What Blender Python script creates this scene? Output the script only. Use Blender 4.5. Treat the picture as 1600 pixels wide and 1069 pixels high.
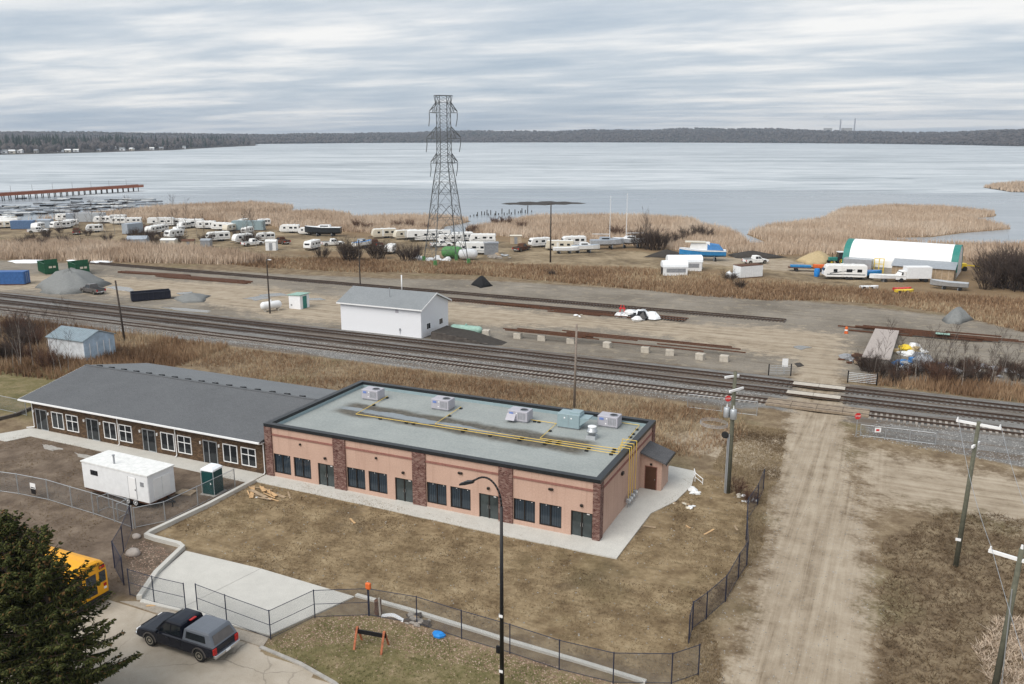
import bpy, bmesh, math, random
import numpy as np
from mathutils import Vector, Matrix
R_ = math.radians
random.seed(7); RNG = np.random.default_rng(11)
for o in list(bpy.data.objects): bpy.data.objects.remove(o)
SC = bpy.context.scene; COL = SC.collection
# ------------------------------------------------------------------ camera
YAW = R_(24.526); PITCH = R_(13.4757); CAMH = 28.0; CAMX, CAMY = 17.80, -53.73
cam_d = bpy.data.cameras.new('camera'); cam = bpy.data.objects.new('camera', cam_d); COL.objects.link(cam)
cam.location = (CAMX, CAMY, CAMH); cam.rotation_euler = (R_(90)-PITCH, 0, YAW)
cam_d.sensor_width = 36.0; cam_d.lens = 36.0*1350/1600; cam_d.clip_start = 0.5; cam_d.clip_end = 30000
SC.camera = cam
SC.render.resolution_x = 1024; SC.render.resolution_y = 684
SC.view_settings.view_transform = 'Standard'; SC.view_settings.look = 'None'
SC.view_settings.exposure = 1.0; SC.view_settings.gamma = 1.0
# ------------------------------------------------------------------ world: overcast
SUN_EL, SUN_AZ = R_(48), R_(200)      # azimuth measured from +Y clockwise, behind the photographer
W = bpy.data.worlds.new('World'); SC.world = W; W.use_nodes = True
wn = W.node_tree; wn.nodes.clear(); wl = wn.links
def wnode(t, **k):
    n = wn.nodes.new(t)
    for a, b in k.items(): setattr(n, a, b)
    return n
w_out = wnode('ShaderNodeOutputWorld')
sky = wnode('ShaderNodeTexSky'); sky.sky_type = 'NISHITA'; sky.sun_disc = False
sky.sun_elevation = SUN_EL; sky.sun_rotation = SUN_AZ
b_sky = wnode('ShaderNodeBackground'); b_sky.inputs[1].default_value = 0.06; wl.new(sky.outputs[0], b_sky.inputs[0])
tc = wnode('ShaderNodeTexCoord'); sep = wnode('ShaderNodeSeparateXYZ'); wl.new(tc.outputs['Generated'], sep.inputs[0])
def wmath(op, a, b=None, c=None):
    n = wnode('ShaderNodeMath', operation=op)
    for i, v in enumerate((a, b, c)):
        if v is None: continue
        if isinstance(v, (int, float)): n.inputs[i].default_value = v
        else: wl.new(v, n.inputs[i])
    return n.outputs[0]
zc = wmath('ADD', wmath('MAXIMUM', sep.outputs[2], 0.0), 0.055)   # cloud deck: direction projected on a slab overhead
cx_ = wmath('DIVIDE', sep.outputs[0], zc); cy_ = wmath('DIVIDE', sep.outputs[1], zc)
comb = wnode('ShaderNodeCombineXYZ'); wl.new(cx_, comb.inputs[0]); wl.new(cy_, comb.inputs[1])
mp = wnode('ShaderNodeMapping'); mp.inputs['Rotation'].default_value = (0, 0, -YAW); wl.new(comb.outputs[0], mp.inputs[0])
mp.inputs['Scale'].default_value = (0.17, 0.42, 1)
n1 = wnode('ShaderNodeTexNoise'); n1.inputs['Scale'].default_value = 1.3; n1.inputs['Detail'].default_value = 9; n1.inputs['Roughness'].default_value = 0.52
n1.inputs['Distortion'].default_value = 0.4; wl.new(mp.outputs[0], n1.inputs['Vector'])
n2 = wnode('ShaderNodeTexNoise'); n2.inputs['Scale'].default_value = 0.55; n2.inputs['Detail'].default_value = 3; wl.new(mp.outputs[0], n2.inputs['Vector'])
mp3 = wnode('ShaderNodeMapping'); mp3.inputs['Rotation'].default_value = (0, 0, -YAW); wl.new(comb.outputs[0], mp3.inputs[0]); mp3.inputs['Scale'].default_value = (0.5, 0.9, 1)
n3 = wnode('ShaderNodeTexNoise'); n3.inputs['Scale'].default_value = 1.6; n3.inputs['Detail'].default_value = 8; n3.inputs['Roughness'].default_value = 0.6; n3.inputs['Distortion'].default_value = 0.3; wl.new(mp3.outputs[0], n3.inputs['Vector'])
cl = wmath('ADD', wmath('MULTIPLY', n1.outputs[0], 0.40), wmath('ADD', wmath('MULTIPLY', n2.outputs[0], 0.30), wmath('MULTIPLY', n3.outputs[0], 0.30)))
cr = wnode('ShaderNodeValToRGB'); wl.new(cl, cr.inputs[0])
e = cr.color_ramp.elements
e[0].position = 0.40; e[0].color = (0.31, 0.37, 0.44, 1)
e[1].position = 0.575; e[1].color = (0.70, 0.69, 0.675, 1)
m_ = cr.color_ramp.elements.new(0.485); m_.color = (0.44, 0.48, 0.525, 1)
b_cl = wnode('ShaderNodeBackground'); b_cl.inputs[1].default_value = 0.73; wl.new(cr.outputs[0], b_cl.inputs[0])   # one even overcast deck in every direction
mx = wnode('ShaderNodeMixShader'); mx.inputs[0].default_value = 0.93
wl.new(b_sky.outputs[0], mx.inputs[1]); wl.new(b_cl.outputs[0], mx.inputs[2]); wl.new(mx.outputs[0], w_out.inputs[0])
# ------------------------------------------------------------------ sun through the overcast
sd = bpy.data.lights.new('sun', 'SUN'); sd.energy = 1.5; sd.angle = R_(45); sd.color = (1.0, 0.96, 0.9)
so = bpy.data.objects.new('sun', sd); COL.objects.link(so)
so.rotation_euler = (R_(90)-SUN_EL, 0, math.pi-SUN_AZ)
so.location = (0, 0, 200)

# ------------------------------------------------------------------ survey helper: photograph pixel -> place on the ground
_c, _s = math.cos(PITCH), math.sin(PITCH)
def G(px, py, z=0.0):
    x = (px-800)/1350; y = -(py-534.5)/1350
    d = (x, _c+y*_s, -_s+y*_c)
    cy, sy = math.cos(YAW), math.sin(YAW)
    dx, dy = d[0]*cy-d[1]*sy, d[0]*sy+d[1]*cy
    t = (z-CAMH)/d[2]
    return (CAMX+dx*t, CAMY+dy*t)
VIEW = YAW     # direction of picture-right in the world
# ------------------------------------------------------------------ mesh helpers
class MB:
    def __init__(s): s.v = []; s.f = []
    def quad(s, a, b, c, d): n = len(s.v); s.v += [a, b, c, d]; s.f.append((n, n+1, n+2, n+3)); return s
    def poly(s, pts): n = len(s.v); s.v += list(pts); s.f.append(tuple(range(n, n+len(pts)))); return s
    def box(s, x0, y0, z0, x1, y1, z1):
        n = len(s.v)
        s.v += [(x0,y0,z0),(x1,y0,z0),(x1,y1,z0),(x0,y1,z0),(x0,y0,z1),(x1,y0,z1),(x1,y1,z1),(x0,y1,z1)]
        s.f += [(n,n+3,n+2,n+1),(n+4,n+5,n+6,n+7),(n,n+1,n+5,n+4),(n+1,n+2,n+6,n+5),(n+2,n+3,n+7,n+6),(n+3,n,n+4,n+7)]
        return s
    def bbox(s, x0, y0, z0, x1, y1, z1, b=0.03):
        # box with chamfered edges: three nested slabs
        n = len(s.v); P = []
        for z, i in ((z0, b), (z0+b, 0), (z1-b, 0), (z1, b)):
            P += [(x0+i+b*(i==0)*1, y0+i, z), (x1-i-b*(i==0), y0+i, z), (x1-i, y0+i+b*(i==0), z), (x1-i, y1-i-b*(i==0), z),
                  (x1-i-b*(i==0), y1-i, z), (x0+i+b*(i==0), y1-i, z), (x0+i, y1-i-b*(i==0), z), (x0+i, y0+i+b*(i==0), z)]
        s.v += P
        for L in range(3):
            for k in range(8):
                a = n+L*8+k; c = n+L*8+(k+1) % 8
                s.f.append((a, c, c+8, a+8))
        s.f.append(tuple(n+k for k in range(7, -1, -1))); s.f.append(tuple(n+24+k for k in range(8)))
        return s
    def bar(s, p, q, w, h=None, up=(0, 0, 1)):
        h = w if h is None else h
        p = Vector(p); q = Vector(q); d = (q-p)
        if d.length < 1e-6: return s
        d.normalize(); u = Vector(up)
        if abs(d.dot(u)) > 0.98: u = Vector((1, 0, 0))
        r = d.cross(u).normalized()*w/2; u = r.cross(d).normalized()*h/2
        n = len(s.v)
        for b in (p, q): s.v += [tuple(b-r-u), tuple(b+r-u), tuple(b+r+u), tuple(b-r+u)]
        s.f += [(n,n+1,n+2,n+3),(n+7,n+6,n+5,n+4),(n,n+4,n+5,n+1),(n+1,n+5,n+6,n+2),(n+2,n+6,n+7,n+3),(n+3,n+7,n+4,n)]
        return s
    def cyl(s, p, q, r0, r1=None, n=10, cap=True):
        r1 = r0 if r1 is None else r1
        p = Vector(p); q = Vector(q); d = (q-p).normalized()
        u = Vector((0, 0, 1)) if abs(d.z) < 0.95 else Vector((1, 0, 0))
        a = d.cross(u).normalized(); b = a.cross(d).normalized(); k0 = len(s.v)
        for c, r in ((p, r0), (q, r1)):
            for i in range(n):
                t = 2*math.pi*i/n; s.v.append(tuple(c+a*math.cos(t)*r-b*math.sin(t)*r))
        for i in range(n):
            j = (i+1) % n; s.f.append((k0+i, k0+n+i, k0+n+j, k0+j))
        if cap: s.f.append(tuple(k0+i for i in range(n))); s.f.append(tuple(k0+n+i for i in range(n-1, -1, -1)))
        return s
    def tube(s, pts, r, n=6):
        for a, b in zip(pts[:-1], pts[1:]): s.cyl(a, b, r, r, n)
        return s
    def prism(s, pts, z0, z1):
        n = len(s.v); k = len(pts)
        s.v += [(x, y, z0) for x, y in pts]+[(x, y, z1) for x, y in pts]
        for i in range(k): j = (i+1) % k; s.f.append((n+i, n+j, n+k+j, n+k+i))
        s.f.append(tuple(n+i for i in range(k-1, -1, -1))); s.f.append(tuple(n+k+i for i in range(k)))
        return s
    def rings(s, rings, close=True, caps=True):
        n = len(s.v); k = len(rings[0])
        for r in rings: s.v += [tuple(p) for p in r]
        for L in range(len(rings)-1):
            for i in range(k if close else k-1):
                j = (i+1) % k; a = n+L*k
                s.f.append((a+i, a+j, a+k+j, a+k+i))
        if caps:
            s.f.append(tuple(n+i for i in range(k-1, -1, -1))); e = n+(len(rings)-1)*k; s.f.append(tuple(e+i for i in range(k)))
        return s
    def puff(s, prof, w, b=0.05, w0=None):
        # side profile (x,z) extruded across y, edges eased by b
        cx = sum(p[0] for p in prof)/len(prof); cz = sum(p[1] for p in prof)/len(prof)
        def ins(y):
            out = []
            k = len(prof)
            for i in range(k):
                p0, p1, p2 = prof[i-1], prof[i], prof[(i+1) % k]
                d1 = Vector((p1[0]-p0[0], p1[1]-p0[1])); d2 = Vector((p2[0]-p1[0], p2[1]-p1[1]))
                d1 = d1.normalized() if d1.length > 1e-6 else Vector((1, 0)); d2 = d2.normalized() if d2.length > 1e-6 else d1
                nn = Vector((-(d1.y+d2.y), d1.x+d2.x)); nn = nn.normalized() if nn.length > 1e-6 else Vector((0, 0))
                out.append((p1[0]+nn.x*b, y, p1[1]+nn.y*b))
            return out
        full = lambda y: [(x, y, z) for x, z in prof]
        A = sum(prof[i-1][0]*prof[i][1]-prof[i][0]*prof[i-1][1] for i in range(len(prof)))
        if A < 0: prof = prof[::-1]
        s.rings([ins(w), full(w-b), full(-w+b), ins(-w)])
        return s
    def lathe(s, prof, c=(0, 0, 0), axis='z', n=16):
        rg = []
        for r, h in prof:
            ring = []
            for i in range(n):
                t = 2*math.pi*i/n; x, y = r*math.cos(t), r*math.sin(t)
                p = (x, y, h) if axis == 'z' else ((x, h, -y) if axis == 'y' else (h, x, y))
                ring.append((c[0]+p[0], c[1]+p[1], c[2]+p[2]))
            rg.append(ring)
        return s.rings(rg)
    def build(s, name, mat, parent=None, smooth=False, loc=None, rz=0):
        me = bpy.data.meshes.new(name); me.from_pydata([tuple(p) for p in s.v], [], s.f); me.update()
        if mat is not None: me.materials.append(mat if not isinstance(mat, str) else MAT[mat])
        if smooth: me.polygons.foreach_set('use_smooth', [True]*len(me.polygons))
        o = bpy.data.objects.new(name, me); COL.objects.link(o)
        if parent is not None: o.parent = parent
        if loc is not None: o.location = loc
        o.rotation_euler = (0, 0, rz)
        return o
def tag(o, label=None, cat=None, group=None, kind=None):
    if label: o['label'] = label
    if cat: o['category'] = cat
    if group: o['group'] = group
    if kind: o['kind'] = kind
    return o
def thing(name, label, cat, loc=(0, 0, 0), rz=0, group=None):
    o = bpy.data.objects.new(name, None); COL.objects.link(o); o.empty_display_size = 0.3
    o.location = loc; o.rotation_euler = (0, 0, rz)
    return tag(o, label, cat, group)
def dup(root, loc=None, rz=None, label=None, scale=None):
    def cp(o, par):
        c = o.copy(); COL.objects.link(c); c.parent = par
        for ch in kids.get(o, []): cp(ch, c)
        return c
    kids = {}
    def walk(o):
        kids[o] = list(o.children)
        for ch in o.children: walk(ch)
    walk(root); c = cp(root, None)
    if loc is not None: c.location = loc
    if rz is not None: c.rotation_euler = (0, 0, rz)
    if label: c['label'] = label
    if scale: c.scale = scale
    return c
def obj_np(name, V, F, mat, tint=None, parent=None):
    me = bpy.data.meshes.new(name); V = np.asarray(V, dtype=np.float32); F = np.asarray(F, dtype=np.int32)
    me.vertices.add(len(V)); me.vertices.foreach_set('co', V.ravel())
    k = F.shape[1]; me.loops.add(F.size); me.loops.foreach_set('vertex_index', F.ravel())
    me.polygons.add(len(F)); me.polygons.foreach_set('loop_start', np.arange(0, F.size, k, dtype=np.int32))
    me.update(calc_edges=True)
    if tint is not None:
        a = me.attributes.new('tint', 'FLOAT', 'POINT'); a.data.foreach_set('value', np.asarray(tint, dtype=np.float32))
    me.materials.append(MAT[mat] if isinstance(mat, str) else mat)
    o = bpy.data.objects.new(name, me); COL.objects.link(o)
    if parent is not None: o.parent = parent
    return o
# ------------------------------------------------------------------ materials
MAT = {}
class NT:
    def __init__(s, name):
        s.m = bpy.data.materials.new(name); s.m.use_nodes = True; s.t = s.m.node_tree; s.n = s.t.nodes; s.l = s.t.links
        s.b = s.n['Principled BSDF']; MAT[name] = s.m
        s.pos = None
    def node(s, t, **k):
        n = s.n.new(t)
        for a, b in k.items(): setattr(n, a, b)
        return n
    def put(s, sock, v):
        if isinstance(v, bpy.types.NodeSocket): s.l.new(v, sock)
        elif isinstance(v, (tuple, list)) and len(v) == 3 and sock.type == 'RGBA': sock.default_value = (*v, 1)
        else: sock.default_value = v
    def math(s, op, a, b=None, c=None, clamp=False):
        n = s.node('ShaderNodeMath', operation=op); n.use_clamp = clamp
        for i, v in enumerate((a, b, c)):
            if v is not None: s.put(n.inputs[i], v)
        return n.outputs[0]
    def mix(s, f, a, b, mode='MIX'):
        n = s.node('ShaderNodeMix', data_type='RGBA', blend_type=mode)
        s.put(n.inputs[0], f); s.put(n.inputs[6], a); s.put(n.inputs[7], b); return n.outputs[2]
    def coords(s, kind='Object', scale=(1, 1, 1), rot=(0, 0, 0)):
        if kind == 'Position': v = s.node('ShaderNodeNewGeometry').outputs['Position']
        else: v = s.node('ShaderNodeTexCoord').outputs[kind]
        m = s.node('ShaderNodeMapping'); s.l.new(v, m.inputs[0]); m.inputs['Scale'].default_value = scale; m.inputs['Rotation'].default_value = rot
        return m.outputs[0]
    def noise(s, vec, scale, detail=4, rough=.6, dist=0):
        n = s.node('ShaderNodeTexNoise'); s.l.new(vec, n.inputs['Vector']); n.inputs['Scale'].default_value = scale
        n.inputs['Detail'].default_value = detail; n.inputs['Roughness'].default_value = rough; n.inputs['Distortion'].default_value = dist
        return n.outputs[0]
    def ramp(s, f, *stops):
        n = s.node('ShaderNodeValToRGB'); s.put(n.inputs[0], f); el = n.color_ramp.elements
        while len(el) < len(stops): el.new(0.5)
        for q, (p, c) in zip(el, stops): q.position = p; q.color = (*c, 1)
        return n.outputs[0]
    def sstep(s, v, a, b):
        n = s.node('ShaderNodeMapRange', interpolation_type='SMOOTHSTEP'); s.put(n.inputs[0], v)
        n.inputs[1].default_value = a; n.inputs[2].default_value = b; return n.outputs[0]
    def attr(s, name):
        n = s.node('ShaderNodeAttribute', attribute_name=name); return n
    def bump(s, h, strength=.3, dist=.05):
        n = s.node('ShaderNodeBump'); s.put(n.inputs['Height'], h); n.inputs['Strength'].default_value = strength; n.inputs['Distance'].default_value = dist
        s.l.new(n.outputs[0], s.b.inputs['Normal']); return n
    def base(s, c, rough=.8, metal=0, spec=.3):
        s.put(s.b.inputs['Base Color'], c); s.put(s.b.inputs['Roughness'], rough); s.b.inputs['Metallic'].default_value = metal
        s.b.inputs['Specular IOR Level'].default_value = spec
def simple(name, col, rough=.7, metal=0, var=.18, scale=2.5, bump=0, spec=.3, fine=0):
    t = NT(name); v = t.coords('Object'); n = t.noise(v, scale, 5)
    lo = tuple(c*(1-var) for c in col); hi = tuple(min(1, c*(1+var)) for c in col)
    c = t.ramp(n, (.3, lo), (.7, hi))
    if fine:
        n2 = t.noise(v, fine, 2); c = t.mix(.35, c, t.ramp(n2, (.35, tuple(q*.6 for q in col)), (.65, tuple(min(1, q*1.3) for q in col))))
    t.base(c, rough, metal, spec)
    if bump: t.bump(t.noise(v, scale*12, 3), bump, .03)
    return t.m
S = simple
S('white_paint', (.74,.75,.76), .5, var=.06); S('white_siding', (.80,.81,.83), .45, var=.04); S('trim_white', (.82,.82,.82), .4, var=.03)
S('rv_white', (.78,.78,.77), .35, var=.06, scale=1.2); S('rv_cream', (.62,.57,.47), .4, var=.06); S('rv_grey', (.42,.44,.46), .4, var=.08); S('rv_dark', (.03,.035,.04), .25)
S('rv_roof', (.72,.72,.70), .6, var=.12); S('rv_blue', (.10,.17,.30), .4); S('rv_tan', (.45,.36,.26), .5)
S('glass_dark', (.012,.016,.02), .06, spec=.6, var=0); S('glass_blue', (.02,.035,.05), .08, spec=.6, var=.1)
S('black_metal', (.012,.012,.014), .35, var=.1); S('black_cap', (.018,.02,.022), .35, var=.15); S('rubber', (.02,.02,.02), .85); S('chrome', (.55,.56,.58), .25, .9, var=.05)
S('galv', (.45,.47,.49), .45, .6, var=.12); S('steel_grey', (.30,.31,.33), .5, .3); S('rust', (.10,.045,.025), .85, var=.4, scale=6); S('rail_top', (.09,.06,.045), .5, .4, var=.3)
S('tie_wood', (.10,.085,.075), .9, var=.35, scale=1.5); S('tie_light', (.30,.27,.24), .9, var=.35, scale=.8); S('plank_wood', (.36,.27,.18), .85, var=.3); S('lumber', (.55,.36,.19), .8, var=.25)
S('concrete', (.52,.505,.465), .85, var=.10, scale=.8, bump=.15, fine=25); S('concrete_block', (.46,.42,.36), .9, var=.15); S('concrete_old', (.36,.34,.31), .9, var=.2)
S('pole_wood', (.115,.115,.085), .9, var=.25, scale=4); S('pole_old', (.23,.19,.16), .9, var=.25, scale=4); S('pole_dark', (.06,.048,.04), .9, var=.25)
S('bin_green', (.012,.085,.04), .5, var=.25); S('bin_black', (.015,.017,.03), .5); S('cont_blue', (.04,.12,.32), .5, var=.2); S('teal', (.03,.20,.17), .5, var=.1); S('mint', (.27,.42,.36), .6)
S('red', (.55,.03,.03), .5); S('orange', (.62,.13,.03), .6, var=.25); S('yellow', (.72,.52,.04), .5, var=.1); S('bus_yellow', (.80,.37,.015), .4, var=.06); S('blue_bright', (.02,.22,.62), .5); S('boat_blue', (.03,.20,.44), .45)
S('pipe_yellow', (.72,.50,.10), .5, var=.08); S('brown_door', (.075,.032,.016), .6); S('dark_bronze', (.018,.014,.012), .4); S('hvac', (.41,.40,.44), .5, var=.08); S('hvac_blue', (.265,.345,.37), .5, var=.07); S('hvac_label', (.15,.22,.50), .5)
S('canopy_grey', (.14,.155,.18), .35, var=.05, spec=.4); S('truck_paint', (.006,.008,.016), .22, var=.1, spec=.35); S('truck_grey', (.10,.09,.085), .3, spec=.5); S('tail_red', (.45,.015,.012), .25); S('rim', (.36,.33,.27), .45, .5)
S('toilet_green', (.008,.055,.055), .45); S('snow', (.80,.83,.86), .6, var=.06); S('rock', (.42,.37,.33), .9, var=.2); S('coal', (.012,.012,.013), .9, var=.3, scale=8); S('gravel_pile', (.20,.205,.20), .95, var=.2, scale=3, fine=20); S('sand', (.45,.35,.20), .95, var=.12)
S('tank_white', (.75,.76,.77), .4, var=.06); S('tank_green', (.09,.24,.08), .5); S('pier_red', (.30,.10,.05), .7, var=.2); S('pile_dark', (.05,.045,.04), .9); S('tarp_grey', (.33,.37,.42), .6, var=.15); S('tarp_blue', (.06,.20,.45), .6, var=.2)
S('metal_roof', (.30,.38,.42), .4, .4, var=.15); S('shed_wall', (.56,.58,.60), .7, var=.22, scale=1.2); S('shed_blue', (.40,.50,.60), .7, var=.2, scale=1.5); S('hull_grey', (.40,.42,.45), .4)
S('bark', (.075,.06,.05), .95, var=.3, scale=6); S('bark_pale', (.30,.27,.24), .95, var=.3, scale=6); S('stack_grey', (.3,.3,.32), .8); S('tower_steel', (.14,.15,.155), .6, .3, var=.15); S('sign_white', (.8,.8,.8), .5, var=.02)
def tinted(name, *cols, rough=.9, trans=0):
    t = NT(name); a = t.attr('tint').outputs['Fac']; k = len(cols)
    c = t.ramp(a, *[(i/(k-1), c) for i, c in enumerate(cols)])
    t.base(c, rough, 0, .1); return t.m
tinted('reed', (.30,.21,.145), (.47,.355,.26), (.56,.445,.34), (.62,.52,.42))
tinted('weed', (.14,.085,.052), (.25,.155,.09), (.36,.25,.155), (.46,.37,.25))
tinted('dead_grass', (.105,.072,.044), (.20,.145,.086), (.32,.25,.155), (.22,.165,.095))
tinted('green_grass', (.07,.075,.025), (.12,.115,.045), (.20,.165,.08), (.30,.24,.14))
tinted('twig', (.05,.038,.032), (.085,.062,.05), (.13,.10,.085))
tinted('twig_red', (.075,.042,.032), (.13,.072,.05), (.18,.11,.08))
tinted('needle', (.026,.033,.011), (.054,.064,.02), (.105,.105,.036), (.17,.10,.044))
tinted('far_wood', (.055,.05,.05), (.075,.066,.064), (.10,.086,.08), (.045,.05,.045))
tinted('far_spruce', (.008,.014,.012), (.016,.026,.02), (.03,.04,.03), (.06,.055,.05))
tinted('pebble', (.08,.08,.08), (.18,.18,.175), (.28,.27,.26), (.40,.39,.37))
def shingle(name, c0, c1, sx, sy):
    t = NT(name); v = t.coords('Object', (1, 1, 1)); b = t.node('ShaderNodeTexBrick'); t.l.new(v, b.inputs['Vector'])
    b.inputs['Color1'].default_value = (*c0, 1); b.inputs['Color2'].default_value = (*c1, 1); b.inputs['Mortar'].default_value = (*[q*.6 for q in c0], 1)
    b.inputs['Scale'].default_value = 1; b.inputs['Brick Width'].default_value = sx; b.inputs['Row Height'].default_value = sy; b.inputs['Mortar Size'].default_value = .012; b.inputs['Bias'].default_value = -.1
    n = t.noise(v, .35, 3); c = t.mix(.5, b.outputs[0], t.ramp(n, (.3, c0), (.7, c1)))
    n3 = t.noise(v, 14, 2); c = t.mix(.4, c, t.ramp(n3, (.3, tuple(q*.6 for q in c0)), (.7, tuple(q*1.35 for q in c1))))
    t.base(c, .9, 0, .2); t.bump(b.outputs[1], -.3, .02); return t.m
shingle('shingle_dark', (.095,.099,.105), (.14,.145,.152), .33, .14); shingle('shingle_light', (.19,.205,.215), (.27,.285,.295), .33, .14); shingle('shingle_annex', (.06,.06,.065), (.13,.13,.135), .33, .14)
def brickmat(name, c0, c1, mort, bw, rh, axis):
    t = NT(name); g = t.node('ShaderNodeTexCoord').outputs['Object']; sp = t.node('ShaderNodeSeparateXYZ'); t.l.new(g, sp.inputs[0])
    cb = t.node('ShaderNodeCombineXYZ'); t.l.new(t.math('ADD', sp.outputs[0], sp.outputs[1]), cb.inputs[0]); t.l.new(sp.outputs[2], cb.inputs[1])
    b = t.node('ShaderNodeTexBrick'); t.l.new(cb.outputs[0], b.inputs['Vector'])
    b.inputs['Color1'].default_value = (*c0, 1); b.inputs['Color2'].default_value = (*c1, 1); b.inputs['Mortar'].default_value = (*mort, 1); b.inputs['Scale'].default_value = 1
    b.inputs['Brick Width'].default_value = bw; b.inputs['Row Height'].default_value = rh; b.inputs['Mortar Size'].default_value = .012; b.inputs['Bias'].default_value = -.35
    n = t.noise(g, 5, 3); c = t.mix(t.sstep(n, .5, .75), b.outputs[0], tuple(q*.5 for q in c0)); t.base(c, .85, 0, .2); t.bump(b.outputs[1], -.5, .02); return t.m
brickmat('brick', (.115,.038,.03), (.36,.24,.20), (.20,.15,.13), .22, .085, 'xz')
brickmat('stone_brown', (.085,.052,.03), (.21,.135,.08), (.04,.03,.022), .32, .13, 'xz')
def stucco():
    t = NT('stucco'); v = t.coords('Object'); n = t.noise(v, .5, 3); n2 = t.noise(v, 9, 4)
    c = t.mix(.45, t.ramp(n, (.3, (.47,.315,.245)), (.7, (.55,.375,.295))), t.ramp(n2, (.3, (.41,.27,.21)), (.7, (.59,.41,.33))))
    sx = t.coords('Object', (2.2, 2.2, .12)); c = t.mix(t.math('MULTIPLY', t.sstep(t.noise(sx, 1.3, 4), .5, .75), .45), c, (.36,.225,.175))
    t.base(c, .9, 0, .2); t.bump(n2, .25, .03)
stucco(); S('stucco_band', (.27,.125,.10), .9, var=.12, fine=9)
def roofmat():
    t = NT('roof_membrane'); v = t.coords('Object'); n = t.noise(v, .25, 4); n2 = t.noise(v, 6, 4)
    c = t.ramp(n, (.3, (.25,.27,.262)), (.7, (.325,.343,.33))); c = t.mix(.3, c, t.ramp(n2, (.35, (.21,.235,.228)), (.65, (.39,.41,.395))))
    st = t.coords('Object', (.1, 1.0, 1)); w = t.noise(st, 5, 2); c = t.mix(t.math('MULTIPLY', t.sstep(w, .5, .7), .22), c, (.22,.255,.26))
    # silt stain along the drain line, an irregular long patch
    sp = t.node('ShaderNodeSeparateXYZ'); t.l.new(t.node('ShaderNodeTexCoord').outputs['Object'], sp.inputs[0])
    yc = t.math('ADD', t.math('MULTIPLY', sp.outputs[0], -.035), 6.75)
    dy = t.math('ABSOLUTE', t.math('SUBTRACT', sp.outputs[1], yc))
    wob = t.math('MULTIPLY', t.math('SUBTRACT', t.noise(t.coords('Object', (.35, .5, 1)), 1.0, 4), .5), 1.6)
    dd = t.math('ADD', dy, wob)
    inx = t.math('MULTIPLY', t.sstep(sp.outputs[0], -27.8, -26.2), t.sstep(sp.outputs[0], -2.2, -4.2))
    band = t.math('MULTIPLY', t.sstep(dd, 2.0, 1.15), inx)
    core = t.math('MULTIPLY', t.sstep(dd, .5, .25), inx)
    c = t.mix(t.math('MULTIPLY', band, .95), c, t.ramp(t.noise(v, 3, 4), (.3, (.05,.045,.035)), (.7, (.13,.115,.09))))
    c = t.mix(t.math('MULTIPLY', t.math('MULTIPLY', core, t.sstep(sp.outputs[0], -8, -16)), .7), c, (.24,.28,.31))
    rough = t.math('SUBTRACT', .8, t.math('MULTIPLY', core, .62))
    t.base(c, rough, 0, .35)
roofmat()
def chainlink():
    t = NT('chainlink'); sp = t.node('ShaderNodeSeparateXYZ'); t.l.new(t.node('ShaderNodeTexCoord').outputs['UV'], sp.inputs[0])
    k = 1/.09
    a = t.math('FRACT', t.math('MULTIPLY', t.math('ADD', sp.outputs[0], sp.outputs[1]), k)); b = t.math('FRACT', t.math('MULTIPLY', t.math('SUBTRACT', sp.outputs[0], sp.outputs[1]), k))
    w = t.math('MAXIMUM', t.math('LESS_THAN', a, .11), t.math('LESS_THAN', b, .11))
    t.base((.22,.24,.26), .5, .5); t.put(t.b.inputs['Alpha'], w)
    t2 = NT('chainlink_dark'); sp = t2.node('ShaderNodeSeparateXYZ'); t2.l.new(t2.node('ShaderNodeTexCoord').outputs['UV'], sp.inputs[0])
    a = t2.math('FRACT', t2.math('MULTIPLY', t2.math('ADD', sp.outputs[0], sp.outputs[1]), k)); b = t2.math('FRACT', t2.math('MULTIPLY', t2.math('SUBTRACT', sp.outputs[0], sp.outputs[1]), k))
    w = t2.math('MAXIMUM', t2.math('LESS_THAN', a, .23), t2.math('LESS_THAN', b, .23))
    t2.base((.025,.035,.075), .5, .2); t2.put(t2.b.inputs['Alpha'], w)
chainlink(); S('post_navy', (.02,.025,.05), .5)
# ================================================================== THE SETTING
def sdist(poly, X, Y):
    # signed distance, positive inside
    P = np.asarray(poly, float); Q = np.roll(P, -1, 0); best = np.full(X.shape, 1e18); ins = np.zeros(X.shape, bool)
    for (x0, y0), (x1, y1) in zip(P, Q):
        dx, dy = x1-x0, y1-y0; L = dx*dx+dy*dy+1e-12
        t = np.clip(((X-x0)*dx+(Y-y0)*dy)/L, 0, 1)
        best = np.minimum(best, (X-x0-t*dx)**2+(Y-y0-t*dy)**2)
        if y0 != y1:
            c = ((y0 > Y) != (y1 > Y)) & (X < (x1-x0)*(Y-y0)/(y1-y0)+x0); ins ^= c
    d = np.sqrt(best); return np.where(ins, d, -d)
def pg(*pts): return [G(*p) for p in pts]
def pgz(z, *pts): return [G(px, py, z) for px, py in pts]
_h = RNG.random((64, 64))
def vnoise(X, Y, s):
    x = X/s; y = Y/s; xi = np.floor(x).astype(int); yi = np.floor(y).astype(int); fx = x-xi; fy = y-yi
    fx = fx*fx*(3-2*fx); fy = fy*fy*(3-2*fy); a = _h[xi % 64, yi % 64]; b = _h[(xi+1) % 64, yi % 64]; c = _h[xi % 64, (yi+1) % 64]; d = _h[(xi+1) % 64, (yi+1) % 64]
    return (a*(1-fx)+b*fx)*(1-fy)+(c*(1-fx)+d*fx)*fy
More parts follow.
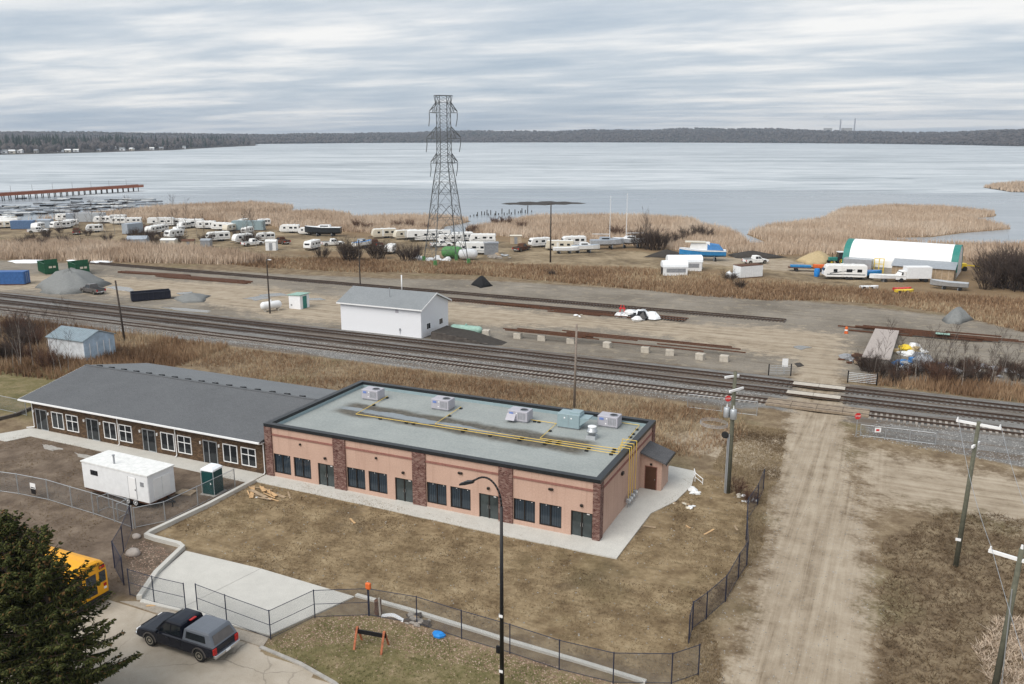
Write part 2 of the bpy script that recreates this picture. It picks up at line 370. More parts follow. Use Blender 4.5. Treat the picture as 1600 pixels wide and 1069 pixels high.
SHORE = pgz(1.5, (-900,372),(-300,348),(0,338),(100,333),(190,325),(240,318),(330,314),(400,312),(459,317),(455,321),(400,325),(380,328),(440,326),(500,324),(551,329),(548,334),(600,332),(652,331),(700,332),(735,337),(720,341),(695,344),(690,352),(697,360),(727,360),(728,350),(760,344),(800,338),(842,331),(926,331),(996,331),(1081,336),(1103,345),(1137,350),(1159,360),(1176,374),(1200,374),(1195,366),(1168,356),(1200,346),(1284,336),(1312,323),(1323,320),(1396,316),(1481,319),(1556,326),(1556,330),(1509,333),(1582,348),(1503,354),(1453,360),(1380,361),(1380,365),(1440,371),(1600,374),(1900,384),(2600,440))
LAND = SHORE+[(900, 100), (900, -400), (-900, -400), (-1200, 0)]
ROAD = pg((1143,1069),(1160,1010),(1182,940),(1205,850),(1215,780),(1222,720),(1232,660),(1240,620),(1246,570),(1240,548),(1322,556),(1313,600),(1318,640),(1322,700),(1332,760),(1350,830),(1358,950),(1362,1069),(1372,1200),(1100,1200))
BR_R = pg((1318,690),(1450,716),(1600,742),(1800,790),(1800,880),(1600,832),(1480,806),(1400,796),(1350,818),(1325,760))
BR_L = pg((1050,682),(1110,668),(1225,690),(1225,745),(1180,735),(1110,712),(1060,700))
YARD_TAN = pg((-40,432),(100,428),(240,437),(400,446),(540,466),(705,472),(800,484),(900,493),(1000,500),(1120,508),(1230,512),(1322,524),(1330,562),(1236,562),(1150,546),(1040,528),(940,514),(850,511),(705,508),(530,507),(430,497),(300,470),(180,462),(60,452),(-40,455))
YARD = [(-260, 50), (-150, 49.5), (6.5, 49.5), (7, 52), (18, 52), (60, 62), (120, 70), (120, 82), (36, 88), (27, 97), (8, 101), (-12, 101.5), (-45, 99), (-60, 97.5), (-75, 92), (-100, 87.5), (-140, 82.5), (-165, 78), (-260, 62)]
BALL = [(-400, 33.6), (-60, 34.4), (3.5, 35), (6.2, 36.2), (15.8, 34.8), (16.5, 32), (24, 30), (34, 27), (60, 26), (200, 20), (200, 50), (40, 49.2), (14, 49.3), (6, 49.3), (-400, 49.3)]
STREET = [(-200, -20.2), (-24, -20.0), (-13.0, -20.4), (-10, -20.75), (-7.3, -21.4), (-4.5, -22.6), (-2, -24.5), (0, -28), (2, -60), (-200, -60)]
LAWN = [(-13, -20.2), (-11.6, -15.9), (-9, -15.0), (8, -15.6), (9, -17), (7, -60), (1, -60), (0, -27), (-4.5, -22.4), (-7.3, -21.2)]
BARE_L = [(-60, -3.5), (-57, -1.5), (-29.6, -1.8), (-29.6, -12.9), (-24.8, -13.5), (-23.5, -19.5), (-80, -19.5), (-80, -6)]
YGRASS = [(-29.6, 0), (1.8, -1.8), (3, 16), (9, 15), (9, 9), (10, 0), (8.8, -9), (9.6, -13.5), (-11, -13.4), (-25.5, -13), (-29.6, -12)]
WGREEN = [(-110, 1), (-60, 1), (-60, 14), (-62, 20), (-110, 16)]
RYARD = pg((0,350),(100,345),(300,350),(450,362),(560,372),(700,372),(830,382),(900,390),(1000,394),(1130,405),(1330,400),(1420,420),(1330,450),(1130,420),(860,418),(780,408),(700,402),(540,392),(300,392),(100,375),(0,370))
LOTTRACK = pg((1040,398),(1230,405),(1320,424),(1310,432),(1150,418),(1040,408))
def wts(X, Y):
    f = lambda poly, k: np.clip(.5+sdist(poly, X, Y)/(2*k), 0, 1)
    land = sdist(LAND, X, Y)
    r = np.maximum.reduce([f(ROAD, 2.2), f(BR_R, 3.6)*.78, f(BR_L, 2.6)*.85, f(YARD_TAN, 5)*.95, f(LOTTRACK, 2)*.7])
    g = f(YARD, 3.0); b = f(BALL, 1.0)
    st = f(STREET, .06); lw = f(LAWN, .7); br = f(BARE_L, 1.0); yg = f(YGRASS, .8); wg = f(WGREEN, 2); lw = np.maximum(lw, wg*.75); ry = f(RYARD, 6)
    marsh = np.clip((Y-104+X*.05)/8, 0, 1)*np.clip(1-ry*1.2, 0, 1)
    return land, r, g, b, st, lw, br, yg, wg, ry, marsh
def axis(parts):
    out = []
    for a, b, s in parts:
        n = max(1, int(round((b-a)/s))); out += [a+(b-a)*i/n for i in range(n)]
    return np.array(out+[parts[-1][1]])
AX = axis([(-900, -420, 40), (-420, -180, 3.0), (-180, -90, 1.4), (-90, 45, .6), (45, 120, 1.6), (120, 260, 6), (260, 900, 60)])
AY = axis([(-400, -80, 30), (-80, -30, 1.5), (-30, 52, .6), (52, 110, .9), (110, 260, 1.6), (260, 420, 3), (420, 520, 20)])
GX, GY = np.meshgrid(AX, AY); gx = GX.ravel(); gy = GY.ravel()
land, r, g, b, st, lw, br, yg, wg, ry, marsh = wts(gx, gy)
def hfield(X, Y, land, b):
    z = (vnoise(X, Y, 2.3)-.5)*.05+(vnoise(X, Y, 9)-.5)*.06
    z += .22*np.clip(b, 0, 1)*np.clip((Y-33)/3, 0, 1)
    z -= .25*np.clip((Y-150)/40, 0, 1)
    return np.where(land > 0, z*np.clip(land/3, 0, 1)-.35*np.clip(1-land/6, 0, 1), -.35-np.clip(-land/4, 0, 1)*1.2)
gz = hfield(gx, gy, land, b*(1-r))
gz = np.where(st > .5, -.06, gz)
nx, ny = len(AX), len(AY)
idx = np.arange(nx*ny).reshape(ny, nx)
quads = np.stack([idx[:-1, :-1], idx[:-1, 1:], idx[1:, 1:], idx[1:, :-1]], -1).reshape(-1, 4)
fc = lambda a: a[quads].mean(1)
wr, wg_, wb, ws = fc(r), fc(g), fc(b), fc(st)
zone = np.zeros(len(quads), int)
zone[wg_ > .5] = 2; zone[wb > .5] = 3; zone[(wr > .5)] = 1; zone[ws > .5] = 4
keep = fc(land) > -9
za = np.stack([r, g, b, np.ones_like(r)], 1); zb = np.stack([st, lw, br, np.ones_like(r)], 1); zc_ = np.stack([marsh, yg, ry, np.ones_like(r)], 1)
def groundmat():
    t = NT('ground_mix'); P = t.coords('Position'); sp = t.node('ShaderNodeSeparateXYZ'); t.l.new(P, sp.inputs[0])
    nA = t.noise(P, .09, 4); nB = t.noise(P, .55, 5, .62); nC = t.noise(P, 3.2, 5, .65); nD = t.noise(P, 16, 3, .7)
    def chan(a, i):
        s2 = t.node('ShaderNodeSeparateColor'); t.l.new(t.attr(a).outputs['Color'], s2.inputs[0]); return s2.outputs[i]
    wob = t.math('ADD', t.math('MULTIPLY', t.math('SUBTRACT', nB, .5), .75), t.math('MULTIPLY', t.math('SUBTRACT', nC, .5), .55))
    def mask(a, i, k=1.0, lo=.3, hi=.7):
        return t.sstep(t.math('ADD', chan(a, i), t.math('MULTIPLY', wob, k)), lo, hi)
    grit = t.math('ADD', t.math('MULTIPLY', nC, .5), t.math('MULTIPLY', nD, .5))
    # dead grass default
    c = t.ramp(t.math('ADD', t.math('MULTIPLY', nB, .55), t.math('MULTIPLY', grit, .45)), (.33, (.09,.062,.038)), (.46, (.165,.12,.076)), (.56, (.245,.188,.12)), (.70, (.34,.27,.18)))
    c = t.mix(t.math('MULTIPLY', t.sstep(nA, .5, .65), .55), c, t.ramp(grit, (.35, (.10,.09,.045)), (.65, (.20,.17,.09))))
    yg = t.ramp(t.math('ADD', t.math('MULTIPLY', nB, .6), t.math('MULTIPLY', grit, .4)), (.36, (.10,.066,.037)), (.46, (.19,.136,.078)), (.56, (.29,.218,.13)), (.70, (.39,.31,.20)))
    stv = t.coords('Position', (.22, 1.4, 1), (0, 0, .5)); nS = t.noise(stv, 1.6, 5, .7)
    yg = t.mix(t.math('MULTIPLY', t.sstep(nS, .48, .7), .55), yg, (.12,.088,.05))
    yg = t.mix(t.math('MULTIPLY', t.sstep(t.noise(P, .13, 5, .65, .6), .53, .68), .75), yg, t.ramp(grit, (.35, (.07,.05,.03)), (.65, (.15,.11,.07)))); yg = t.mix(t.math('MULTIPLY', t.sstep(nA, .54, .66), .4), yg, t.ramp(grit, (.35, (.10,.08,.038)), (.7, (.20,.16,.085))))
    c = t.mix(mask('zc', 1), c, yg)
    br_ = t.ramp(t.math('ADD', t.math('MULTIPLY', nB, .6), t.math('MULTIPLY', grit, .4)), (.34, (.075,.054,.039)), (.48, (.14,.105,.078)), (.64, (.23,.18,.135)))
    c = t.mix(mask('zb', 2), c, br_)
    lawn = t.ramp(t.math('ADD', t.math('MULTIPLY', nB, .5), t.math('MULTIPLY', grit, .5)), (.36, (.085,.08,.033)), (.48, (.15,.13,.06)), (.58, (.24,.19,.11)), (.70, (.34,.265,.18)))
    c = t.mix(mask('zb', 1), c, lawn)
    ms = t.ramp(t.math('ADD', t.math('MULTIPLY', nA, .4), t.math('MULTIPLY', grit, .6)), (.3, (.10,.068,.04)), (.5, (.21,.145,.085)), (.7, (.33,.25,.155)))
    c = t.mix(mask('zc', 0), c, ms)
    ryc = t.ramp(t.math('ADD', t.math('MULTIPLY', nB, .4), t.math('MULTIPLY', nA, .6)), (.38, (.115,.086,.057)), (.48, (.21,.16,.10)), (.60, (.33,.26,.172)))
    c = t.mix(mask('zc', 2), c, ryc)
    gv = t.ramp(t.math('ADD', t.math('MULTIPLY', nA, .45), t.math('MULTIPLY', grit, .55)), (.34, (.115,.098,.078)), (.48, (.205,.18,.148)), (.62, (.29,.258,.215)))
    stg = t.coords('Position', (.10, 1.1, 1)); gv = t.mix(t.math('MULTIPLY', t.sstep(t.noise(stg, 1.0, 5, .7), .5, .66), .65), gv, (.13,.105,.078)); gv = t.mix(t.math('MULTIPLY', t.sstep(nB, .52, .66), .5), gv, (.33,.28,.21))
    c = t.mix(mask('za', 1), c, gv)
    bl = t.ramp(t.math('ADD', t.math('MULTIPLY', nB, .3), t.math('MULTIPLY', nD, .7)), (.33, (.10,.095,.088)), (.5, (.185,.18,.172)), (.68, (.32,.315,.305)))
    bl = t.mix(t.math('MULTIPLY', t.sstep(t.noise(t.coords('Position', (.05, .9, 1)), 1.0, 4), .44, .58), .75), bl, (.12,.088,.062))
    c = t.mix(mask('za', 2, .7), c, bl)
    isY = t.math('MAXIMUM', t.sstep(sp.outputs[1], 46, 54), t.sstep(sp.outputs[0], 15.5, 20))
    n_al = t.noise(t.coords('Position', (1.5, .05, 1), (0, 0, .06)), 1.0, 6, .72, .6); n_ac = t.noise(t.coords('Position', (.05, 1.3, 1), (0, 0, -.04)), 1.0, 5, .65)
    rut = t.node('ShaderNodeMix', data_type='FLOAT'); t.put(rut.inputs[0], isY); t.put(rut.inputs[2], n_al); t.put(rut.inputs[3], n_ac)
    rd = t.ramp(t.math('ADD', t.math('MULTIPLY', rut.outputs[0], .55), t.math('ADD', t.math('MULTIPLY', nB, .35), t.math('MULTIPLY', nC, .1))), (.37, (.20,.155,.108)), (.46, (.305,.248,.182)), (.56, (.385,.322,.245)), (.70, (.45,.385,.30)))
    rd = t.mix(t.math('MULTIPLY', t.sstep(nD, .55, .8), .2), rd, (.24,.20,.15))
    c = t.mix(mask('za', 0, 1.25, .28, .72), c, rd)
    sr = t.ramp(t.math('ADD', t.math('MULTIPLY', nB, .7), t.math('MULTIPLY', nD, .3)), (.32, (.32,.275,.215)), (.5, (.40,.35,.285)), (.68, (.46,.41,.345)))
    vo = t.node('ShaderNodeTexVoronoi', feature='DISTANCE_TO_EDGE'); vo.inputs['Scale'].default_value = .22
    wv = t.node('ShaderNodeVectorMath', operation='ADD'); nz = t.node('ShaderNodeTexNoise'); nz.inputs['Scale'].default_value = .8; nz.inputs['Detail'].default_value = 4; t.l.new(P, nz.inputs['Vector'])
    t.l.new(P, wv.inputs[0]); t.l.new(nz.outputs['Color'], wv.inputs[1]); t.l.new(wv.outputs[0], vo.inputs['Vector'])
    crk = t.sstep(vo.outputs['Distance'], .011, .003); sr = t.mix(t.math('MULTIPLY', t.math('MULTIPLY', crk, t.sstep(nA, .4, .55)), .5), sr, (.12,.105,.09))
    c = t.mix(t.sstep(chan('zb', 0), .45, .55), c, sr)
    t.base(c, .95, 0, .12); t.bump(t.math('ADD', t.math('MULTIPLY', nC, .6), t.math('MULTIPLY', nD, .4)), .55, .12)
groundmat()
names = ['ground', 'dirt_road', 'gravel_yard', 'railway_ballast', 'street']
V = np.stack([gx, gy, gz], 1)
for k, nm in enumerate(names):
    F = quads[(zone == k) & keep]; used, inv = np.unique(F, return_inverse=True); F2 = inv.reshape(-1, 4)
    o = obj_np(nm, V[used], F2, 'ground_mix'); o['kind'] = 'structure'
    for an, arr in (('za', za), ('zb', zb), ('zc', zc_)):
        a = o.data.attributes.new(an, 'FLOAT_COLOR', 'POINT'); a.data.foreach_set('color', arr[used].astype(np.float32).ravel())
    o.data.polygons.foreach_set('use_smooth', [True]*len(o.data.polygons))
def zground(x, y):
    X = np.array([x], float); Y = np.array([y], float); w = wts(X, Y); return float(hfield(X, Y, w[0], w[3]*(1-w[1]))[0])
# ---------------- lake: rotten spring ice with open water by the shore
def lakemat():
    t = NT('lake_ice'); P = t.coords('Position', (1, 1, 1), (0, 0, -YAW)); sp = t.node('ShaderNodeSeparateXYZ'); t.l.new(P, sp.inputs[0])
    st1 = t.node('ShaderNodeMapping'); t.l.new(P, st1.inputs[0]); st1.inputs['Scale'].default_value = (.0032, .0135, 1)
    st2 = t.node('ShaderNodeMapping'); t.l.new(P, st2.inputs[0]); st2.inputs['Scale'].default_value = (.02, .07, 1)
    a = t.noise(st1.outputs[0], 1, 8, .68, .6); bb = t.noise(st2.outputs[0], 1, 7, .7, .8)
    m = t.math('ADD', t.math('MULTIPLY', a, .5), t.math('MULTIPLY', bb, .5))
    ice = t.ramp(m, (.38, (.25,.282,.305)), (.45, (.355,.39,.415)), (.51, (.44,.475,.50)), (.57, (.53,.558,.578)), (.64, (.62,.638,.65)))
    far = t.sstep(t.math('ADD', sp.outputs[1], t.math('MULTIPLY', t.math('SUBTRACT', a, .5), 420)), 330, 430)
    wat = t.ramp(m, (.35, (.20,.23,.255)), (.65, (.31,.34,.37)))
    t.base(t.mix(far, wat, ice), t.math('ADD', .25, t.math('MULTIPLY', far, .45)), 0, .32)
    t.bump(t.math('ADD', bb, t.noise(P, .35, 4)), .12, .3)
lakemat()
lk = MB(); lk.quad((-9000, 120, -.45), (9000, 120, -.45), (9000, 9000, -.45), (-9000, 9000, -.45)); lake = lk.build('lake', 'lake_ice'); lake['kind'] = 'structure'
# mud bar and the reed island's bed rise just above the water
def islet(name, pts, z, mat):
    P = [G(*p) for p in pts]; cx = sum(p[0] for p in P)/len(P); cy = sum(p[1] for p in P)/len(P); m = MB(); rg = []
    for k, zz in ((1.05, -.8), (1.0, -.42), (.8, z*.7-.4), (.4, z-.4)): rg.append([(cx+(x-cx)*k, cy+(y-cy)*k, zz) for x, y in P])
    m.rings(rg, caps=True); o = m.build(name, mat); o['kind'] = 'structure'; return P
S('mud', (.045,.038,.032), .9, var=.3)
islet('mud_bar', [(783,317),(792,315.4),(803,316),(812,314),(826,313.6),(838,314.6),(846,313.2),(861,312.8),(872,314.2),(884,313.4),(897,315),(903,314.8),(916,316.2),(908,317.2),(893,317),(884,318.4),(866,318),(852,319.2),(836,318.6),(820,319.2),(806,318),(796,318.4)], .12, 'mud')
ISL = islet('reed_island', [(1537,292),(1550,288),(1590,285),(1660,283),(1700,292),(1640,300),(1580,299)], .2, 'mud')
# ---------------- far shores: ridges beyond the lake
def gd(px, dist):      # a place at a given distance from the photographer, in the direction of a pixel column
    x = (px-800)/1350; a = math.atan(x/ _c); d = (math.sin(a), math.cos(a)); cy, sy = math.cos(YAW), math.sin(YAW)
    return (CAMX+(d[0]*cy-d[1]*sy)*dist, CAMY+(d[0]*sy+d[1]*cy)*dist)
FAR = [(-900,2200),(-500,2100),(-200,2300),(60,2500),(250,2700),(330,2900),(450,3000),(600,3300),(800,3450),(1000,3500),(1200,3350),(1350,3150),(1450,2900),(1560,2600),(1700,2500),(2100,2300),(2600,2000)]
def ridge_h(px):
    P = [(-900,34),(0,30),(300,30),(420,25),(520,28),(620,34),(700,40),(780,37),(860,41),(960,52),(1010,50),(1060,56),(1120,52),(1180,50),(1260,38),(1330,34),(1400,30),(1460,36),(1520,46),(1700,52),(2600,46)]
    for (a, ha), (b2, hb) in zip(P[:-1], P[1:]):
        if a <= px <= b2: return ha+(hb-ha)*(px-a)/(b2-a)
    return 55
def lin(P, x):
    for (a, ha), (b2, hb) in zip(P[:-1], P[1:]):
        if a <= x <= b2: return ha+(hb-ha)*(x-a)/(b2-a)
    return P[-1][1]
hv, hf = [], []; cols = np.linspace(-900, 2600, 260); steps = [0, 30, 120, 300, 550, 850, 1200, 1700, 2400, 3400]; prof = [-.02, .03, .12, .36, .62, .85, 1.0, .98, 1.05, 1.1]
def hillz(px, k, d):
    x, y = gd(px, lin(FAR, px)+d); base = ridge_h(px)*k
    return x, y, base*(.86+.28*float(vnoise(np.array([x]), np.array([y]), 520)[0]))+ (float(vnoise(np.array([x]), np.array([y]), 170)[0])-.5)*10*min(1, k*2)
for px in cols:
    for d, k in zip(steps, prof): hv.append(hillz(px, k, d) if k > 0 else (*gd(px, lin(FAR, px)+d), -1.5))
ns = len(steps)
for i in range(len(cols)-1):
    for j in range(ns-1): a = i*ns+j; hf.append((a, a+ns, a+ns+1, a+1))
def hillmat():
    t = NT('far_hill'); P = t.coords('Position', (1, 1, .3)); n = t.noise(P, .012, 6, .7); n2 = t.noise(P, .0022, 3)
    c = t.ramp(n, (.32, (.04,.037,.036)), (.5, (.075,.066,.06)), (.7, (.125,.105,.085))); c = t.mix(t.math('MULTIPLY', t.sstep(n2, .5, .62), .5), c, (.03,.036,.03)); t.base(c, .95, 0, .05)
hillmat(); hm = MB(); hm.v = hv; hm.f = hf; o = hm.build('hills', 'far_hill', smooth=True); o['kind'] = 'structure'
# woods: thousands of low-poly trees read as one mass
def wood(name, mat, pts, hts, rad, tints, spiky):
    N = len(pts); V = np.zeros((N, 11 if spiky else 11, 3)); k = 5
    ang = RNG.random((N, 1))*6.28+np.arange(k)[None]*2*math.pi/k
    for L, (hh, rr) in enumerate(((.05, .9), (.45, .62)) if spiky else ((.12, .55), (.62, 1.0))):
        jit = .65+.7*RNG.random((N, k)); V[:, L*k:(L+1)*k, 0] = pts[:, 0:1]+np.cos(ang+L*.6)*rad[:, None]*rr*jit; V[:, L*k:(L+1)*k, 1] = pts[:, 1:2]+np.sin(ang+L*.6)*rad[:, None]*rr*jit
        V[:, L*k:(L+1)*k, 2] = pts[:, 2:3]+hts[:, None]*(hh+(RNG.random((N, k))-.5)*.14)
    V[:, 10] = pts+np.stack([(RNG.random(N)-.5)*rad*.5, (RNG.random(N)-.5)*rad*.5, hts], 1)
    f = []
    for i in range(k): j = (i+1) % k; f += [(i, j, k+j), (i, k+j, k+i), (k+i, k+j, 10)]
    F = (np.array(f)[None]+np.arange(N)[:, None, None]*11).reshape(-1, 3)
    o = obj_np(name, V.reshape(-1, 3), F, mat, np.repeat(tints, 11)+0*F.shape[0]); o['kind'] = 'stuff'; return o
pts = []
while len(pts) < 15000:
    px = random.uniform(-300, 1900); k = random.random()**1.3; d = k*1500
    kk = float(np.interp(d, steps, prof)); x, y, z = hillz(px, kk, d) if kk > 0.02 else (*gd(px, lin(FAR, px)+d), .5); pts.append((x, y, z-1))
pts = np.array(pts); N = len(pts); cl = vnoise(pts[:, 0], pts[:, 1], 300)
tag(wood('far_hillside_wood', 'far_wood', pts, 6+5*RNG.random(N), 5+4*RNG.random(N), np.clip(RNG.random(N)*.7+np.where(cl > .72, .4, 0), 0, 1), False), 'grey-brown leafless forest covering the hills across the lake', 'forest', kind='stuff')
# nearer wooded point on the far left
PT = [(-700,1300),(-300,1340),(0,1470),(100,1540),(200,1640),(300,1830),(350,2100),(420,2500)]
pm = MB(); rg = []
for px in np.linspace(-700, 420, 60):
    d0 = lin(PT, px); row = []
    for d, z in ((0, -1.2), (12, .8), (60, 3), (250, 7), (600, 9), (1100, 6)): row.append((*gd(px, d0+d), z))
    rg.append(row)
pm.rings(rg, close=False, caps=False); o = pm.build('wooded_point', 'far_hill', smooth=True); o['kind'] = 'structure'
def point_pts(n, dmin, dmax, lo=-500, hi=410):
    out = []
    for _ in range(n):
        px = random.uniform(lo, hi); d = random.uniform(dmin, dmax); d0 = lin(PT, px); out.append((*gd(px, d0+d), float(np.interp(d, [0, 12, 60, 250, 600, 1100], [0, .8, 3, 7, 9, 6]))-.5))
    return np.array(out)
p = point_pts(3800, 14, 700); N = len(p); tag(wood('far_bare_wood', 'far_wood', p, 8+6*RNG.random(N), 3+2.5*RNG.random(N), RNG.random(N)*.75, False), 'grey leafless trees massed on the wooded point across the ice', 'forest', kind='stuff')
p = point_pts(900, 25, 600); N = len(p); cl = vnoise(p[:, 0], p[:, 1], 90); sel = cl > .38; p = p[sel]; N = len(p); tag(wood('far_spruce_wood', 'far_spruce', p, 15+10*RNG.random(N), 2.6+1.8*RNG.random(N), RNG.random(N)*.7, True), 'dark spruces standing above the leafless wood on the far point', 'forest', kind='stuff')
# cabins along the point's shore
cabin_cols = ['white_paint', 'concrete_old', 'white_siding', 'rv_cream']
for i, (px, d) in enumerate([(8,22),(35,20),(46,24),(58,20),(70,26),(94,18),(130,24),(141,20),(153,22),(187,16),(222,26),(236,20),(266,22),(280,20),(314,20),(256,90),(210,85)]):
    x, y = gd(px, lin(PT, px)+d); zz = float(np.interp(d, [0, 12, 60, 250], [0, .8, 3, 7]))-.4
    w = random.uniform(5, 9); h = random.uniform(3, 4.2); cname = ['white', 'grey', 'bright white', 'cream'][i % 4]
    t = thing('cabin', 'small pale gabled cabin on the wooded far shore', 'cabin', (x, y, zz), VIEW+random.uniform(-.5, .5), 'cabins on the far shore')
    MB().box(-w/2, -3, 0, w/2, 3, h).build('wall', cabin_cols[i % 4], t)
    MB().rings([[(-w/2-.4, -3.5, h-.1), (-w/2-.4, 3.5, h-.1), (-w/2-.4, 0, h+1.8)], [(w/2+.4, -3.5, h-.1), (w/2+.4, 3.5, h-.1), (w/2+.4, 0, h+1.8)]]).build('roof', ['rv_roof', 'steel_grey', 'shingle_light', 'white_paint'][i % 4], t)
    MB().box(-w*.2, -3.06, 1, w*.2, -2.98, 2.4).build('window', 'glass_dark', t)
# power station on the horizon
ps = thing('power_station', 'distant power station with two tall thin chimneys on the horizon', 'power station', (*gd(1290, 5600), 40), VIEW)
for k, (dx, h, r0) in enumerate(((1284, 100, 4.0), (1305, 104, 4.0))):
    x, y = gd(dx, 5600); bx, by = ps.location.x, ps.location.y; q = Matrix.Rotation(-VIEW, 2) @ Vector((x-bx, y-by)); MB().cyl((q.x, q.y, -30), (q.x, q.y, h-40+18), r0*1.2, r0*.8, 10).build('chimney', 'stack_grey', ps)
for px, w, h in ((1266, 34, 48), (1294, 46, 48)):
    x, y = gd(px, 5600); q = Matrix.Rotation(-VIEW, 2) @ Vector((x-ps.location.x, y-ps.location.y)); MB().box(q.x-w/2, q.y-25, -30, q.x+w/2, q.y+25, h-40+20).build('boiler_house', 'concrete_old', ps)
# ---------------- railway
S('crossing_wood', (.26,.205,.15), .9, var=.3)
def track(name, y, x0, x1, label, tie_mat, zb=.2, gaps=()):
    t = bpy.data.objects.new(name, None); COL.objects.link(t); t['kind'] = 'structure'; t.location = (0, y, zb)
    for s in (-.7175, .7175):
        m = MB(); m.box(x0, s-.07, .03, x1, s+.07, .06); m.box(x0, s-.012, .06, x1, s+.012, .16); m.box(x0, s-.036, .16, x1, s+.036, .2)
        m.build('rail', 'rail_top', t)
    m = MB(); x = x0+.2
    while x < x1:
        if not any(a < x < b_ for a, b_ in gaps):
            j = random.uniform(-.05, .05); m.box(x-.12, -1.28+j, -.12, x+.12, 1.28+j, .035+random.uniform(-.01, .01))
        x += .54
    q = m.build('ties', tie_mat, t); q['kind'] = 'stuff'
    return t
tr1 = track('railway_track', 38.0, -240, 110, 'near', 'tie_light', .24, [(5.9, 16.1)])
tr2 = track('railway_track', 42.3, -240, 110, 'middle', 'tie_wood', .24, [(7.4, 13.0)])
tr3 = track('railway_track', 46.2, -240, 110, 'far', 'tie_wood', .24, [(7.6, 13.2)])
tr4 = track('railway_track', 82.7, -150, 2.0, 'yard', 'tie_wood', .05)
tr5 = track('railway_track', 77.0, -56, -13, 'siding', 'rust', .05)
for t_, a, b_, mt, n in ((tr1, 5.9, 16.1, 'crossing_wood', 4), (tr2, 7.4, 13.0, 'concrete_block', 2), (tr3, 7.6, 13.2, 'concrete_block', 2)):
    L = (b_-a)/n
    for i in range(n):
        for y0, y1 in ((-.64, -.02), (.02, .64)) if mt != 'crossing_wood' else ((-.64, -.02), (.02, .64), (.80, 1.2), (-1.2, -.80)):
            MB().bbox(a+i*L+.015, y0, -.05, a+(i+1)*L-.015, y1, .19, .015).build('crossing_panel', mt, t_)
# tie-less crossings and rail joints are in the track objects; stacks of rails follow with the objects
# ---------------- haze over the lake
hz = MB(); hz.box(-6500, -120, -3, 6500, 7200, 140); ho = hz.build('haze', None); tag(ho, kind='stuff')
hmx = bpy.data.materials.new('haze_air'); hmx.use_nodes = True; hn = hmx.node_tree; hn.nodes.clear()
vo_ = hn.nodes.new('ShaderNodeOutputMaterial'); pv = hn.nodes.new('ShaderNodeVolumePrincipled'); pv.inputs['Color'].default_value = (.74, .84, .97, 1); pv.inputs['Density'].default_value = 0.00011; pv.inputs['Anisotropy'].default_value = .2
hn.links.new(pv.outputs[0], vo_.inputs['Volume']); ho.data.materials.append(hmx)
# ================================================================== BUILDINGS
# ---- pink stucco commercial building
PB = thing('commercial_building', 'long flat-roofed pink stucco building with brick piers and dark storefront doors', 'building')
X0, X1, Y1, ZW, ZP = -29.3, 0.0, 14.1, 4.40, 4.66
m = MB(); FW = [(-28.7, -22.5), (-21.34, -15.13), (-13.97, -7.77), (-6.64, -.43)]
m.box(X0, 0, 2.1, X1, .25, ZW); xa = X0
for a, b in FW:
    for o0, o1, zb_, zt_ in ((a+.04, a+1.77, .38, 2.1), (a+2.1, a+3.83, .38, 2.1), (b-1.66, b-.04, -.05, 1.98)):
        m.box(xa, 0, -.2, o0, .25, 2.1); m.box(o0, 0, -.2, o1, .25, zb_)
        if zt_ < 2.1: m.box(o0, 0, zt_, o1, .25, 2.1)
        xa = o1
m.box(xa, 0, -.2, X1, .25, 2.1)
m.box(X0, Y1-.25, -.2, X1, Y1, ZW); m.box(X0, .25, -.2, X0+.25, Y1-.25, ZW); m.box(X1-.25, .25, -.2, X1, Y1-.25, ZW)
m.build('wall', 'stucco', PB)
MB().box(X0+.2, .2, 3.9, X1-.2, Y1-.2, 4.12).build('roof', 'roof_membrane', PB)
m = MB(); m.box(X0-.12, -.12, ZW, X1+.12, .36, ZP); m.box(X0-.12, Y1-.36, ZW, X1+.12, Y1+.12, ZP); m.box(X0-.12, .36, ZW, X0+.36, Y1-.36, ZP); m.box(X1-.36, .36, ZW, X1+.12, Y1-.36, ZP)
m.build('parapet_cap', 'black_cap', PB)
m = MB(); m.box(X0+.26, .37, 4.1, X1-.26, .4, ZW-.003); m.box(X0+.26, Y1-.4, 4.1, X1-.26, Y1-.37, ZW-.003); m.box(X0+.37, .4, 4.1, X0+.4, Y1-.4, ZW-.003); m.box(X1-.4, .4, 4.1, X1-.37, Y1-.4, ZW-.003)
m.build('parapet_upstand', 'hvac_blue', PB)
piers = [(-29.42, -28.7), (-22.5, -21.34), (-15.13, -13.97), (-7.77, -6.64), (-.43, .12)]
for i, (a, b) in enumerate(piers):
    m = MB(); m.box(a, -.12, -.15, b, .3 if i not in (0, 4) else .62, ZW-.02); m.build('brick_pier', 'brick', PB)
MB().box(-.3, Y1-.6, -.15, .1, Y1+.1, ZW-.02).build('brick_pier', 'brick', PB)
bays = [(-28.7, -22.5), (-21.34, -15.13), (-13.97, -7.77), (-6.64, -.43)]
for a, b in bays:
    MB().box(a, -.06, 3.68, b, .1, 3.84).build('trim_band', 'stucco_band', PB)
MB().box(-.1, .62, 3.68, .06, Y1-.6, 3.84).build('trim_band', 'stucco_band', PB)
def storefront(xa, xb, z0, z1, name, y=.07, mull=1):
    w = MB(); f = .07
    w.box(xa, y, z0, xa+f, .2, z1); w.box(xb-f, y, z0, xb, .2, z1); w.box(xa+f, y, z1-f, xb-f, .2, z1); w.box(xa+f, y, z0, xb-f, .2, z0+f)
    for k in range(mull):
        xm = xa+(xb-xa)*(k+1)/(mull+1); w.box(xm-.045, y-.005, z0+f, xm+.045, .2, z1-f)
    o = w.build(name, 'dark_bronze', PB)
    return o
S('glass_door', (.045,.058,.06), .08, spec=.6, var=.4, scale=.6)
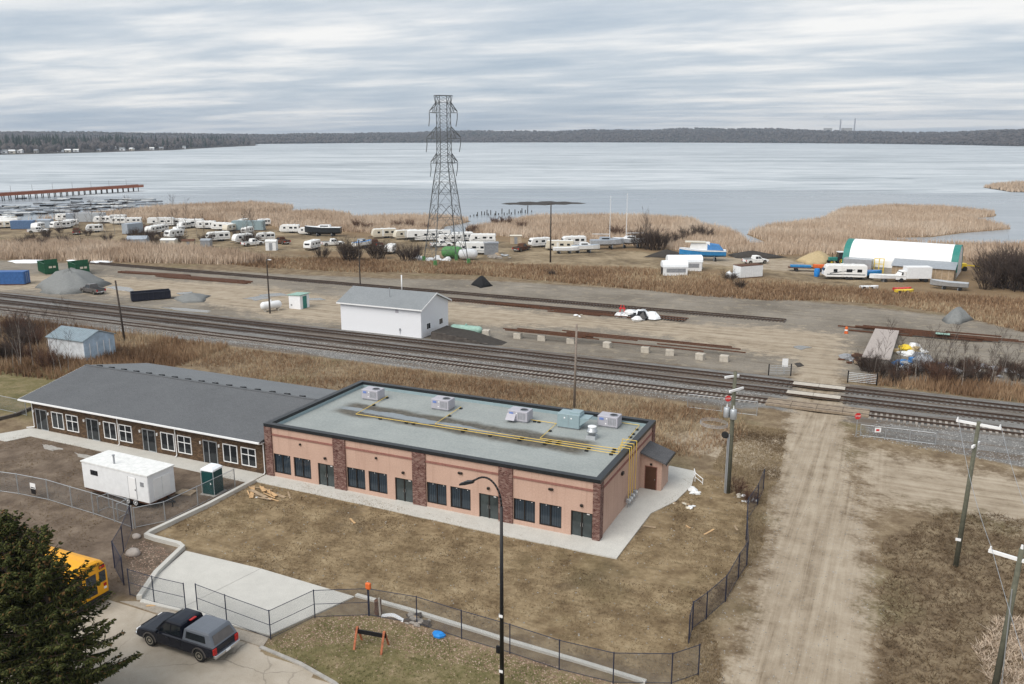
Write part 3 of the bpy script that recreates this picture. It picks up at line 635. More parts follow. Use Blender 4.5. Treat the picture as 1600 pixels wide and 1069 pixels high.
bl = NT('blinds'); v = bl.coords('Object', (1, 1, 1)); sp_ = bl.node('ShaderNodeSeparateXYZ'); bl.l.new(v, sp_.inputs[0])
st_ = bl.math('FRACT', bl.math('MULTIPLY', sp_.outputs[0], 5.5)); bl.base(bl.mix(bl.sstep(st_, .25, .6), (.014,.022,.032), (.03,.046,.062)), .12, 0, .6)
for k, (a, b) in enumerate(bays):
    for w0, w1 in ((a+.04, a+1.77), (a+2.1, a+3.83)):
        fr = storefront(w0, w1, .38, 2.1, 'window'); xm = (w0+w1)/2
        for q0, q1 in ((w0+.07, xm-.045), (xm+.045, w1-.07)): MB().box(q0, .12, .45, q1, .16, 2.03).build('pane', 'blinds', fr)
        for q in (w0+.5, w1-.3): MB().box(q-.03, .105, 1.93, q+.03, .12, 1.99).build('sticker', 'sign_white', fr)
    d0, d1 = b-1.66, b-.04
    fr = storefront(d0, d1, -.02, 1.98, 'entrance_door'); xm = (d0+d1)/2
    for q0, q1 in ((d0+.07, xm-.045), (xm+.045, d1-.07)): MB().box(q0, .12, .05, q1, .16, 1.91).build('pane', 'glass_door', fr)
    for q in (xm-.09, xm+.07): MB().box(q, .02, .85, q+.025, .08, 1.15).build('handle', 'chrome', fr)
    for q0 in (d1-.45,): MB().box(q0, .105, 1.80, q0+.2, .12, 1.88).build('sticker', 'sign_white', fr)
    MB().bbox((d0+d1)/2-.1, -.16, 2.42, (d0+d1)/2+.1, 0, 2.6, .02).build('wall_light', 'dark_bronze', PB)
    MB().bbox(a+2.82, -.14, 3.24, a+3.18 if k > 1 else a+2.98, 0, 3.40, .02).build('wall_light', 'dark_bronze', PB)
MB().bbox(0, 5.0, 3.1, .16, 5.4, 3.34, .02).build('wall_light', 'dark_bronze', PB)
# entrance annex at the gable end
an = MB(); an.box(.003, 10.4, -.2, 1.75, 12.6, 2.52); an.rings([[(.003, 10.4, 2.52), (1.75, 10.4, 2.52), (.003, 10.4, 3.05)], [(.003, 12.6, 2.52), (1.75, 12.6, 2.52), (.003, 12.6, 3.05)]]); an = an.build('annex', 'stucco', PB)
rf = MB(); rf.rings([[(.02, 10.05, 3.12), (2.15, 10.05, 2.46), (2.15, 10.05, 2.60), (.02, 10.05, 3.26)], [(.02, 12.95, 3.12), (2.15, 12.95, 2.46), (2.15, 12.95, 2.60), (.02, 12.95, 3.26)]]); rf.build('annex_roof', 'shingle_annex', PB)
MB().box(2.15, 10.02, 2.38, 2.2, 12.98, 2.58).build('annex_fascia', 'black_cap', PB)
d = MB(); d.box(.42, 10.36, .0, 1.32, 10.42, 1.98); d = d.build('side_door', 'brown_door', PB); MB().cyl((1.22, 10.33, .95), (1.22, 10.36, .95), .035).build('handle', 'chrome', d); MB().box(.36, 10.375, -.02, .42, 10.41, 2.04).box(1.32, 10.375, -.02, 1.38, 10.41, 2.04).box(.42, 10.375, 1.98, 1.32, 10.41, 2.04).build('door_frame', 'stucco_band', d)
MB().bbox(.78, 10.28, 2.14, .96, 10.4, 2.3, .02).build('wall_light', 'dark_bronze', PB)
# ---- roof top plant (each stands on the roof)
ZR = 4.12
def hvac(x, y, label, hood=False, w=1.75, d=1.25, h=1.0):
    t = thing('rooftop_air_conditioner', label, 'air conditioner', (x, y, ZR), 0, 'packaged air conditioners on the flat roof')
    MB().box(-.05+.1, .08, 0, w-.05, d-.06, .13).build('curb', 'steel_grey', t)
    MB().bbox(0, 0, .12, w, d, h, .03).build('cabinet', 'hvac', t)
    f = MB(); f.lathe([(.36, h-.02), (.36, h+.05), (.31, h+.05), (.31, h+.01)], (w*.72, d*.45, 0), 'z', 18); f = f.build('fan_ring', 'steel_grey', t)
    MB().cyl((w*.72, d*.45, h-.012), (w*.72, d*.45, h+.02), .31, n=18).build('fan_grille', 'black_metal', f)
    for k in range(5): MB().box(w*.55+k*.14, -.014, .3, w*.55+k*.14+.07, .01, .86).build('louvre', 'steel_grey', t)
    MB().box(.18, -.016, .66, .55, .004, .86).build('label_plate', 'hvac_label', t)
    MB().cyl((w*.46, -.012, .8), (w*.46, .01, .8), .06).build('service_cap', 'sign_white', t); MB().cyl((w*.42, -.012, .36), (w*.42, .01, .36), .06).build('service_cap', 'sign_white', t)
    if hood: MB().rings([[(-.02, -.45, .25), (-.02, 0, .2), (-.02, 0, .72)], [(.8, -.45, .25), (.8, 0, .2), (.8, 0, .72)]]).build('intake_hood', 'hvac', t)
    return t
hvac(-26.75, 10.3, 'lavender-grey rooftop air conditioner beside the stained roof corner')
hvac(-19.4, 10.38, 'lavender-grey rooftop air conditioner standing alone mid-roof with pipe at its side')
hvac(-11.85, 10.3, 'lavender-grey rooftop air conditioner with a sloped intake hood', True, 1.85)
hvac(-4.35, 12.1, 'lavender-grey rooftop air conditioner between blue unit and corner pipe')
t = thing('make_up_air_unit', 'pale blue make-up air unit with slanted hood on the flat roof', 'air unit', (-7.35, 10.5, ZR))
MB().box(.05, .1, 0, 1.9, 1.2, .12).build('curb', 'steel_grey', t); MB().bbox(0, 0, .1, 1.95, 1.3, 1.28, .03).build('cabinet', 'hvac_blue', t); MB().bbox(.95, .35, 1.25, 1.9, 1.28, 1.42, .03).build('top_box', 'hvac_blue', t)
MB().rings([[(1.95, .1, 1.05), (1.95, .1, .35), (2.75, .1, 1.0), (2.75, .1, 1.08)], [(1.95, 1.25, 1.05), (1.95, 1.25, .35), (2.75, 1.25, 1.0), (2.75, 1.25, 1.08)]]).build('intake_hood', 'hvac_blue', t)
for q in (.65, 1.25): MB().cyl((q, -.012, .95), (q, .01, .95), .07).build('service_cap', 'sign_white', t)
MB().box(.98, -.012, .15, 1.0, .006, 1.2).build('panel_seam', 'steel_grey', t)
t = thing('exhaust_fan', 'grey metal mushroom exhaust fan on a square base', 'exhaust fan', (-3.8, 9.2, ZR))
MB().rings([[(-.42, -.42, 0), (.42, -.42, 0), (.42, .42, 0), (-.42, .42, 0)], [(-.36, -.36, .3), (.36, -.36, .3), (.36, .36, .3), (-.36, .36, .3)]]).build('base', 'galv', t)
MB().lathe([(.30, .3), (.30, .5), (.46, .55), (.46, .66), (.34, .72), (.34, .98), (.30, 1.02), (.0, 1.04)], n=18).build('fan_housing', 'galv', t, True)
MB().lathe([(.36, .98), (.36, 1.03), (.2, 1.08), (0, 1.09)], n=18).build('cap', 'white_paint', t)
# yellow gas line
t = thing('gas_piping', 'yellow gas pipes running over the flat roof and down the pink end wall', 'pipes')
zp = 4.28; rp = .026
runs = [('branch_pipe', [(-24.85, 11.8, zp), (-24.5, 6.1, zp), (-.62, 6.25, zp), (.10, 6.28, zp), (.10, 6.28, 5.0)]),
        ('branch_pipe', [(-17.1, 11.75, zp), (-16.9, 6.65, zp), (-.65, 6.75, zp)]),
        ('branch_pipe', [(-9.95, 11.0, zp), (-7.6, 11.0, zp), (-7.45, 7.05, zp), (-.75, 7.35, zp)]),
        ('branch_pipe', [(-2.6, 13.5, zp), (-1.1, 13.5, zp), (-.9, 8.1, zp)])]
runs[0] = ('branch_pipe', [(-24.85, 11.8, zp), (-24.5, 6.1, zp), (-.62, 6.25, zp)])
for nm, pts in runs: MB().tube(pts, rp, 6).build(nm, 'pipe_yellow', t)
for k, y in enumerate((6.25, 6.75, 7.35, 8.1)):
    x0 = (-.62, -.65, -.75, -.9)[k]
    MB().tube([(x0, y, zp), (x0, y, 4.86), (.26, y, 4.86), (.26, y, 1.0+.05*k), (.26, y+.02, .8)], rp, 6).build('riser_pipe', 'pipe_yellow', t)
    gm = MB().bbox(.12, y-.16, .42, .42, y+.16, .8, .05).build('gas_meter', 'galv', t); MB().cyl((.27, y, .02), (.27, y, .44), .03).build('stub_pipe', 'galv', gm); MB().cyl((.42, y, .64), (.45, y, .64), .09).build('dial', 'sign_white', gm)
for x, y in [(-24.7, 9.2), (-24.8, 11.6), (-22, 6.12), (-19.4, 6.13), (-18.7, 6.13), (-16.95, 9.3), (-17.05, 11.6), (-14, 6.16), (-14, 6.66), (-11.5, 6.17), (-8.9, 6.19), (-8.9, 6.7), (-6.7, 6.2), (-6.7, 6.71), (-6.6, 7.1), (-5.8, 6.71), (-5.8, 7.12), (-3.2, 6.22), (-3.2, 6.73), (-1.2, 6.24), (-1.2, 6.74), (-1.3, 7.33), (-7.5, 9.3), (-9.2, 11.0), (-9.6, 11.0), (-1.0, 11.4), (-1.05, 12.6), (-1.0, 10.6)]:
    MB().box(x-.13, y-.1, ZR, x+.13, y+.1, ZR+.125).build('pipe_block', 'black_cap', t)
# ---- concrete walk round the pink building
WALK = [(-29.55, -1.6), (-5.8, -2.05), (2.0, -2.0), (2.15, 6.0), (3.3, 8.9), (3.75, 12.5), (3.3, 15.8), (1.0, 16.1), (.2, 14.2), (-29.55, 0.05)]
w = MB().prism(WALK, -.25, .06).build('concrete_walk', 'concrete'); w['kind'] = 'structure'
RW = thing('ramp_railing', 'low white metal railing at the end of the concrete walk', 'railing', (3.5, 14.4, .06))
RW_p = [(0, 0, 0), (.3, -.9, 0), (1.0, -1.2, -.3)]
for p in RW_p: MB().cyl((p[0], p[1], p[2]), (p[0], p[1], .75+p[2]), .03, n=6).build('post', 'trim_white', RW)
MB().tube([(0, 0, .75), (.3, -.9, .75), (1.0, -1.2, .45)], .03).tube([(0, 0, .4), (.3, -.9, .4), (1.0, -1.2, .1)], .025).build('rail', 'trim_white', RW)
shingle('shingle_back', (.15,.158,.166), (.205,.214,.222), .33, .14)
# ---- brown stone strip building
BB = thing('strip_building', 'low brown stone-faced strip building with long grey shingle roof and white windows', 'building')
bx0, bx1 = -58.2, -29.45
wl_ = MB(); wl_.box(bx0, 0, -.2, bx1, .25, 2.85); wl_.box(bx0, 14.0, -.2, bx1, 14.25, 2.85); wl_.box(bx0, .25, -.2, bx0+.25, 14.0, 2.85)
wl_.rings([[(bx0, .0, 2.85), (bx0, 14.25, 2.85), (bx0, 7.2, 4.35)], [(bx0+.25, .0, 2.85), (bx0+.25, 14.25, 2.85), (bx0+.25, 7.2, 4.35)]]); wl_.build('wall', 'stone_brown', BB)
ra, rb = -59.0, -29.5
rf = MB(); rf.rings([[(ra, -.65, 3.02), (ra, -.65, 3.14), (ra, 7.2, 4.62), (ra, 7.2, 4.5)], [(rb, -.65, 3.02), (rb, -.65, 3.14), (rb, 7.2, 4.62), (rb, 7.2, 4.5)]])
rf = rf.build('roof_slope', 'shingle_dark', BB)
r2 = MB(); r2.rings([[(ra, 7.2, 4.5), (ra, 7.2, 4.62), (ra, 15.1, 2.92), (ra, 15.1, 2.8)], [(rb, 7.2, 4.5), (rb, 7.2, 4.62), (rb, 15.1, 2.92), (rb, 15.1, 2.8)]]); r2.build('roof_slope', 'shingle_back', BB)
MB().bar((ra, 7.2, 4.63), (rb, 7.2, 4.63), .3, .05).build('ridge_cap', 'shingle_dark', BB)
g_ = MB(); g_.box(ra, -.78, 2.98, rb, -.66, 3.12); g_.build('gutter', 'trim_white', BB)
MB().rings([[(ra-.04, -.66, 2.95), (ra-.04, -.66, 3.13), (ra-.04, 7.2, 4.61), (ra-.04, 7.2, 4.42)], [(ra, -.66, 2.95), (ra, -.66, 3.13), (ra, 7.2, 4.61), (ra, 7.2, 4.42)]]).build('barge_board', 'trim_white', BB)
MB().box(ra+.1, -.64, 2.9, rb, .0, 2.96).build('soffit', 'trim_white', BB)
for i in range(16):
    x = -57.4+i*1.735; z = 4.62-.3*.215; t_ = MB(); t_.rings([[(x-.24, 7.35, z-.05), (x+.24, 7.35, z-.05), (x+.24, 7.8, z-.15), (x-.24, 7.8, z-.15)], [(x-.2, 7.38, z+.17), (x+.2, 7.38, z+.17), (x+.2, 7.77, z+.1), (x-.2, 7.77, z+.1)]]); t_.build('roof_vent', 'black_cap', BB)
def win(x0, x1, z0, z1, kind):
    f = .07; w = MB(); w.box(x0, -.06, z0, x0+f, .05, z1).box(x1-f, -.06, z0, x1, .05, z1).box(x0+f, -.06, z1-f, x1-f, .05, z1).box(x0+f, -.06, z0, x1-f, .05, z0+f)
    xm = (x0+x1)/2; w.box(xm-.035, -.058, z0+f, xm+.035, .05, z1-f)
    if kind == 'cross': zm = z0+(z1-z0)*.62; w.box(x0+f, -.056, zm-.03, xm-.035, .05, zm+.03).box(xm+.035, -.056, zm-.03, x1-f, .05, zm+.03)
    o = w.build('window', 'trim_white', BB)
    for a, b in ((x0+f, xm-.035), (xm+.035, x1-f)): MB().box(a, -.02, z0+f, b, .02, z1-f).build('pane', 'glass_dark', o)
def sdoor(x0, x1, z1=2.15):
    f = .07; w = MB(); w.box(x0, -.06, .02, x0+f, .05, z1).box(x1-f, -.06, .02, x1, .05, z1).box(x0+f, -.06, z1-f, x1-f, .05, z1); xm = x0+(x1-x0)*.42; w.box(xm-.04, -.06, .02, xm+.04, .05, z1-f).box(xm+.04, -.06, .02, x1-f, .05, .12)
    o = w.build('door', 'galv', BB)
    for a, b in ((x0+f, xm-.04), (xm+.04, x1-f)): MB().box(a, -.02, .1, b, .02, z1-f).build('pane', 'glass_dark', o)
    MB().box(xm+.07, -.1, .95, xm+.1, -.05, 1.2).build('handle', 'chrome', o)
for b0 in (-57.7, -50.75, -43.6, -36.4):
    sdoor(b0, b0+1.6); win(b0+2.25, b0+3.85, .5, 2.15, 'v'); win(b0+4.25, b0+5.85, .5, 2.15, 'cross')
    for dx in (-.25, 1.85): MB().bbox(b0+dx-.06, -.14, 1.72, b0+dx+.06, 0, 1.98, .02).build('wall_light', 'trim_white', BB)
for x in (-57.98, -46.55, -39.5, -29.62):
    MB().tube([(x, -.7, 3.0), (x, -.12, 2.75), (x, -.12, .25), (x-(.9 if x < -57 else .0), -.3, .12)], .045, 6).build('downspout', 'trim_white', BB)
w = MB(); w.prism([(-60.5, -3.7), (-57.2, -3.7), (-56.4, -1.75), (-29.7, -2.05), (-29.7, -.02), (-58.6, -.02), (-58.9, -.9)], -.2, .05); o = w.build('concrete_walk', 'concrete'); o['kind'] = 'structure'
# ---- retaining kerb between the lots, slab, kerbs
def kerb(name, pts, wd, z0, z1, mat='concrete'):
    m = MB(); n = len(pts)
    rg = []
    for i, p in enumerate(pts):
        a = Vector(pts[max(0, i-1)]); b = Vector(pts[min(n-1, i+1)]); d_ = (b-a).normalized(); nn = Vector((-d_.y, d_.x))*wd/2; p = Vector(p)
        rg.append([(p.x-nn.x, p.y-nn.y, z0), (p.x+nn.x, p.y+nn.y, z0), (p.x+nn.x, p.y+nn.y, z1), (p.x-nn.x, p.y-nn.y, z1)])
    m.rings(rg); o = m.build(name, mat); o['kind'] = 'structure'; return o
kerb('retaining_wall', [(-29.4, -1.7), (-29.35, -7.1), (-29.7, -12.3), (-29.6, -12.85), (-28.6, -12.95), (-26.4, -12.95), (-25.8, -13.2), (-25.55, -14.0), (-24.7, -16.6), (-23.2, -19.4)], .32, -.2, .32)
kerb('concrete_kerb', [(-11.3, -13.4), (-7.2, -13.5), (-.3, -14.0), (3.9, -14.2), (7.6, -14.45)], .28, -.2, .14)
kerb('street_kerb', [(-13.0, -20.28), (-10, -20.62), (-7.3, -21.26), (-4.5, -22.45), (-2, -24.4), (-.1, -28), (1.0, -45)], .22, -.2, .07, 'concrete_old')
for pts in ([(-25.4, -13.35), (-19.0, -13.2), (-20.1, -19.35), (-22.95, -19.6), (-24.5, -16.7)], [(-18.97, -13.2), (-11.3, -13.6), (-12.3, -16.4), (-13.3, -19.2), (-20.07, -19.35)]):
    o = MB().prism(pts, -.2, .085).build('driveway_slab', 'concrete'); o['kind'] = 'structure'
S('apron', (.33, .29, .24), .9, var=.18, fine=18)
o = MB().prism([(-23.2, -19.55), (-13.2, -19.3), (-12.9, -20.2), (-24.2, -20.0)], -.2, .03).build('driveway_apron', 'apron'); o['kind'] = 'structure'
# ---- white railway building
WB = thing('white_building', 'plain white-sided gabled building with grey roof beside the tracks', 'building', (0, 0, 0))
wx0, wx1, wy0, wy1 = -56.5, -42.95, 48.7, 56.6
m = MB(); m.box(wx0, wy0, .12, wx1, wy1, 4.3); m.rings([[(wx1-.3, wy0, 4.3), (wx1-.3, wy1, 4.3), (wx1-.3, (wy0+wy1)/2, 5.85)], [(wx1, wy0, 4.3), (wx1, wy1, 4.3), (wx1, (wy0+wy1)/2, 5.85)]]); m.rings([[(wx0, wy0, 4.3), (wx0, wy1, 4.3), (wx0, (wy0+wy1)/2, 5.85)], [(wx0+.3, wy0, 4.3), (wx0+.3, wy1, 4.3), (wx0+.3, (wy0+wy1)/2, 5.85)]])
wt = NT('lap_siding'); sp2 = wt.node('ShaderNodeSeparateXYZ'); wt.l.new(wt.coords('Object'), sp2.inputs[0]); fr_ = wt.math('FRACT', wt.math('MULTIPLY', sp2.outputs[2], 6)); wt.base(wt.mix(wt.sstep(fr_, .12, .0), (.80,.81,.84), (.55,.56,.60)), .5); wt.bump(fr_, .4, .02)
m.build('wall', 'lap_siding', WB)
MB().box(wx0+.05, wy0+.05, -.1, wx1-.05, wy1-.05, .125).build('foundation', 'concrete_old', WB)
ym = (wy0+wy1)/2
for s, (ya, yb) in enumerate(((wy0-.4, ym), (wy1+.4, ym))):
    MB().rings([[(wx0-.4, ya, 4.18), (wx0-.4, ya, 4.32), (wx0-.4, yb, 6.05), (wx0-.4, yb, 5.9)], [(wx1+.4, ya, 4.18), (wx1+.4, ya, 4.32), (wx1+.4, yb, 6.05), (wx1+.4, yb, 5.9)]]).build('roof_slope', 'shingle_light', WB)
    MB().rings([[(wx1+.4, ya, 4.12), (wx1+.4, ya, 4.34), (wx1+.4, yb, 6.07), (wx1+.4, yb, 5.85)], [(wx1+.45, ya, 4.12), (wx1+.45, ya, 4.34), (wx1+.45, yb, 6.07), (wx1+.45, yb, 5.85)]]).build('barge_board', 'trim_white', WB)
MB().box(wx0-.4, wy0-.46, 4.12, wx1+.4, wy0-.4, 4.3).build('fascia', 'trim_white', WB)
for y0 in (50.2, 53.8):
    f = MB().box(wx1-.02, y0, 1.1, wx1+.04, y0+1.05, 2.0).build('window', 'trim_white', WB)
    for q in (0.06, .555): MB().box(wx1+.03, y0+q, 1.17, wx1+.05, y0+q+.435, 1.93).build('pane', 'glass_dark', f)
MB().box(-47.1, wy0-.04, 3.5, -46.6, wy0, 3.95).build('wall_vent', 'hvac', WB)
mt_ = MB().bbox(-46.5, wy0-.15, .95, -46.3, wy0, 1.3, .02).build('electric_meter', 'steel_grey', WB); MB().cyl((-46.4, wy0-.08, .5), (-46.4, wy0-.08, .95), .03, n=6).build('conduit', 'steel_grey', mt_)
MB().cyl((-49.2, 50.6, 4.8), (-49.2, 50.6, 6.6), .07, n=8).build('chimney_pipe', 'galv', WB)
# ---- old metal-roofed shed
SH = thing('old_shed', 'weathered white and pale blue shed with ribbed metal roof', 'shed')
sx0, sx1, sy0, sy1 = -81.6, -75.1, 20.0, 24.7
m = MB(); m.box(sx0, sy0, -.1, sx1-.04, sy1, 2.75); m.build('wall', 'shed_wall', SH)
m = MB(); m.box(sx1-.04, sy0, -.1, sx1, sy1, 2.75); m.rings([[(sx1-.04, sy0, 2.75), (sx1-.04, sy1, 2.75), (sx1-.04, 22.3, 3.6)], [(sx1, sy0, 2.75), (sx1, sy1, 2.75), (sx1, 22.3, 3.6)]]); m.build('gable_wall', 'shed_blue', SH)
for ya, yb in ((sy0-.2, 22.3), (sy1+.2, 22.3)):
    r_ = MB().rings([[(sx0-.2, ya, 2.7), (sx0-.2, ya, 2.76), (sx0-.2, yb, 3.74), (sx0-.2, yb, 3.66)], [(sx1+.15, ya, 2.7), (sx1+.15, ya, 2.76), (sx1+.15, yb, 3.74), (sx1+.15, yb, 3.66)]]).build('roof_slope', 'metal_roof', SH)
    for i in range(17):
        x = sx0-.1+i*.41; MB().bar((x, ya, 2.78), (x, yb, 3.76), .05, .05).build('roof_rib', 'galv', SH)
for i, y in enumerate((20.8, 21.9, 22.9, 23.8)): MB().box(sx1, y, .1, sx1+.025, y+.12, 2.3).build('batten', 'white_paint', SH)
def letter(tx, mat):
    tmp = bpy.data.objects.new('tmp_text', tx); COL.objects.link(tmp); bpy.context.view_layer.update()
    me = bpy.data.meshes.new_from_object(tmp.evaluated_get(bpy.context.evaluated_depsgraph_get())); bpy.data.objects.remove(tmp)
    me.materials.clear(); me.materials.append(MAT[mat]); o = bpy.data.objects.new('lettering', me); COL.objects.link(o); return o
# ================================================================== VEHICLES, FENCES, POLES
def wheel(t, x, y, r=.38, w=.26, side=1, rim='rim', name='wheel'):
    wm = MB(); wm.lathe([(r*.62, -w/2), (r*.9, -w/2), (r, -w*.32), (r, w*.32), (r*.9, w/2), (r*.62, w/2)], (x, y, r), 'y', 22); wo = wm.build(name, 'rubber', t, False)
    rm = MB(); rm.lathe([(r*.63, 0), (r*.63, w*.53), (r*.5, w*.50), (r*.45, w*.44), (r*.2, w*.52), (.01, w*.53)], (x, y, r), 'y', 18)
    if side < 0:
        rm = MB(); rm.lathe([(.01, -w*.53), (r*.2, -w*.52), (r*.45, -w*.44), (r*.5, -w*.50), (r*.63, -w*.53), (r*.63, 0)], (x, y, r), 'y', 18)
    ro = rm.build('rim', rim, wo)
    for k in range(6):
        a = k*math.pi/3; s = 1 if side > 0 else -1; MB().cyl((x+math.cos(a)*r*.38, y+s*w*.40, r+math.sin(a)*r*.38), (x+math.cos(a)*r*.38, y+s*w*.53, r+math.sin(a)*r*.38), r*.09, n=6).build('hub_hole', 'rubber', wo) if r > .3 else None
    return wo
def arch(cx, r, z0, n=9): return [(cx+r*math.cos(math.pi*(1-i/(n-1))), z0+r*math.sin(math.pi*(1-i/(n-1)))) for i in range(n)]
def pickup(name, label, loc, rz, paint, canopy=None, bed_open=False):
    # front towards +x, length 5.75 m
    t = thing(name, label, 'pickup truck', loc, rz)
    zb = .42
    prof = [(-2.85, .52), (-2.85, 1.02), (-2.80, 1.08), (-.30, 1.10), (1.22, 1.10), (1.35, 1.09), (2.35, 1.02), (2.68, .94), (2.80, .78), (2.82, .50), (2.62, .40)]
    prof += arch(1.83, .47, .40)[::-1]+[(1.2, .36), (-1.2, .36)]+arch(-1.82, .47, .40)[::-1]+[(-2.5, .44)]
    MB().puff(prof, .98, .06).build('body', paint, t)
    # greenhouse
    def gh(x0, x1, tx0, tx1, zb_, zt, wb, wt, nm, mat):
        m = MB(); m.rings([[(x0, -wb, zb_), (x1, -wb, zb_), (x1, wb, zb_), (x0, wb, zb_)], [(tx0+.02, -wt-.03, zt-.10), (tx1-.02, -wt-.03, zt-.10), (tx1-.02, wt+.03, zt-.10), (tx0+.02, wt+.03, zt-.10)], [(tx0+.08, -wt+.04, zt-.02), (tx1-.12, -wt+.04, zt-.02), (tx1-.12, wt-.04, zt-.02), (tx0+.08, wt-.04, zt-.02)], [(tx0+.3, -wt+.3, zt), (tx1-.35, -wt+.3, zt), (tx1-.35, wt-.3, zt), (tx0+.3, wt-.3, zt)]]); return m.build(nm, mat, t)
    cab = gh(-.62, 1.42, -.5, .72, 1.06, 1.86, .93, .74, 'cab', paint)
    def sidepane(par, x0, x1, x2, x3, z0, z1, s, wb, wt, zb_, zt, mat='glass_dark'):
        yy = lambda z: (wb+(wt+.03-wb)*(z-zb_)/(zt-.1-zb_)+.012)*s
        m = MB(); a = [(x0, yy(z0), z0), (x1, yy(z0), z0), (x2, yy(z1), z1), (x3, yy(z1), z1)]; m.rings([[(p[0], p[1]-.03*s, p[2]) for p in a], a]); return m.build('side_window', mat, par)
    for s in (1, -1):
        sidepane(cab, .30, 1.08, .66, .27, 1.16, 1.70, s, .93, .74, 1.06, 1.86); sidepane(cab, -.5, .22, .20, -.42, 1.16, 1.70, s, .93, .74, 1.06, 1.86)
        MB().bbox(1.02, s*.98 if s > 0 else -1.20, 1.12, 1.14, s*1.20 if s > 0 else -.98, 1.32, .03).build('mirror', paint, t)
        MB().box(-.56, s*.985-.004, .5, -.545, s*.985+.004, 1.08).box(.26, s*.985-.004, .5, .272, s*.985+.004, 1.08).box(1.2, s*.985-.004, .5, 1.21, s*.985+.004, 1.08).build('door_seam', 'rubber', t)
        for xq in (-.35, .45): MB().bbox(xq-.09, s*.99-.015, .93, xq+.09, s*.99+.015, .98, .008).build('door_handle', 'black_metal', t)
        MB().bbox(-2.9, s*.80-.1, .66, -2.8, s*.80+.16 if s > 0 else s*.80+.1, 1.02, .02).build('tail_light', 'tail_red', t) if s > 0 else MB().bbox(-2.9, -.97, .66, -2.8, -.70, 1.02, .02).build('tail_light', 'tail_red', t)
        MB().bbox(2.66, s*.78-.16, .70, 2.84, s*.78+.16, .88, .02).build('headlight', 'sign_white', t)
        for xc in (1.83, -1.82):
            ar = MB(); A = arch(xc, .50, .40, 13); B2 = arch(xc, .43, .40, 13)
            ar.rings([[(p[0], s*.93, p[1]), (q[0], s*.93, q[1]), (q[0], s*1.0, q[1]), (p[0], s*1.0, p[1])] for p, q in zip(A, B2)]); ar.build('wheel_arch', 'truck_grey', t)
    m = MB(); m.rings([[(1.435, -.84, 1.12), (1.435, .84, 1.12), (.84, .70, 1.74), (.84, -.70, 1.74)], [(1.40, -.84, 1.10), (1.40, .84, 1.10), (.80, .70, 1.73), (.80, -.70, 1.73)]]); m.build('windscreen', 'glass_dark', cab)
    MB().bbox(2.74, -.95, .44, 2.94, .95, .66, .04).build('front_bumper', 'chrome', t); MB().bbox(2.8, -.6, .68, 2.85, .6, .9, .02).build('grille', 'black_metal', t)
    bp = MB().bbox(-3.02, -.95, .46, -2.82, .95, .66, .03).build('rear_bumper', 'chrome', t); MB().box(-3.03, -.16, .5, -3.018, .16, .64).build('licence_plate', 'sign_white', bp)
    MB().bbox(-2.875, -.68, .62, -2.84, .68, 1.05, .02).build('tailgate', paint, t)
    if canopy:
        cn = gh(-2.84, -.64, -2.5, -.72, 1.07, 1.78, .93, .78, 'canopy', canopy)
        for s in (1, -1): sidepane(cn, -2.3, -.86, -.90, -2.2, 1.22, 1.58, s, .93, .78, 1.07, 1.78)
        m = MB(); m.rings([[(-2.82, -.74, 1.16), (-2.82, .74, 1.16), (-2.60, .64, 1.62), (-2.60, -.64, 1.62)], [(-2.80, -.74, 1.14), (-2.80, .74, 1.14), (-2.58, .64, 1.60), (-2.58, -.64, 1.60)]]); m.build('rear_window', 'truck_grey', cn)
        MB().box(-.66, -.22, 1.81, -.52, .22, 1.86).build('brake_light', 'tail_red', cab)
    else:
        m = MB(); m.box(-2.78, -.8, 1.085, -.72, .8, 1.112); m.build('bed', 'rubber', t)
        for s in (1, -1): MB().box(-2.82, s*.9-.07, 1.08, -.66, s*.9+.07, 1.17).build('bed_rail', paint, t)
    for x in (1.83, -1.82):
        for s in (1, -1): wheel(t, x, s*.85, .39, .26, s)
    return t
pickup('pickup_truck', 'black pickup truck with grey camper canopy parked on the street', (-16.95, -21.75, -.06), math.pi+.0, 'truck_paint', 'canopy_grey')
t = pickup('pickup_truck', 'dusty dark grey pickup with open bed parked by the gravel heap', (-115.9, 55.6, 0), math.pi-.15, 'truck_grey'); t.scale = (.95, .95, .95)
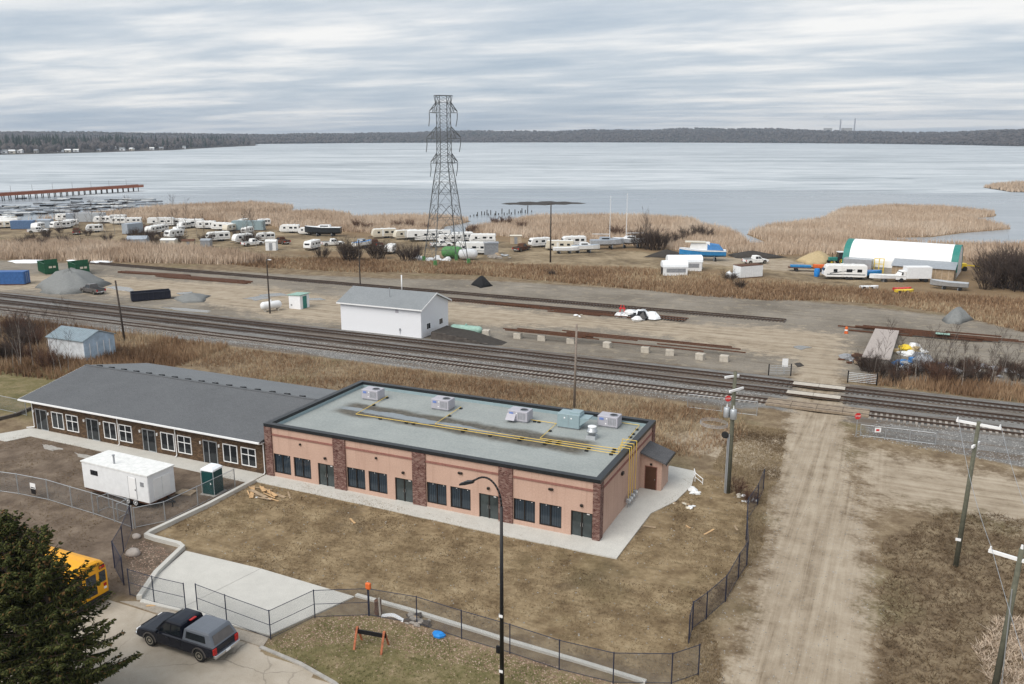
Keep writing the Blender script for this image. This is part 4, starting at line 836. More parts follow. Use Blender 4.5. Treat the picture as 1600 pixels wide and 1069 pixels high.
# school bus (behind the spruce)
t = thing('school_bus', 'yellow school bus with dark rear windows parked behind the spruce', 'bus', (-25.0, -21.2, -.06), 0)
def busring(x, k=1.0):
    P = [(-1.2, .5), (-1.22, 1.0), (-1.22, 2.0), (-1.16, 2.5), (-.95, 2.78), (-.55, 2.92), (0, 2.96), (.55, 2.92), (.95, 2.78), (1.16, 2.5), (1.22, 2.0), (1.22, 1.0), (1.2, .5)]
    return [(x, y*k, .5+(z-.5)*k) for y, z in P]
MB().rings([busring(-9.6, .9), busring(-9.4), busring(-.15), busring(0, .96)]).build('body', 'bus_yellow', t)
for s in (1, -1):
    for i in range(10):
        x = -8.9+i*.86; MB().box(x, s*1.225-.015, 1.55, x+.72, s*1.225+.015, 2.25).build('side_window', 'glass_dark', t)
    for z in (.75, 1.05, 1.42): MB().box(-9.3, s*1.22-.02, z, -.2, s*1.22+.02, z+.05).build('rub_rail', 'black_metal', t)
    MB().bbox(-.02, s*.85-.2, 2.30, .04, s*.85+.2, 2.56, .015).build('lamp_panel', 'black_metal', t); MB().cyl((.04, s*.92, 2.43), (.07, s*.92, 2.43), .09).build('flasher', 'tail_red', t); MB().cyl((.04, s*.72, 2.43), (.07, s*.72, 2.43), .09).build('flasher', 'orange', t)
    MB().box(-.02, s*.82-.22, 1.45, .03, s*.82+.22, 2.15).build('rear_window', 'glass_dark', t); MB().bbox(-.02, s*.95-.1, 1.12, .04, s*.95+.1, 1.30, .015).build('tail_light', 'tail_red', t)
    MB().bbox(-.02, s*.95-.1, .92, .035, s*.95+.1, 1.06, .015).build('reverse_light', 'sign_white', t)
    for x in (-7.4, -2.3): wheel(t, x, s*1.0, .48, .28, s, 'white_paint')
d = MB().box(-.02, -.46, .7, .02, .46, 2.3).build('emergency_door', 'bus_yellow', t); MB().box(.015, -.36, 1.5, .035, .36, 2.18).build('pane', 'glass_dark', d); MB().box(.015, -.36, .85, .035, .36, 1.35).build('pane', 'glass_dark', d)
MB().bbox(-.05, -1.2, .42, .16, 1.2, .66, .03).build('rear_bumper', 'black_metal', t)
tx = bpy.data.curves.new('lettering', 'FONT'); tx.body = 'SCHOOL BUS'; tx.size = .24; tx.align_x = 'CENTER'; tx.extrude = .006
lo = letter(tx, 'black_metal'); lo.parent = t; lo.location = (.01, 0, 2.60); lo.rotation_euler = (R_(90), 0, R_(90))
# ---- chain-link fences
def fence(name, label, pts, h, post='galv', link='chainlink', rail=True, r=.03, mid=False, group=None):
    x0, y0 = pts[0]; t = thing(name, label, 'fence', (x0, y0, 0), 0, group)
    P = [(x-x0, y-y0) for x, y in pts]
    for x, y in P: MB().cyl((x, y, -.1), (x, y, h+.05), r*1.3, n=8).build('post', post, t)
    for (xa, ya), (xb, yb) in zip(P[:-1], P[1:]):
        L = math.hypot(xb-xa, yb-ya)
        me = bpy.data.meshes.new('mesh_panel'); me.from_pydata([(xa, ya, .05), (xb, yb, .05), (xb, yb, h), (xa, ya, h)], [], [(0, 1, 2, 3)]); uv = me.uv_layers.new(); 
        for li, c in enumerate(((0, 0), (L, 0), (L, h), (0, h))): uv.data[li].uv = c
        me.materials.append(MAT[link]); o = bpy.data.objects.new('mesh_panel', me); COL.objects.link(o); o.parent = t
        if rail: MB().cyl((xa, ya, h), (xb, yb, h), r*.8, n=6).build('top_rail', post, t)
        if mid: MB().cyl((xa, ya, .9), (xb, yb, .9), r*.7, n=6).build('mid_rail', post, t)
        MB().cyl((xa, ya, .08), (xb, yb, .08), r*.6, n=6).build('bottom_rail', post, t)
    return t
fence('chainlink_fence', 'grey chain-link fence along the bare yard in front of the white trailer', [(-52, -12.2), (-46.8, -11.75), (-44.9, -11.48), (-41.7, -11.3), (-38.8, -11.5), (-36.3, -11.65), (-33.8, -11.9), (-31.6, -12.2)], 1.75)
fence('chainlink_fence', 'grey chain-link fence beside the retaining wall and portable toilet', [(-31.5, -12.1), (-30.3, -10.4), (-30.2, -7.2), (-30.1, -3.2)], 1.6)
fence('chainlink_fence', 'navy construction fence standing in the dirt between bus and boulder', [(-31.4, -12.5), (-29.2, -15.2), (-27.9, -17.1), (-25.5, -18.5)], 1.95, 'post_navy', 'chainlink_dark')
fence('chainlink_fence', 'bare-railed construction fence panel across the driveway apron by the kerb end', [(-24.2, -19.2), (-22.1, -19.25), (-19.7, -19.1)], 1.8, 'post_navy', 'chainlink', mid=True, r=.025)
fence('chainlink_fence', 'construction fence across the concrete driveway behind the black pickup', [(-19.0, -18.85), (-16.5, -19.1), (-13.0, -19.4), (-12.1, -16.5), (-9.3, -15.0)], 1.8, 'post_navy', 'chainlink', mid=True, r=.025)
fence('chainlink_fence', 'navy construction fence along the concrete kerb above the green lawn', [(-9.3, -15.0), (-6.2, -14.6), (-3.1, -14.85), (0.0, -15.0), (3.05, -15.3), (6.05, -15.2), (8.85, -14.0), (9.95, -12.6)], 1.8, 'post_navy', 'chainlink', r=.026)
fence('chainlink_fence', 'leaning navy construction fence between the grass lot and the dirt road', [(8.8, -9.9), (8.65, -8.4), (9.15, -6.95), (9.8, -4.5), (10.0, -1.3), (10.2, .7), (9.5, 4.5), (9.0, 7.8), (9.25, 11.0), (9.2, 14.2)], 1.75, 'post_navy', 'chainlink_dark')
fence('chainlink_fence', 'grey wire fence in the grass beyond the brown building', [(-84, 3.0), (-76, 2.8), (-68, 2.6), (-62.5, 2.4)], 1.6)
fence('chainlink_fence', 'low grey mesh barrier with sign beside the stop sign and tracks', [(15.6, 31.3), (17.8, 31.4), (19.9, 31.5), (22.1, 31.55)], 1.15)
fence('chainlink_fence', 'grey mesh fence panel behind the transformer pole near the crossing', [(-1.5, 33.2), (2.0, 33.3), (5.6, 33.4)], 1.5)
o = fence('chainlink_fence', 'small grey mesh enclosure between white trailer and dark fence', [(-36.3, -11.2), (-36.2, -10.3), (-34.0, -10.5), (-33.9, -11.5)], 1.2)
# ---- office trailer and toilet
t = thing('office_trailer', 'white job-site office trailer with stovepipe on twin wheels', 'trailer', (-36.5, -8.0, 0), R_(-1.5))
MB().bbox(-3.65, -1.3, .55, 3.65, 1.3, 2.75, .05).build('body', 'white_paint', t); MB().box(-3.7, -1.34, 2.74, 3.7, 1.34, 2.84).build('roof', 'rv_roof', t); MB().box(-3.6, -1.2, .4, 3.6, 1.2, .56).build('chassis', 'rust', t)
f = MB().box(-2.65, -1.33, 1.85, -1.85, -1.29, 2.25).build('window', 'black_metal', t); MB().box(-2.6, -1.34, 1.9, -2.28, -1.32, 2.2).box(-2.22, -1.34, 1.9, -1.9, -1.32, 2.2).build('pane', 'glass_dark', f)
d = MB().box(1.55, -1.325, .7, 2.35, -1.29, 2.4).build('door', 'trim_white', t); MB().box(2.24, -1.36, 1.4, 2.3, -1.32, 1.5).build('handle', 'black_metal', d); MB().box(1.5, -1.315, .68, 1.55, -1.29, 2.44).box(2.35, -1.315, .68, 2.4, -1.29, 2.44).build('door_seam', 'steel_grey', d)
f = MB().box(2.85, -1.33, 1.85, 3.2, -1.29, 2.2).build('window', 'steel_grey', t)
for q in (-.4, .42): MB().box(3.62, q-.38, .75, 3.68, q+.38, 2.35).build('rear_door', 'rv_white', t)
MB().cyl((-.7, -.6, 2.84), (-.7, -.6, 3.5), .07, n=10).cyl((-.7, -.6, 3.5), (-.7, -.6, 3.58), .11, n=10).build('stovepipe', 'steel_grey', t)
for x in (1.2, 2.05):
    for s in (1, -1): wheel(t, x, s*1.15, .34, .22, s, 'white_paint')
MB().bar((3.6, -.5, .45), (4.9, 0, .45), .1).bar((3.6, .5, .45), (4.9, 0, .45), .1).cyl((4.6, 0, -.1), (4.6, 0, .6), .05).build('hitch', 'black_metal', t)
t = thing('portable_toilet', 'dark green portable toilet with white roof by the retaining wall', 'portable toilet', (-31.0, -4.7, 0), R_(4))
MB().bbox(-.58, -.58, .05, .58, .58, 2.05, .04).build('cabin', 'toilet_green', t); MB().rings([[(-.62, -.62, 2.03), (.62, -.62, 2.03), (.62, .62, 2.03), (-.62, .62, 2.03)], [(-.6, -.6, 2.16), (.6, -.6, 2.16), (.6, .6, 2.16), (-.6, .6, 2.16)], [(-.35, -.45, 2.32), (.35, -.45, 2.32), (.35, .45, 2.32), (-.35, .45, 2.32)]]).build('roof', 'snow', t)
d = MB().bbox(-.42, -.61, .15, .42, -.57, 1.95, .015).build('door', 'toilet_green', t); MB().box(.28, -.63, .95, .36, -.6, 1.1).build('latch', 'sign_white', d); MB().bbox(-.75, -.75, -.05, .75, .75, .06, .02).build('skid', 'concrete_old', t)
for x in (-.6, .6): MB().box(x-.02, -.6, .1, x+.02, -.585, 2.0).build('corner_trim', 'rv_grey', t)
o = tag(MB().box(-1.2, -.5, 0, .2, .5, .1).build('wooden_pallet', 'plank_wood', None, loc=(-32.4, -5.6, .01), rz=.2), 'weathered wooden pallet lying beside the portable toilet', 'pallet')
# ---- street lamp
LX, LY = 1.3, -18.8
t = thing('street_lamp', 'tall black curved-arm street lamp in the lawn', 'street lamp', (LX, LY, 0))
MB().cyl((0, 0, -.1), (0, 0, .35), .17, .15, 14).build('base', 'black_metal', t); MB().cyl((0, 0, .3), (0, 0, 10.6), .12, .075, 14).build('pole', 'black_metal', t, True)
arm = []
for i in range(13):
    a = i/12*math.pi*.60; arm.append((-(1-math.cos(a))*.85, -(1-math.cos(a))*.12, 10.6+math.sin(a)*1.4))
arm.append((arm[-1][0]-.4, arm[-1][1]-.06, arm[-1][2]-.24))
MB().tube(arm, .05, 8).build('arm', 'black_metal', t, True); e_ = arm[-1]
hd = MB().rings([[(e_[0]+.15, e_[1]-.08, e_[2]-.03), (e_[0]+.15, e_[1]+.08, e_[2]-.03), (e_[0]+.15, e_[1]+.08, e_[2]+.09), (e_[0]+.15, e_[1]-.08, e_[2]+.09)], [(e_[0]-.25, e_[1]-.17, e_[2]-.16), (e_[0]-.25, e_[1]+.13, e_[2]-.16), (e_[0]-.25, e_[1]+.12, e_[2]+.0), (e_[0]-.25, e_[1]-.15, e_[2]+.0)], [(e_[0]-.6, e_[1]-.12, e_[2]-.26), (e_[0]-.6, e_[1]+.08, e_[2]-.26), (e_[0]-.6, e_[1]+.08, e_[2]-.18), (e_[0]-.6, e_[1]-.12, e_[2]-.18)]]).build('lamp_head', 'black_metal', t)
for z in (4.7, 1.6): MB().box(-.1, -.13, z, .1, -.1, z+.14).build('tag_plate', 'sign_white', t)
MB().box(-.3, -.05, 2.6, -.1, .05, 3.0).build('service_box', 'black_metal', t)
# ---- utility poles
def pole(name, label, x, y, h, mat, r0=.15, r1=.10, lean=(0, 0), group=None):
    t = thing(name, label, 'pole', (x, y, 0), 0, group); MB().cyl((0, 0, -.3), (lean[0], lean[1], h), r0, r1, 10).build('shaft', mat, t, True); return t
def xarm(t, z, L, ang, mat='trim_white', ins=True, c=(0, 0), n=2):
    d = Vector((math.cos(ang), math.sin(ang))); a = MB().bar((c[0]-d.x*L/2, c[1]-d.y*L/2, z), (c[0]+d.x*L/2, c[1]+d.y*L/2, z), .12, .16).build('crossarm', mat, t)
    if ins:
        for k in (-.47, .47, ) if n == 2 else (-.47, 0, .47): MB().cyl((c[0]+d.x*L*k, c[1]+d.y*L*k, z+.08), (c[0]+d.x*L*k, c[1]+d.y*L*k, z+.26), .07, .04, 8).build('insulator', 'sign_white', a)
p1 = pole('utility_pole', 'green-brown utility pole with white crossarm in the brush beside dirt road', 22.9, 6.4, 10.2, 'pole_wood', .17, .12, (.25, 0))
xarm(p1, 10.0, 2.6, -.25, c=(.25, 0)); xarm(p1, 8.6, 1.3, 1.2, ins=False, c=(.25, .1)); MB().box(-.22, -.16, 1.9, .1, -.14, 2.1).build('tag_plate', 'sign_white', p1)
p2 = pole('utility_pole', 'utility pole with wide white crossarm beside the straw patch', 24.1, -8.2, 8.35, 'pole_wood', .17, .12, (.3, 0))
xarm(p2, 7.75, 2.8, -.35, c=(.28, 0)); MB().cyl((.3, 0, 8.3), (.3, 0, 8.55), .08, .05, 8).build('insulator', 'sign_white', p2)
MB().cyl((.3, -.15, .1), (.12, -.15, 6.2), .03, n=6).build('guard_pipe', 'galv', p2)
p3 = pole('utility_pole', 'utility pole carrying two grey transformers and a cable loop near the crossing', 6.7, 12.45, 10.1, 'pole_wood', .2, .14)
xarm(p3, 9.75, 1.4, .9, c=(-.2, -.2), ins=False); xarm(p3, 8.7, 1.7, 1.1, c=(.2, -.15), ins=False)
for dx, dy in ((-.45, -.1), (.12, -.38)):
    tr = MB().lathe([(.24, 0), (.26, .05), (.26, .72), (.2, .8), (.05, .84)], (dx, dy, 6.35), n=14).build('transformer', 'galv', p3, True); MB().cyl((dx, dy, 7.15), (dx, dy, 7.45), .05, .03, 8).build('bushing', 'sign_white', tr)
MB().cyl((-.24, -.1, -.1), (-.24, -.1, 4.9), .06, n=8).build('conduit', 'galv', p3); MB().cyl((-.12, -.2, -.1), (-.12, -.2, 5.0), .05, n=8).build('conduit', 'galv', p3)
lp = [(-.3+ -2.2*(.5-.5*math.cos(a))-.0, .15*math.sin(a)*2-.1, 5.6+.22*math.sin(a)) for a in [i*math.pi/8 for i in range(17)]]
for dz in (0, .1, .2): MB().tube([(x, y, z+dz) for x, y, z in lp], .016, 5).build('cable_loop', 'steel_grey', p3)
MB().lathe([(.22, -.05), (.3, 0), (.22, .05)], (-.45, -.2, 4.9), 'y', 14).build('cable_coil', 'rubber', p3)
pole('old_pole', 'bare weathered grey pole behind the flat-roofed pink building', -12.3, 28.0, 9.1, 'pole_old', .14, .10, (.12, 0))
pole('old_pole', 'bare dark wooden pole leaning beside the old shed and tracks', -80.1, 30.6, 8.5, 'pole_dark', .15, .11, (-.7, .1))
def yardlamp(x, y, h, label):
    t = thing('yard_lamp', label, 'lamp post', (x, y, 0), 0); MB().cyl((0, 0, -.2), (0, 0, h), .14, .09, 8).build('shaft', 'pole_dark', t); MB().tube([(0, 0, h-.3), (.25, -.1, h), (.7, -.2, h+.05)], .04, 6).build('arm', 'galv', t); MB().bbox(.6, -.32, h-.08, 1.1, -.1, h+.06, .03).build('lamp_head', 'white_paint', t); return t
x, y = G(422, 490); yardlamp(x, y, 8.8, 'dark wooden yard lamp post beside the white propane tank')
x, y = G(563, 447); yardlamp(x, y, 8.8, 'dark wooden yard lamp post behind the white gabled building')
x, y = G(860, 410); t = pole('utility_pole', 'tall dark wooden pole with short crossbar by the stored boats', x, y, 13.2, 'pole_dark', .2, .13); xarm(t, 13.0, 1.6, VIEW, 'pole_dark', False)
x, y = G(628, 455); pole('marker_post', 'short white post behind the white building ridge', x, y, 3.0, 'white_paint', .12, .12)
# overhead wires between the two right-hand poles and the transformer pole
def wire(label, a, b, sag=.6):
    a = Vector(a); b = Vector(b); P = []
    for i in range(15):
        k = i/14; p = a.lerp(b, k); P.append((p.x-a.x, p.y-a.y, p.z-a.z-4*sag*k*(1-k)))
    o = MB().tube(P, .012, 4).build('overhead_wire', 'galv', None, loc=tuple(a)); tag(o, label, 'wire', 'overhead wires')
for k in (-.47, .47):
    wire('thin overhead wire strung between the two crossarm poles', (22.9+.25+2.6*k*math.cos(.25), 6.4-2.6*k*math.sin(.25), 10.26), (24.1+.28+2.8*k*math.cos(.35), -8.2-2.8*k*math.sin(.35), 8.0))
    wire('thin overhead wire running off past the straw patch', (24.1+.28+2.8*k*math.cos(.35), -8.2-2.8*k*math.sin(.35), 8.0), (26.5+2.8*k, -40, 8.0))
# ---- small things on the near ground
S('faded_orange', (.36,.12,.06), .8, var=.4, scale=5)
def bar_barricade():
    t = thing('road_barricade', 'low barricade of black board on splayed orange legs in the lawn', 'barricade', (-7.35, -17.7, 0), R_(8))
    MB().box(-.95, -.03, .75, .95, .03, 1.0).build('board', 'black_metal', t)
    for x in (-.8, .85):
        for s in (1, -1): MB().bar((x, s*.5, 0), (x, s*.02, 1.15), .12, .04).build('leg', 'faded_orange', t)
bar_barricade()
t = thing('hazard_marker', 'orange-topped post with rusty drum at the end of the fence', 'marker post', (-9.2, -14.75, 0)); MB().cyl((-.1, -.2, 0), (-.1, -.2, 1.9), .06).build('post', 'post_navy', t); MB().bbox(-.25, -.3, 1.75, .08, -.1, 2.15, .04).build('marker', 'orange', t)
MB().lathe([(.2, 0), (.24, .1), (.2, .5), (.22, .9), (.1, 1.0)], (.35, .1, .05), n=12).build('drum', 'rust', t); MB().cyl((.55, .0, .05), (.5, .0, 1.2), .06).build('stake', 'concrete_block', t)
def slab_obj(name, mat, pts, label, cat, h=.05, z=0.02): o = MB().prism(pts, z, z+h).build(name, mat); return tag(o, label, cat)
x, y = G(685, 994); m = MB()
m.rings([[(.38*math.cos(a)*k*(1+.2*math.sin(3*a)), .25*math.sin(a)*k, z) for a in [i*math.pi/6 for i in range(12)]] for k, z in ((1, 0), (1.05, .12), (.75, .24), (.2, .27))]); tag(m.build('plastic_tub', 'blue_bright', None, loc=(x, y, 0)), 'bright blue crumpled plastic tub lying on the lawn', 'tub')
x, y = G(614, 966); tag(MB().rings([[(i*.18-.7, .12*math.sin(i*.5)*2+w_*.14, .02+zz) for w_, zz in ((-1, 0), (1, 0), (.6, .1), (-.6, .1))] for i in range(9)]).build('foam_strip', 'white_paint', None, loc=(x, y, 0), rz=.2), 'curved white strip of scrap lying in front of the fence', 'scrap')
def rock(name, loc, s, label, seed):
    random.seed(seed); m = MB(); rg = []
    for k, z in ((.75, -.1), (1, .25), (.85, .6), (.45, .85)): rg.append([(math.cos(a)*k*s*(.85+.3*random.random()), math.sin(a)*k*s*.8*(.85+.3*random.random()), z*s) for a in [i*math.pi/4.5 for i in range(9)]])
    m.rings(rg); tag(m.build(name, 'rock', None, True, loc), label, 'boulder')
rock('boulder', (-28.3, -15.2, 0), .55, 'pale boulder in the dirt beside the navy fence', 3); rock('boulder', (-30.2, -13.2, 0), .35, 'small pale boulder at the corner of the retaining wall', 4)
random.seed(5)
tlum = thing('lumber_pile', 'loose pile of boards and plywood scraps at the walk corner', 'lumber', (-26.6, -3.4, 0), 0)
for i in range(16):
    x, y, a, L = random.uniform(-1.6, 1.8), random.uniform(-.8, .8), random.gauss(-.35, .25), random.uniform(1.0, 2.6); z = .03+.03*(i % 5)
    MB().bar((x-math.cos(a)*L/2, y-math.sin(a)*L/2, z), (x+math.cos(a)*L/2, y+math.sin(a)*L/2, z+.03), random.choice((.09, .14, .3)), .04).build('board', 'lumber' if i % 3 else 'plank_wood', tlum)
for i, (px, py, L, a, mt, lb) in enumerate([(551, 815, 1.0, -.6, 'lumber', 'single board lying on the dead grass in front of the pink building'), (412, 779, 1.4, .2, 'white_paint', 'white plank lying near the lumber pile'), (1108, 832, 1.2, 1.2, 'lumber', 'short wide board lying in the rough grass near the leaning fence'), (1015, 824, .9, .1, 'plank_wood', 'thin stick of lumber lying off the end of the concrete walk'), (1150, 826, .8, -1.1, 'plank_wood', 'dark board standing out near the leaning fence'), (1075, 824, .5, -.7, 'lumber', 'short broken board in the rough grass beside the walk'), (238, 947, .7, .6, 'lumber', 'pale stick lying at the corner of the driveway apron')]):
    x, y = G(px, py); tag(MB().bar((-L/2, 0, .04), (L/2, 0, .05), .14, .04).build('loose_board', mt, None, loc=(x, y, 0), rz=a), lb, 'board')
def scrap_heap(name, label, px, py, n, R0, mats, cat='scrap heap', seed=1, size=.35, h=.3):
    random.seed(seed); x, y = G(px, py); t = thing(name, label, cat, (x, y, zground(x, y)))
    for i in range(n):
        a, r = random.uniform(0, 6.28), R0*random.random()**.6; s = size*random.uniform(.4, 1.2); m = MB(); u = random.uniform(0, 3.1)
        m.rings([[(math.cos(b+u)*s*k*(.6+.7*random.random()), math.sin(b+u)*s*.7*k*(.6+.7*random.random()), z*s) for b in [j*math.pi/3 for j in range(6)]] for k, z in ((1, 0), (1, .4), (.5, .8*random.random()+.3))])
        m.build('piece', random.choice(mats), t, loc=(math.cos(a)*r, math.sin(a)*r*.7, max(0, (1-r/R0))*h*random.random()))
    return t
scrap_heap('debris_heap', 'heap of tangled white plastic strips near the concrete walk end', 1085, 770, 10, .6, ['white_paint', 'snow'], seed=3, size=.3)
scrap_heap('debris_heap', 'white and tan debris on the slope below the walk edge', 1068, 790, 10, .8, ['white_paint', 'rv_cream', 'plank_wood'], seed=4, size=.25)
scrap_heap('debris_heap', 'pale scraps by the foot of the leaning fence', 1165, 780, 8, .9, ['white_paint', 'concrete_block'], seed=6, size=.25)
scrap_heap('branch_heap', 'dark heap of branches and litter against the fence kerb', 655, 970, 16, .9, ['bark', 'bark_pale', 'plank_wood'], 'branch heap', seed=8, size=.3)
# ---- crossing furniture
def gate(label, a, b):
    t = thing('farm_gate', label, 'gate', (*a, 0), math.atan2(b[1]-a[1], b[0]-a[0])); L = math.hypot(b[0]-a[0], b[1]-a[1])
    for x in (0, L): MB().cyl((x, 0, -.1), (x, 0, 1.5), .07, n=8).build('post', 'black_metal', t)
    for k in range(6): MB().cyl((.05, 0, .25+k*.2), (L-.05, 0, .25+k*.2), .025, n=6).build('bar', 'galv', t)
    for x in (L*.33, L*.66): MB().box(x-.02, -.02, .22, x+.02, .02, 1.28).build('brace', 'galv', t)
    return t
gate('steel bar gate between dark posts beside the white sign, left of dirt road', (4.4, 49.4), (6.8, 50.6)); gate('steel bar gate between dark posts at the mouth of the junk yard', (13.2, 50.2), (16.3, 50.3))
x, y = 6.0, 51.2; t = thing('notice_sign', 'white notice board behind the steel bar gate', 'sign', (x, y, 0), VIEW); MB().box(-.35, -.02, .9, .35, .02, 1.9).build('panel', 'sign_white', t); MB().box(-.03, .02, 0, .03, .05, 1.9).build('post', 'galv', t)
def stop(label, x, y, h):
    t = thing('stop_sign', label, 'stop sign', (x, y, 0), VIEW+.1); MB().box(-.03, .02, 0, .03, .07, h+.3).build('post', 'galv', t)
    o = MB().rings([[(.33*math.cos(math.pi/8+k*math.pi/4), yy, h+.33*math.sin(math.pi/8+k*math.pi/4)) for k in range(8)] for yy in (-.01, .02)]).build('panel', 'red', t)
    tx = bpy.data.curves.new('lettering', 'FONT'); tx.body = 'STOP'; tx.size = .22; tx.align_x = 'CENTER'; tx.align_y = 'CENTER'; tx.extrude = .004
    lo = letter(tx, 'sign_white'); lo.parent = o; lo.location = (0, -.02, h); lo.rotation_euler = (R_(90), 0, 0)
stop('red stop sign at the right edge of the dirt road by the tracks', 15.25, 31.1, 2.0); stop('red stop sign behind the transformer pole before the crossing', 2.7, 33.0, 1.6)
t = thing('warning_sign', 'small white sign with red print on the low mesh barrier', 'sign', (17.1, 31.3, .3), VIEW); MB().box(-.3, -.03, .3, .3, 0, .75).build('panel', 'sign_white', t); MB().box(-.18, -.035, .42, .14, -.03, .62).build('print', 'red', t)
x, y = G(82, 765); t = thing('notice_sign', 'white notice board wired to the grey chain-link fence', 'sign', (x+.2, -11.45, 0), 0); MB().box(-.3, -.03, .8, .3, 0, 1.25).build('panel', 'sign_white', t); MB().box(-.24, -.036, .85, .24, -.03, .93).build('print', 'black_metal', t); MB().box(-.25, -.03, .35, .25, 0, .75).build('panel', 'black_metal', t)
# ================================================================== THE RAIL YARD
def heap(name, label, pts_px, h, mat, cat, seed, steps=((1, 0), (.72, .35), (.42, .72), (.16, .95), (.02, 1))):
    random.seed(seed); P = [G(*p) for p in pts_px]; cx = sum(p[0] for p in P)/len(P); cy = sum(p[1] for p in P)/len(P); Q = []
    for i in range(len(P)):
        a = P[i]; b = P[(i+1) % len(P)]
        for k in range(4): Q.append((a[0]+(b[0]-a[0])*k/4, a[1]+(b[1]-a[1])*k/4))
    rg = [[((x-cx)*k*(.9+.2*random.random()), (y-cy)*k*(.9+.2*random.random()), z*h*(.92+.16*random.random())-(.06 if z == 0 else 0)) for x, y in Q] for k, z in steps]
    o = MB().rings(rg).build(name, mat, None, True, loc=(cx, cy, 0)); return tag(o, label, cat)
heap('gravel_heap', 'large grey gravel heap beside the green bins', [(60,447),(85,438),(118,432),(150,436),(168,444),(140,456),(100,460),(70,456)], 3.0, 'gravel_pile', 'gravel heap', 1, ((1.1, 0), (.85, .3), (.62, .62), (.4, .85), (.2, .97), (.03, 1)))
heap('gravel_heap', 'low grey gravel heap beyond the black open bin', [(268,466),(300,458),(330,462),(318,472),(285,474)], .9, 'gravel_pile', 'gravel heap', 2)
heap('gravel_heap', 'grey gravel heap at the edge of the marsh grass right of the crossing', [(1470,499),(1490,492),(1512,492),(1522,500),(1500,507),(1478,506)], 1.9, 'gravel_pile', 'gravel heap', 3)
heap('coal_heap', 'small black heap of coal on the grey gravel', [(734,445),(748,441),(762,442),(770,447),(752,451)], 1.7, 'coal', 'coal heap', 4)
heap('sand_heap', 'long yellow sand heap beside the dark tractor', [(1242,408),(1262,402),(1290,402),(1305,406),(1298,413),(1262,414)], 2.2, 'sand', 'sand heap', 5)
heap('earth_bank', 'dark earth bank below the leafless trees by the boats', [(1006,402),(1030,394),(1062,395),(1070,400),(1040,404)], 1.3, 'mud', 'earth bank', 6)
heap('earth_bank', 'dark earth bank behind the blue cabin boat', [(1134,398),(1160,393),(1190,397),(1230,402),(1200,405),(1150,404)], 1.1, 'mud', 'earth bank', 7)
# open skips and containers
def skip(name, label, loc, rz, L, Wd, Ht, mat, ribs=6, cat='skip'):
    t = thing(name, label, cat, loc, rz); m = MB(); th = .06
    for s in (-1, 1): m.box(-L/2, s*Wd/2-th/2, .15, L/2, s*Wd/2+th/2, Ht)
    m.box(-L/2, -Wd/2+th/2, .15, -L/2+th, Wd/2-th/2, Ht); m.box(L/2-th, -Wd/2+th/2, .15, L/2, Wd/2-th/2, Ht); m.box(-L/2+th, -Wd/2+th/2, .15, L/2-th, Wd/2-th/2, .22); m.build('tub', mat, t)
    for s in (-1, 1):
        for i in range(ribs):
            x = -L/2+.15+(L-.3)*i/(ribs-1); MB().box(x-.05, s*(Wd/2+.03), .15, x+.05, s*(Wd/2+.12), Ht-.05).build('rib', mat, t)
        MB().box(-L/2, s*(Wd/2+.03), Ht-.1, L/2, s*(Wd/2+.14), Ht).build('rim', mat, t)
    for s in (-1, 1): MB().box(-L/2+.2, s*.5-.08, 0, L/2-.2, s*.5+.08, .16).build('skid', 'rust', t)
    return t
x, y = G(236, 468); skip('open_bin', 'long black open-topped roll-off bin on the gravel yard', (x, y, 0), R_(52), 6.4, 2.3, 1.5, 'bin_black', 8)
def skip_hi(label, loc, rz):
    t = skip('waste_bin', label, loc, rz, 6.0, 2.4, 2.3, 'bin_green', 7, 'waste bin')
    MB().box(2.9, -1.2, 2.2, 3.06, 1.2, 3.1).build('end_board', 'bin_green', t); MB().box(3.06, -.5, 1.3, 3.08, .1, 1.7).box(3.06, .3, 1.3, 3.08, .8, 1.7).build('sticker', 'rv_cream', t); return t
x, y = G(76, 426); skip_hi('dark green waste bin with raised end nearer the blue container', (x, y, 0), R_(-25)); x, y = G(124, 427); skip_hi('dark green waste bin with raised end behind the gravel heap', (x, y, 0), R_(-25))
def container(name, label, loc, rz, L, Wd, Ht, mat, top=None, cat='container'):
    t = thing(name, label, cat, loc, rz); MB().bbox(-L/2, -Wd/2, .15, L/2, Wd/2, Ht, .03).build('box', mat, t)
    n = int(L/.45)
    for s in (-1, 1):
        for i in range(n): x = -L/2+.2+(L-.4)*i/(n-1); MB().box(x-.07, s*(Wd/2)-.03, .3, x+.07, s*(Wd/2)+.03, Ht-.12).build('rib', mat, t)
    MB().box(-L/2-.01, -Wd/2-.02, Ht-.1, L/2+.01, Wd/2+.02, Ht+.02).build('top_rail', top or mat, t); MB().box(-L/2, -Wd/2, 0, L/2, Wd/2, .16).build('base', 'rust', t)
    for s in (-.3, .3): MB().cyl((L/2+.03, s, .25), (L/2+.03, s, Ht-.2), .03, n=6).build('lock_bar', 'galv', t)
    return t
x, y = G(8, 444); container('shipping_container', 'bright blue container at the left end of the gravel yard', (x, y, 0), R_(28), 8.5, 2.4, 2.5, 'cont_blue')
x, y = G(1168, 433); t = container('shipping_container', 'white ribbed container with rusty roof in the dead grass', (x, y, 0), R_(48), 5.6, 2.4, 2.55, 'white_paint', 'rust')
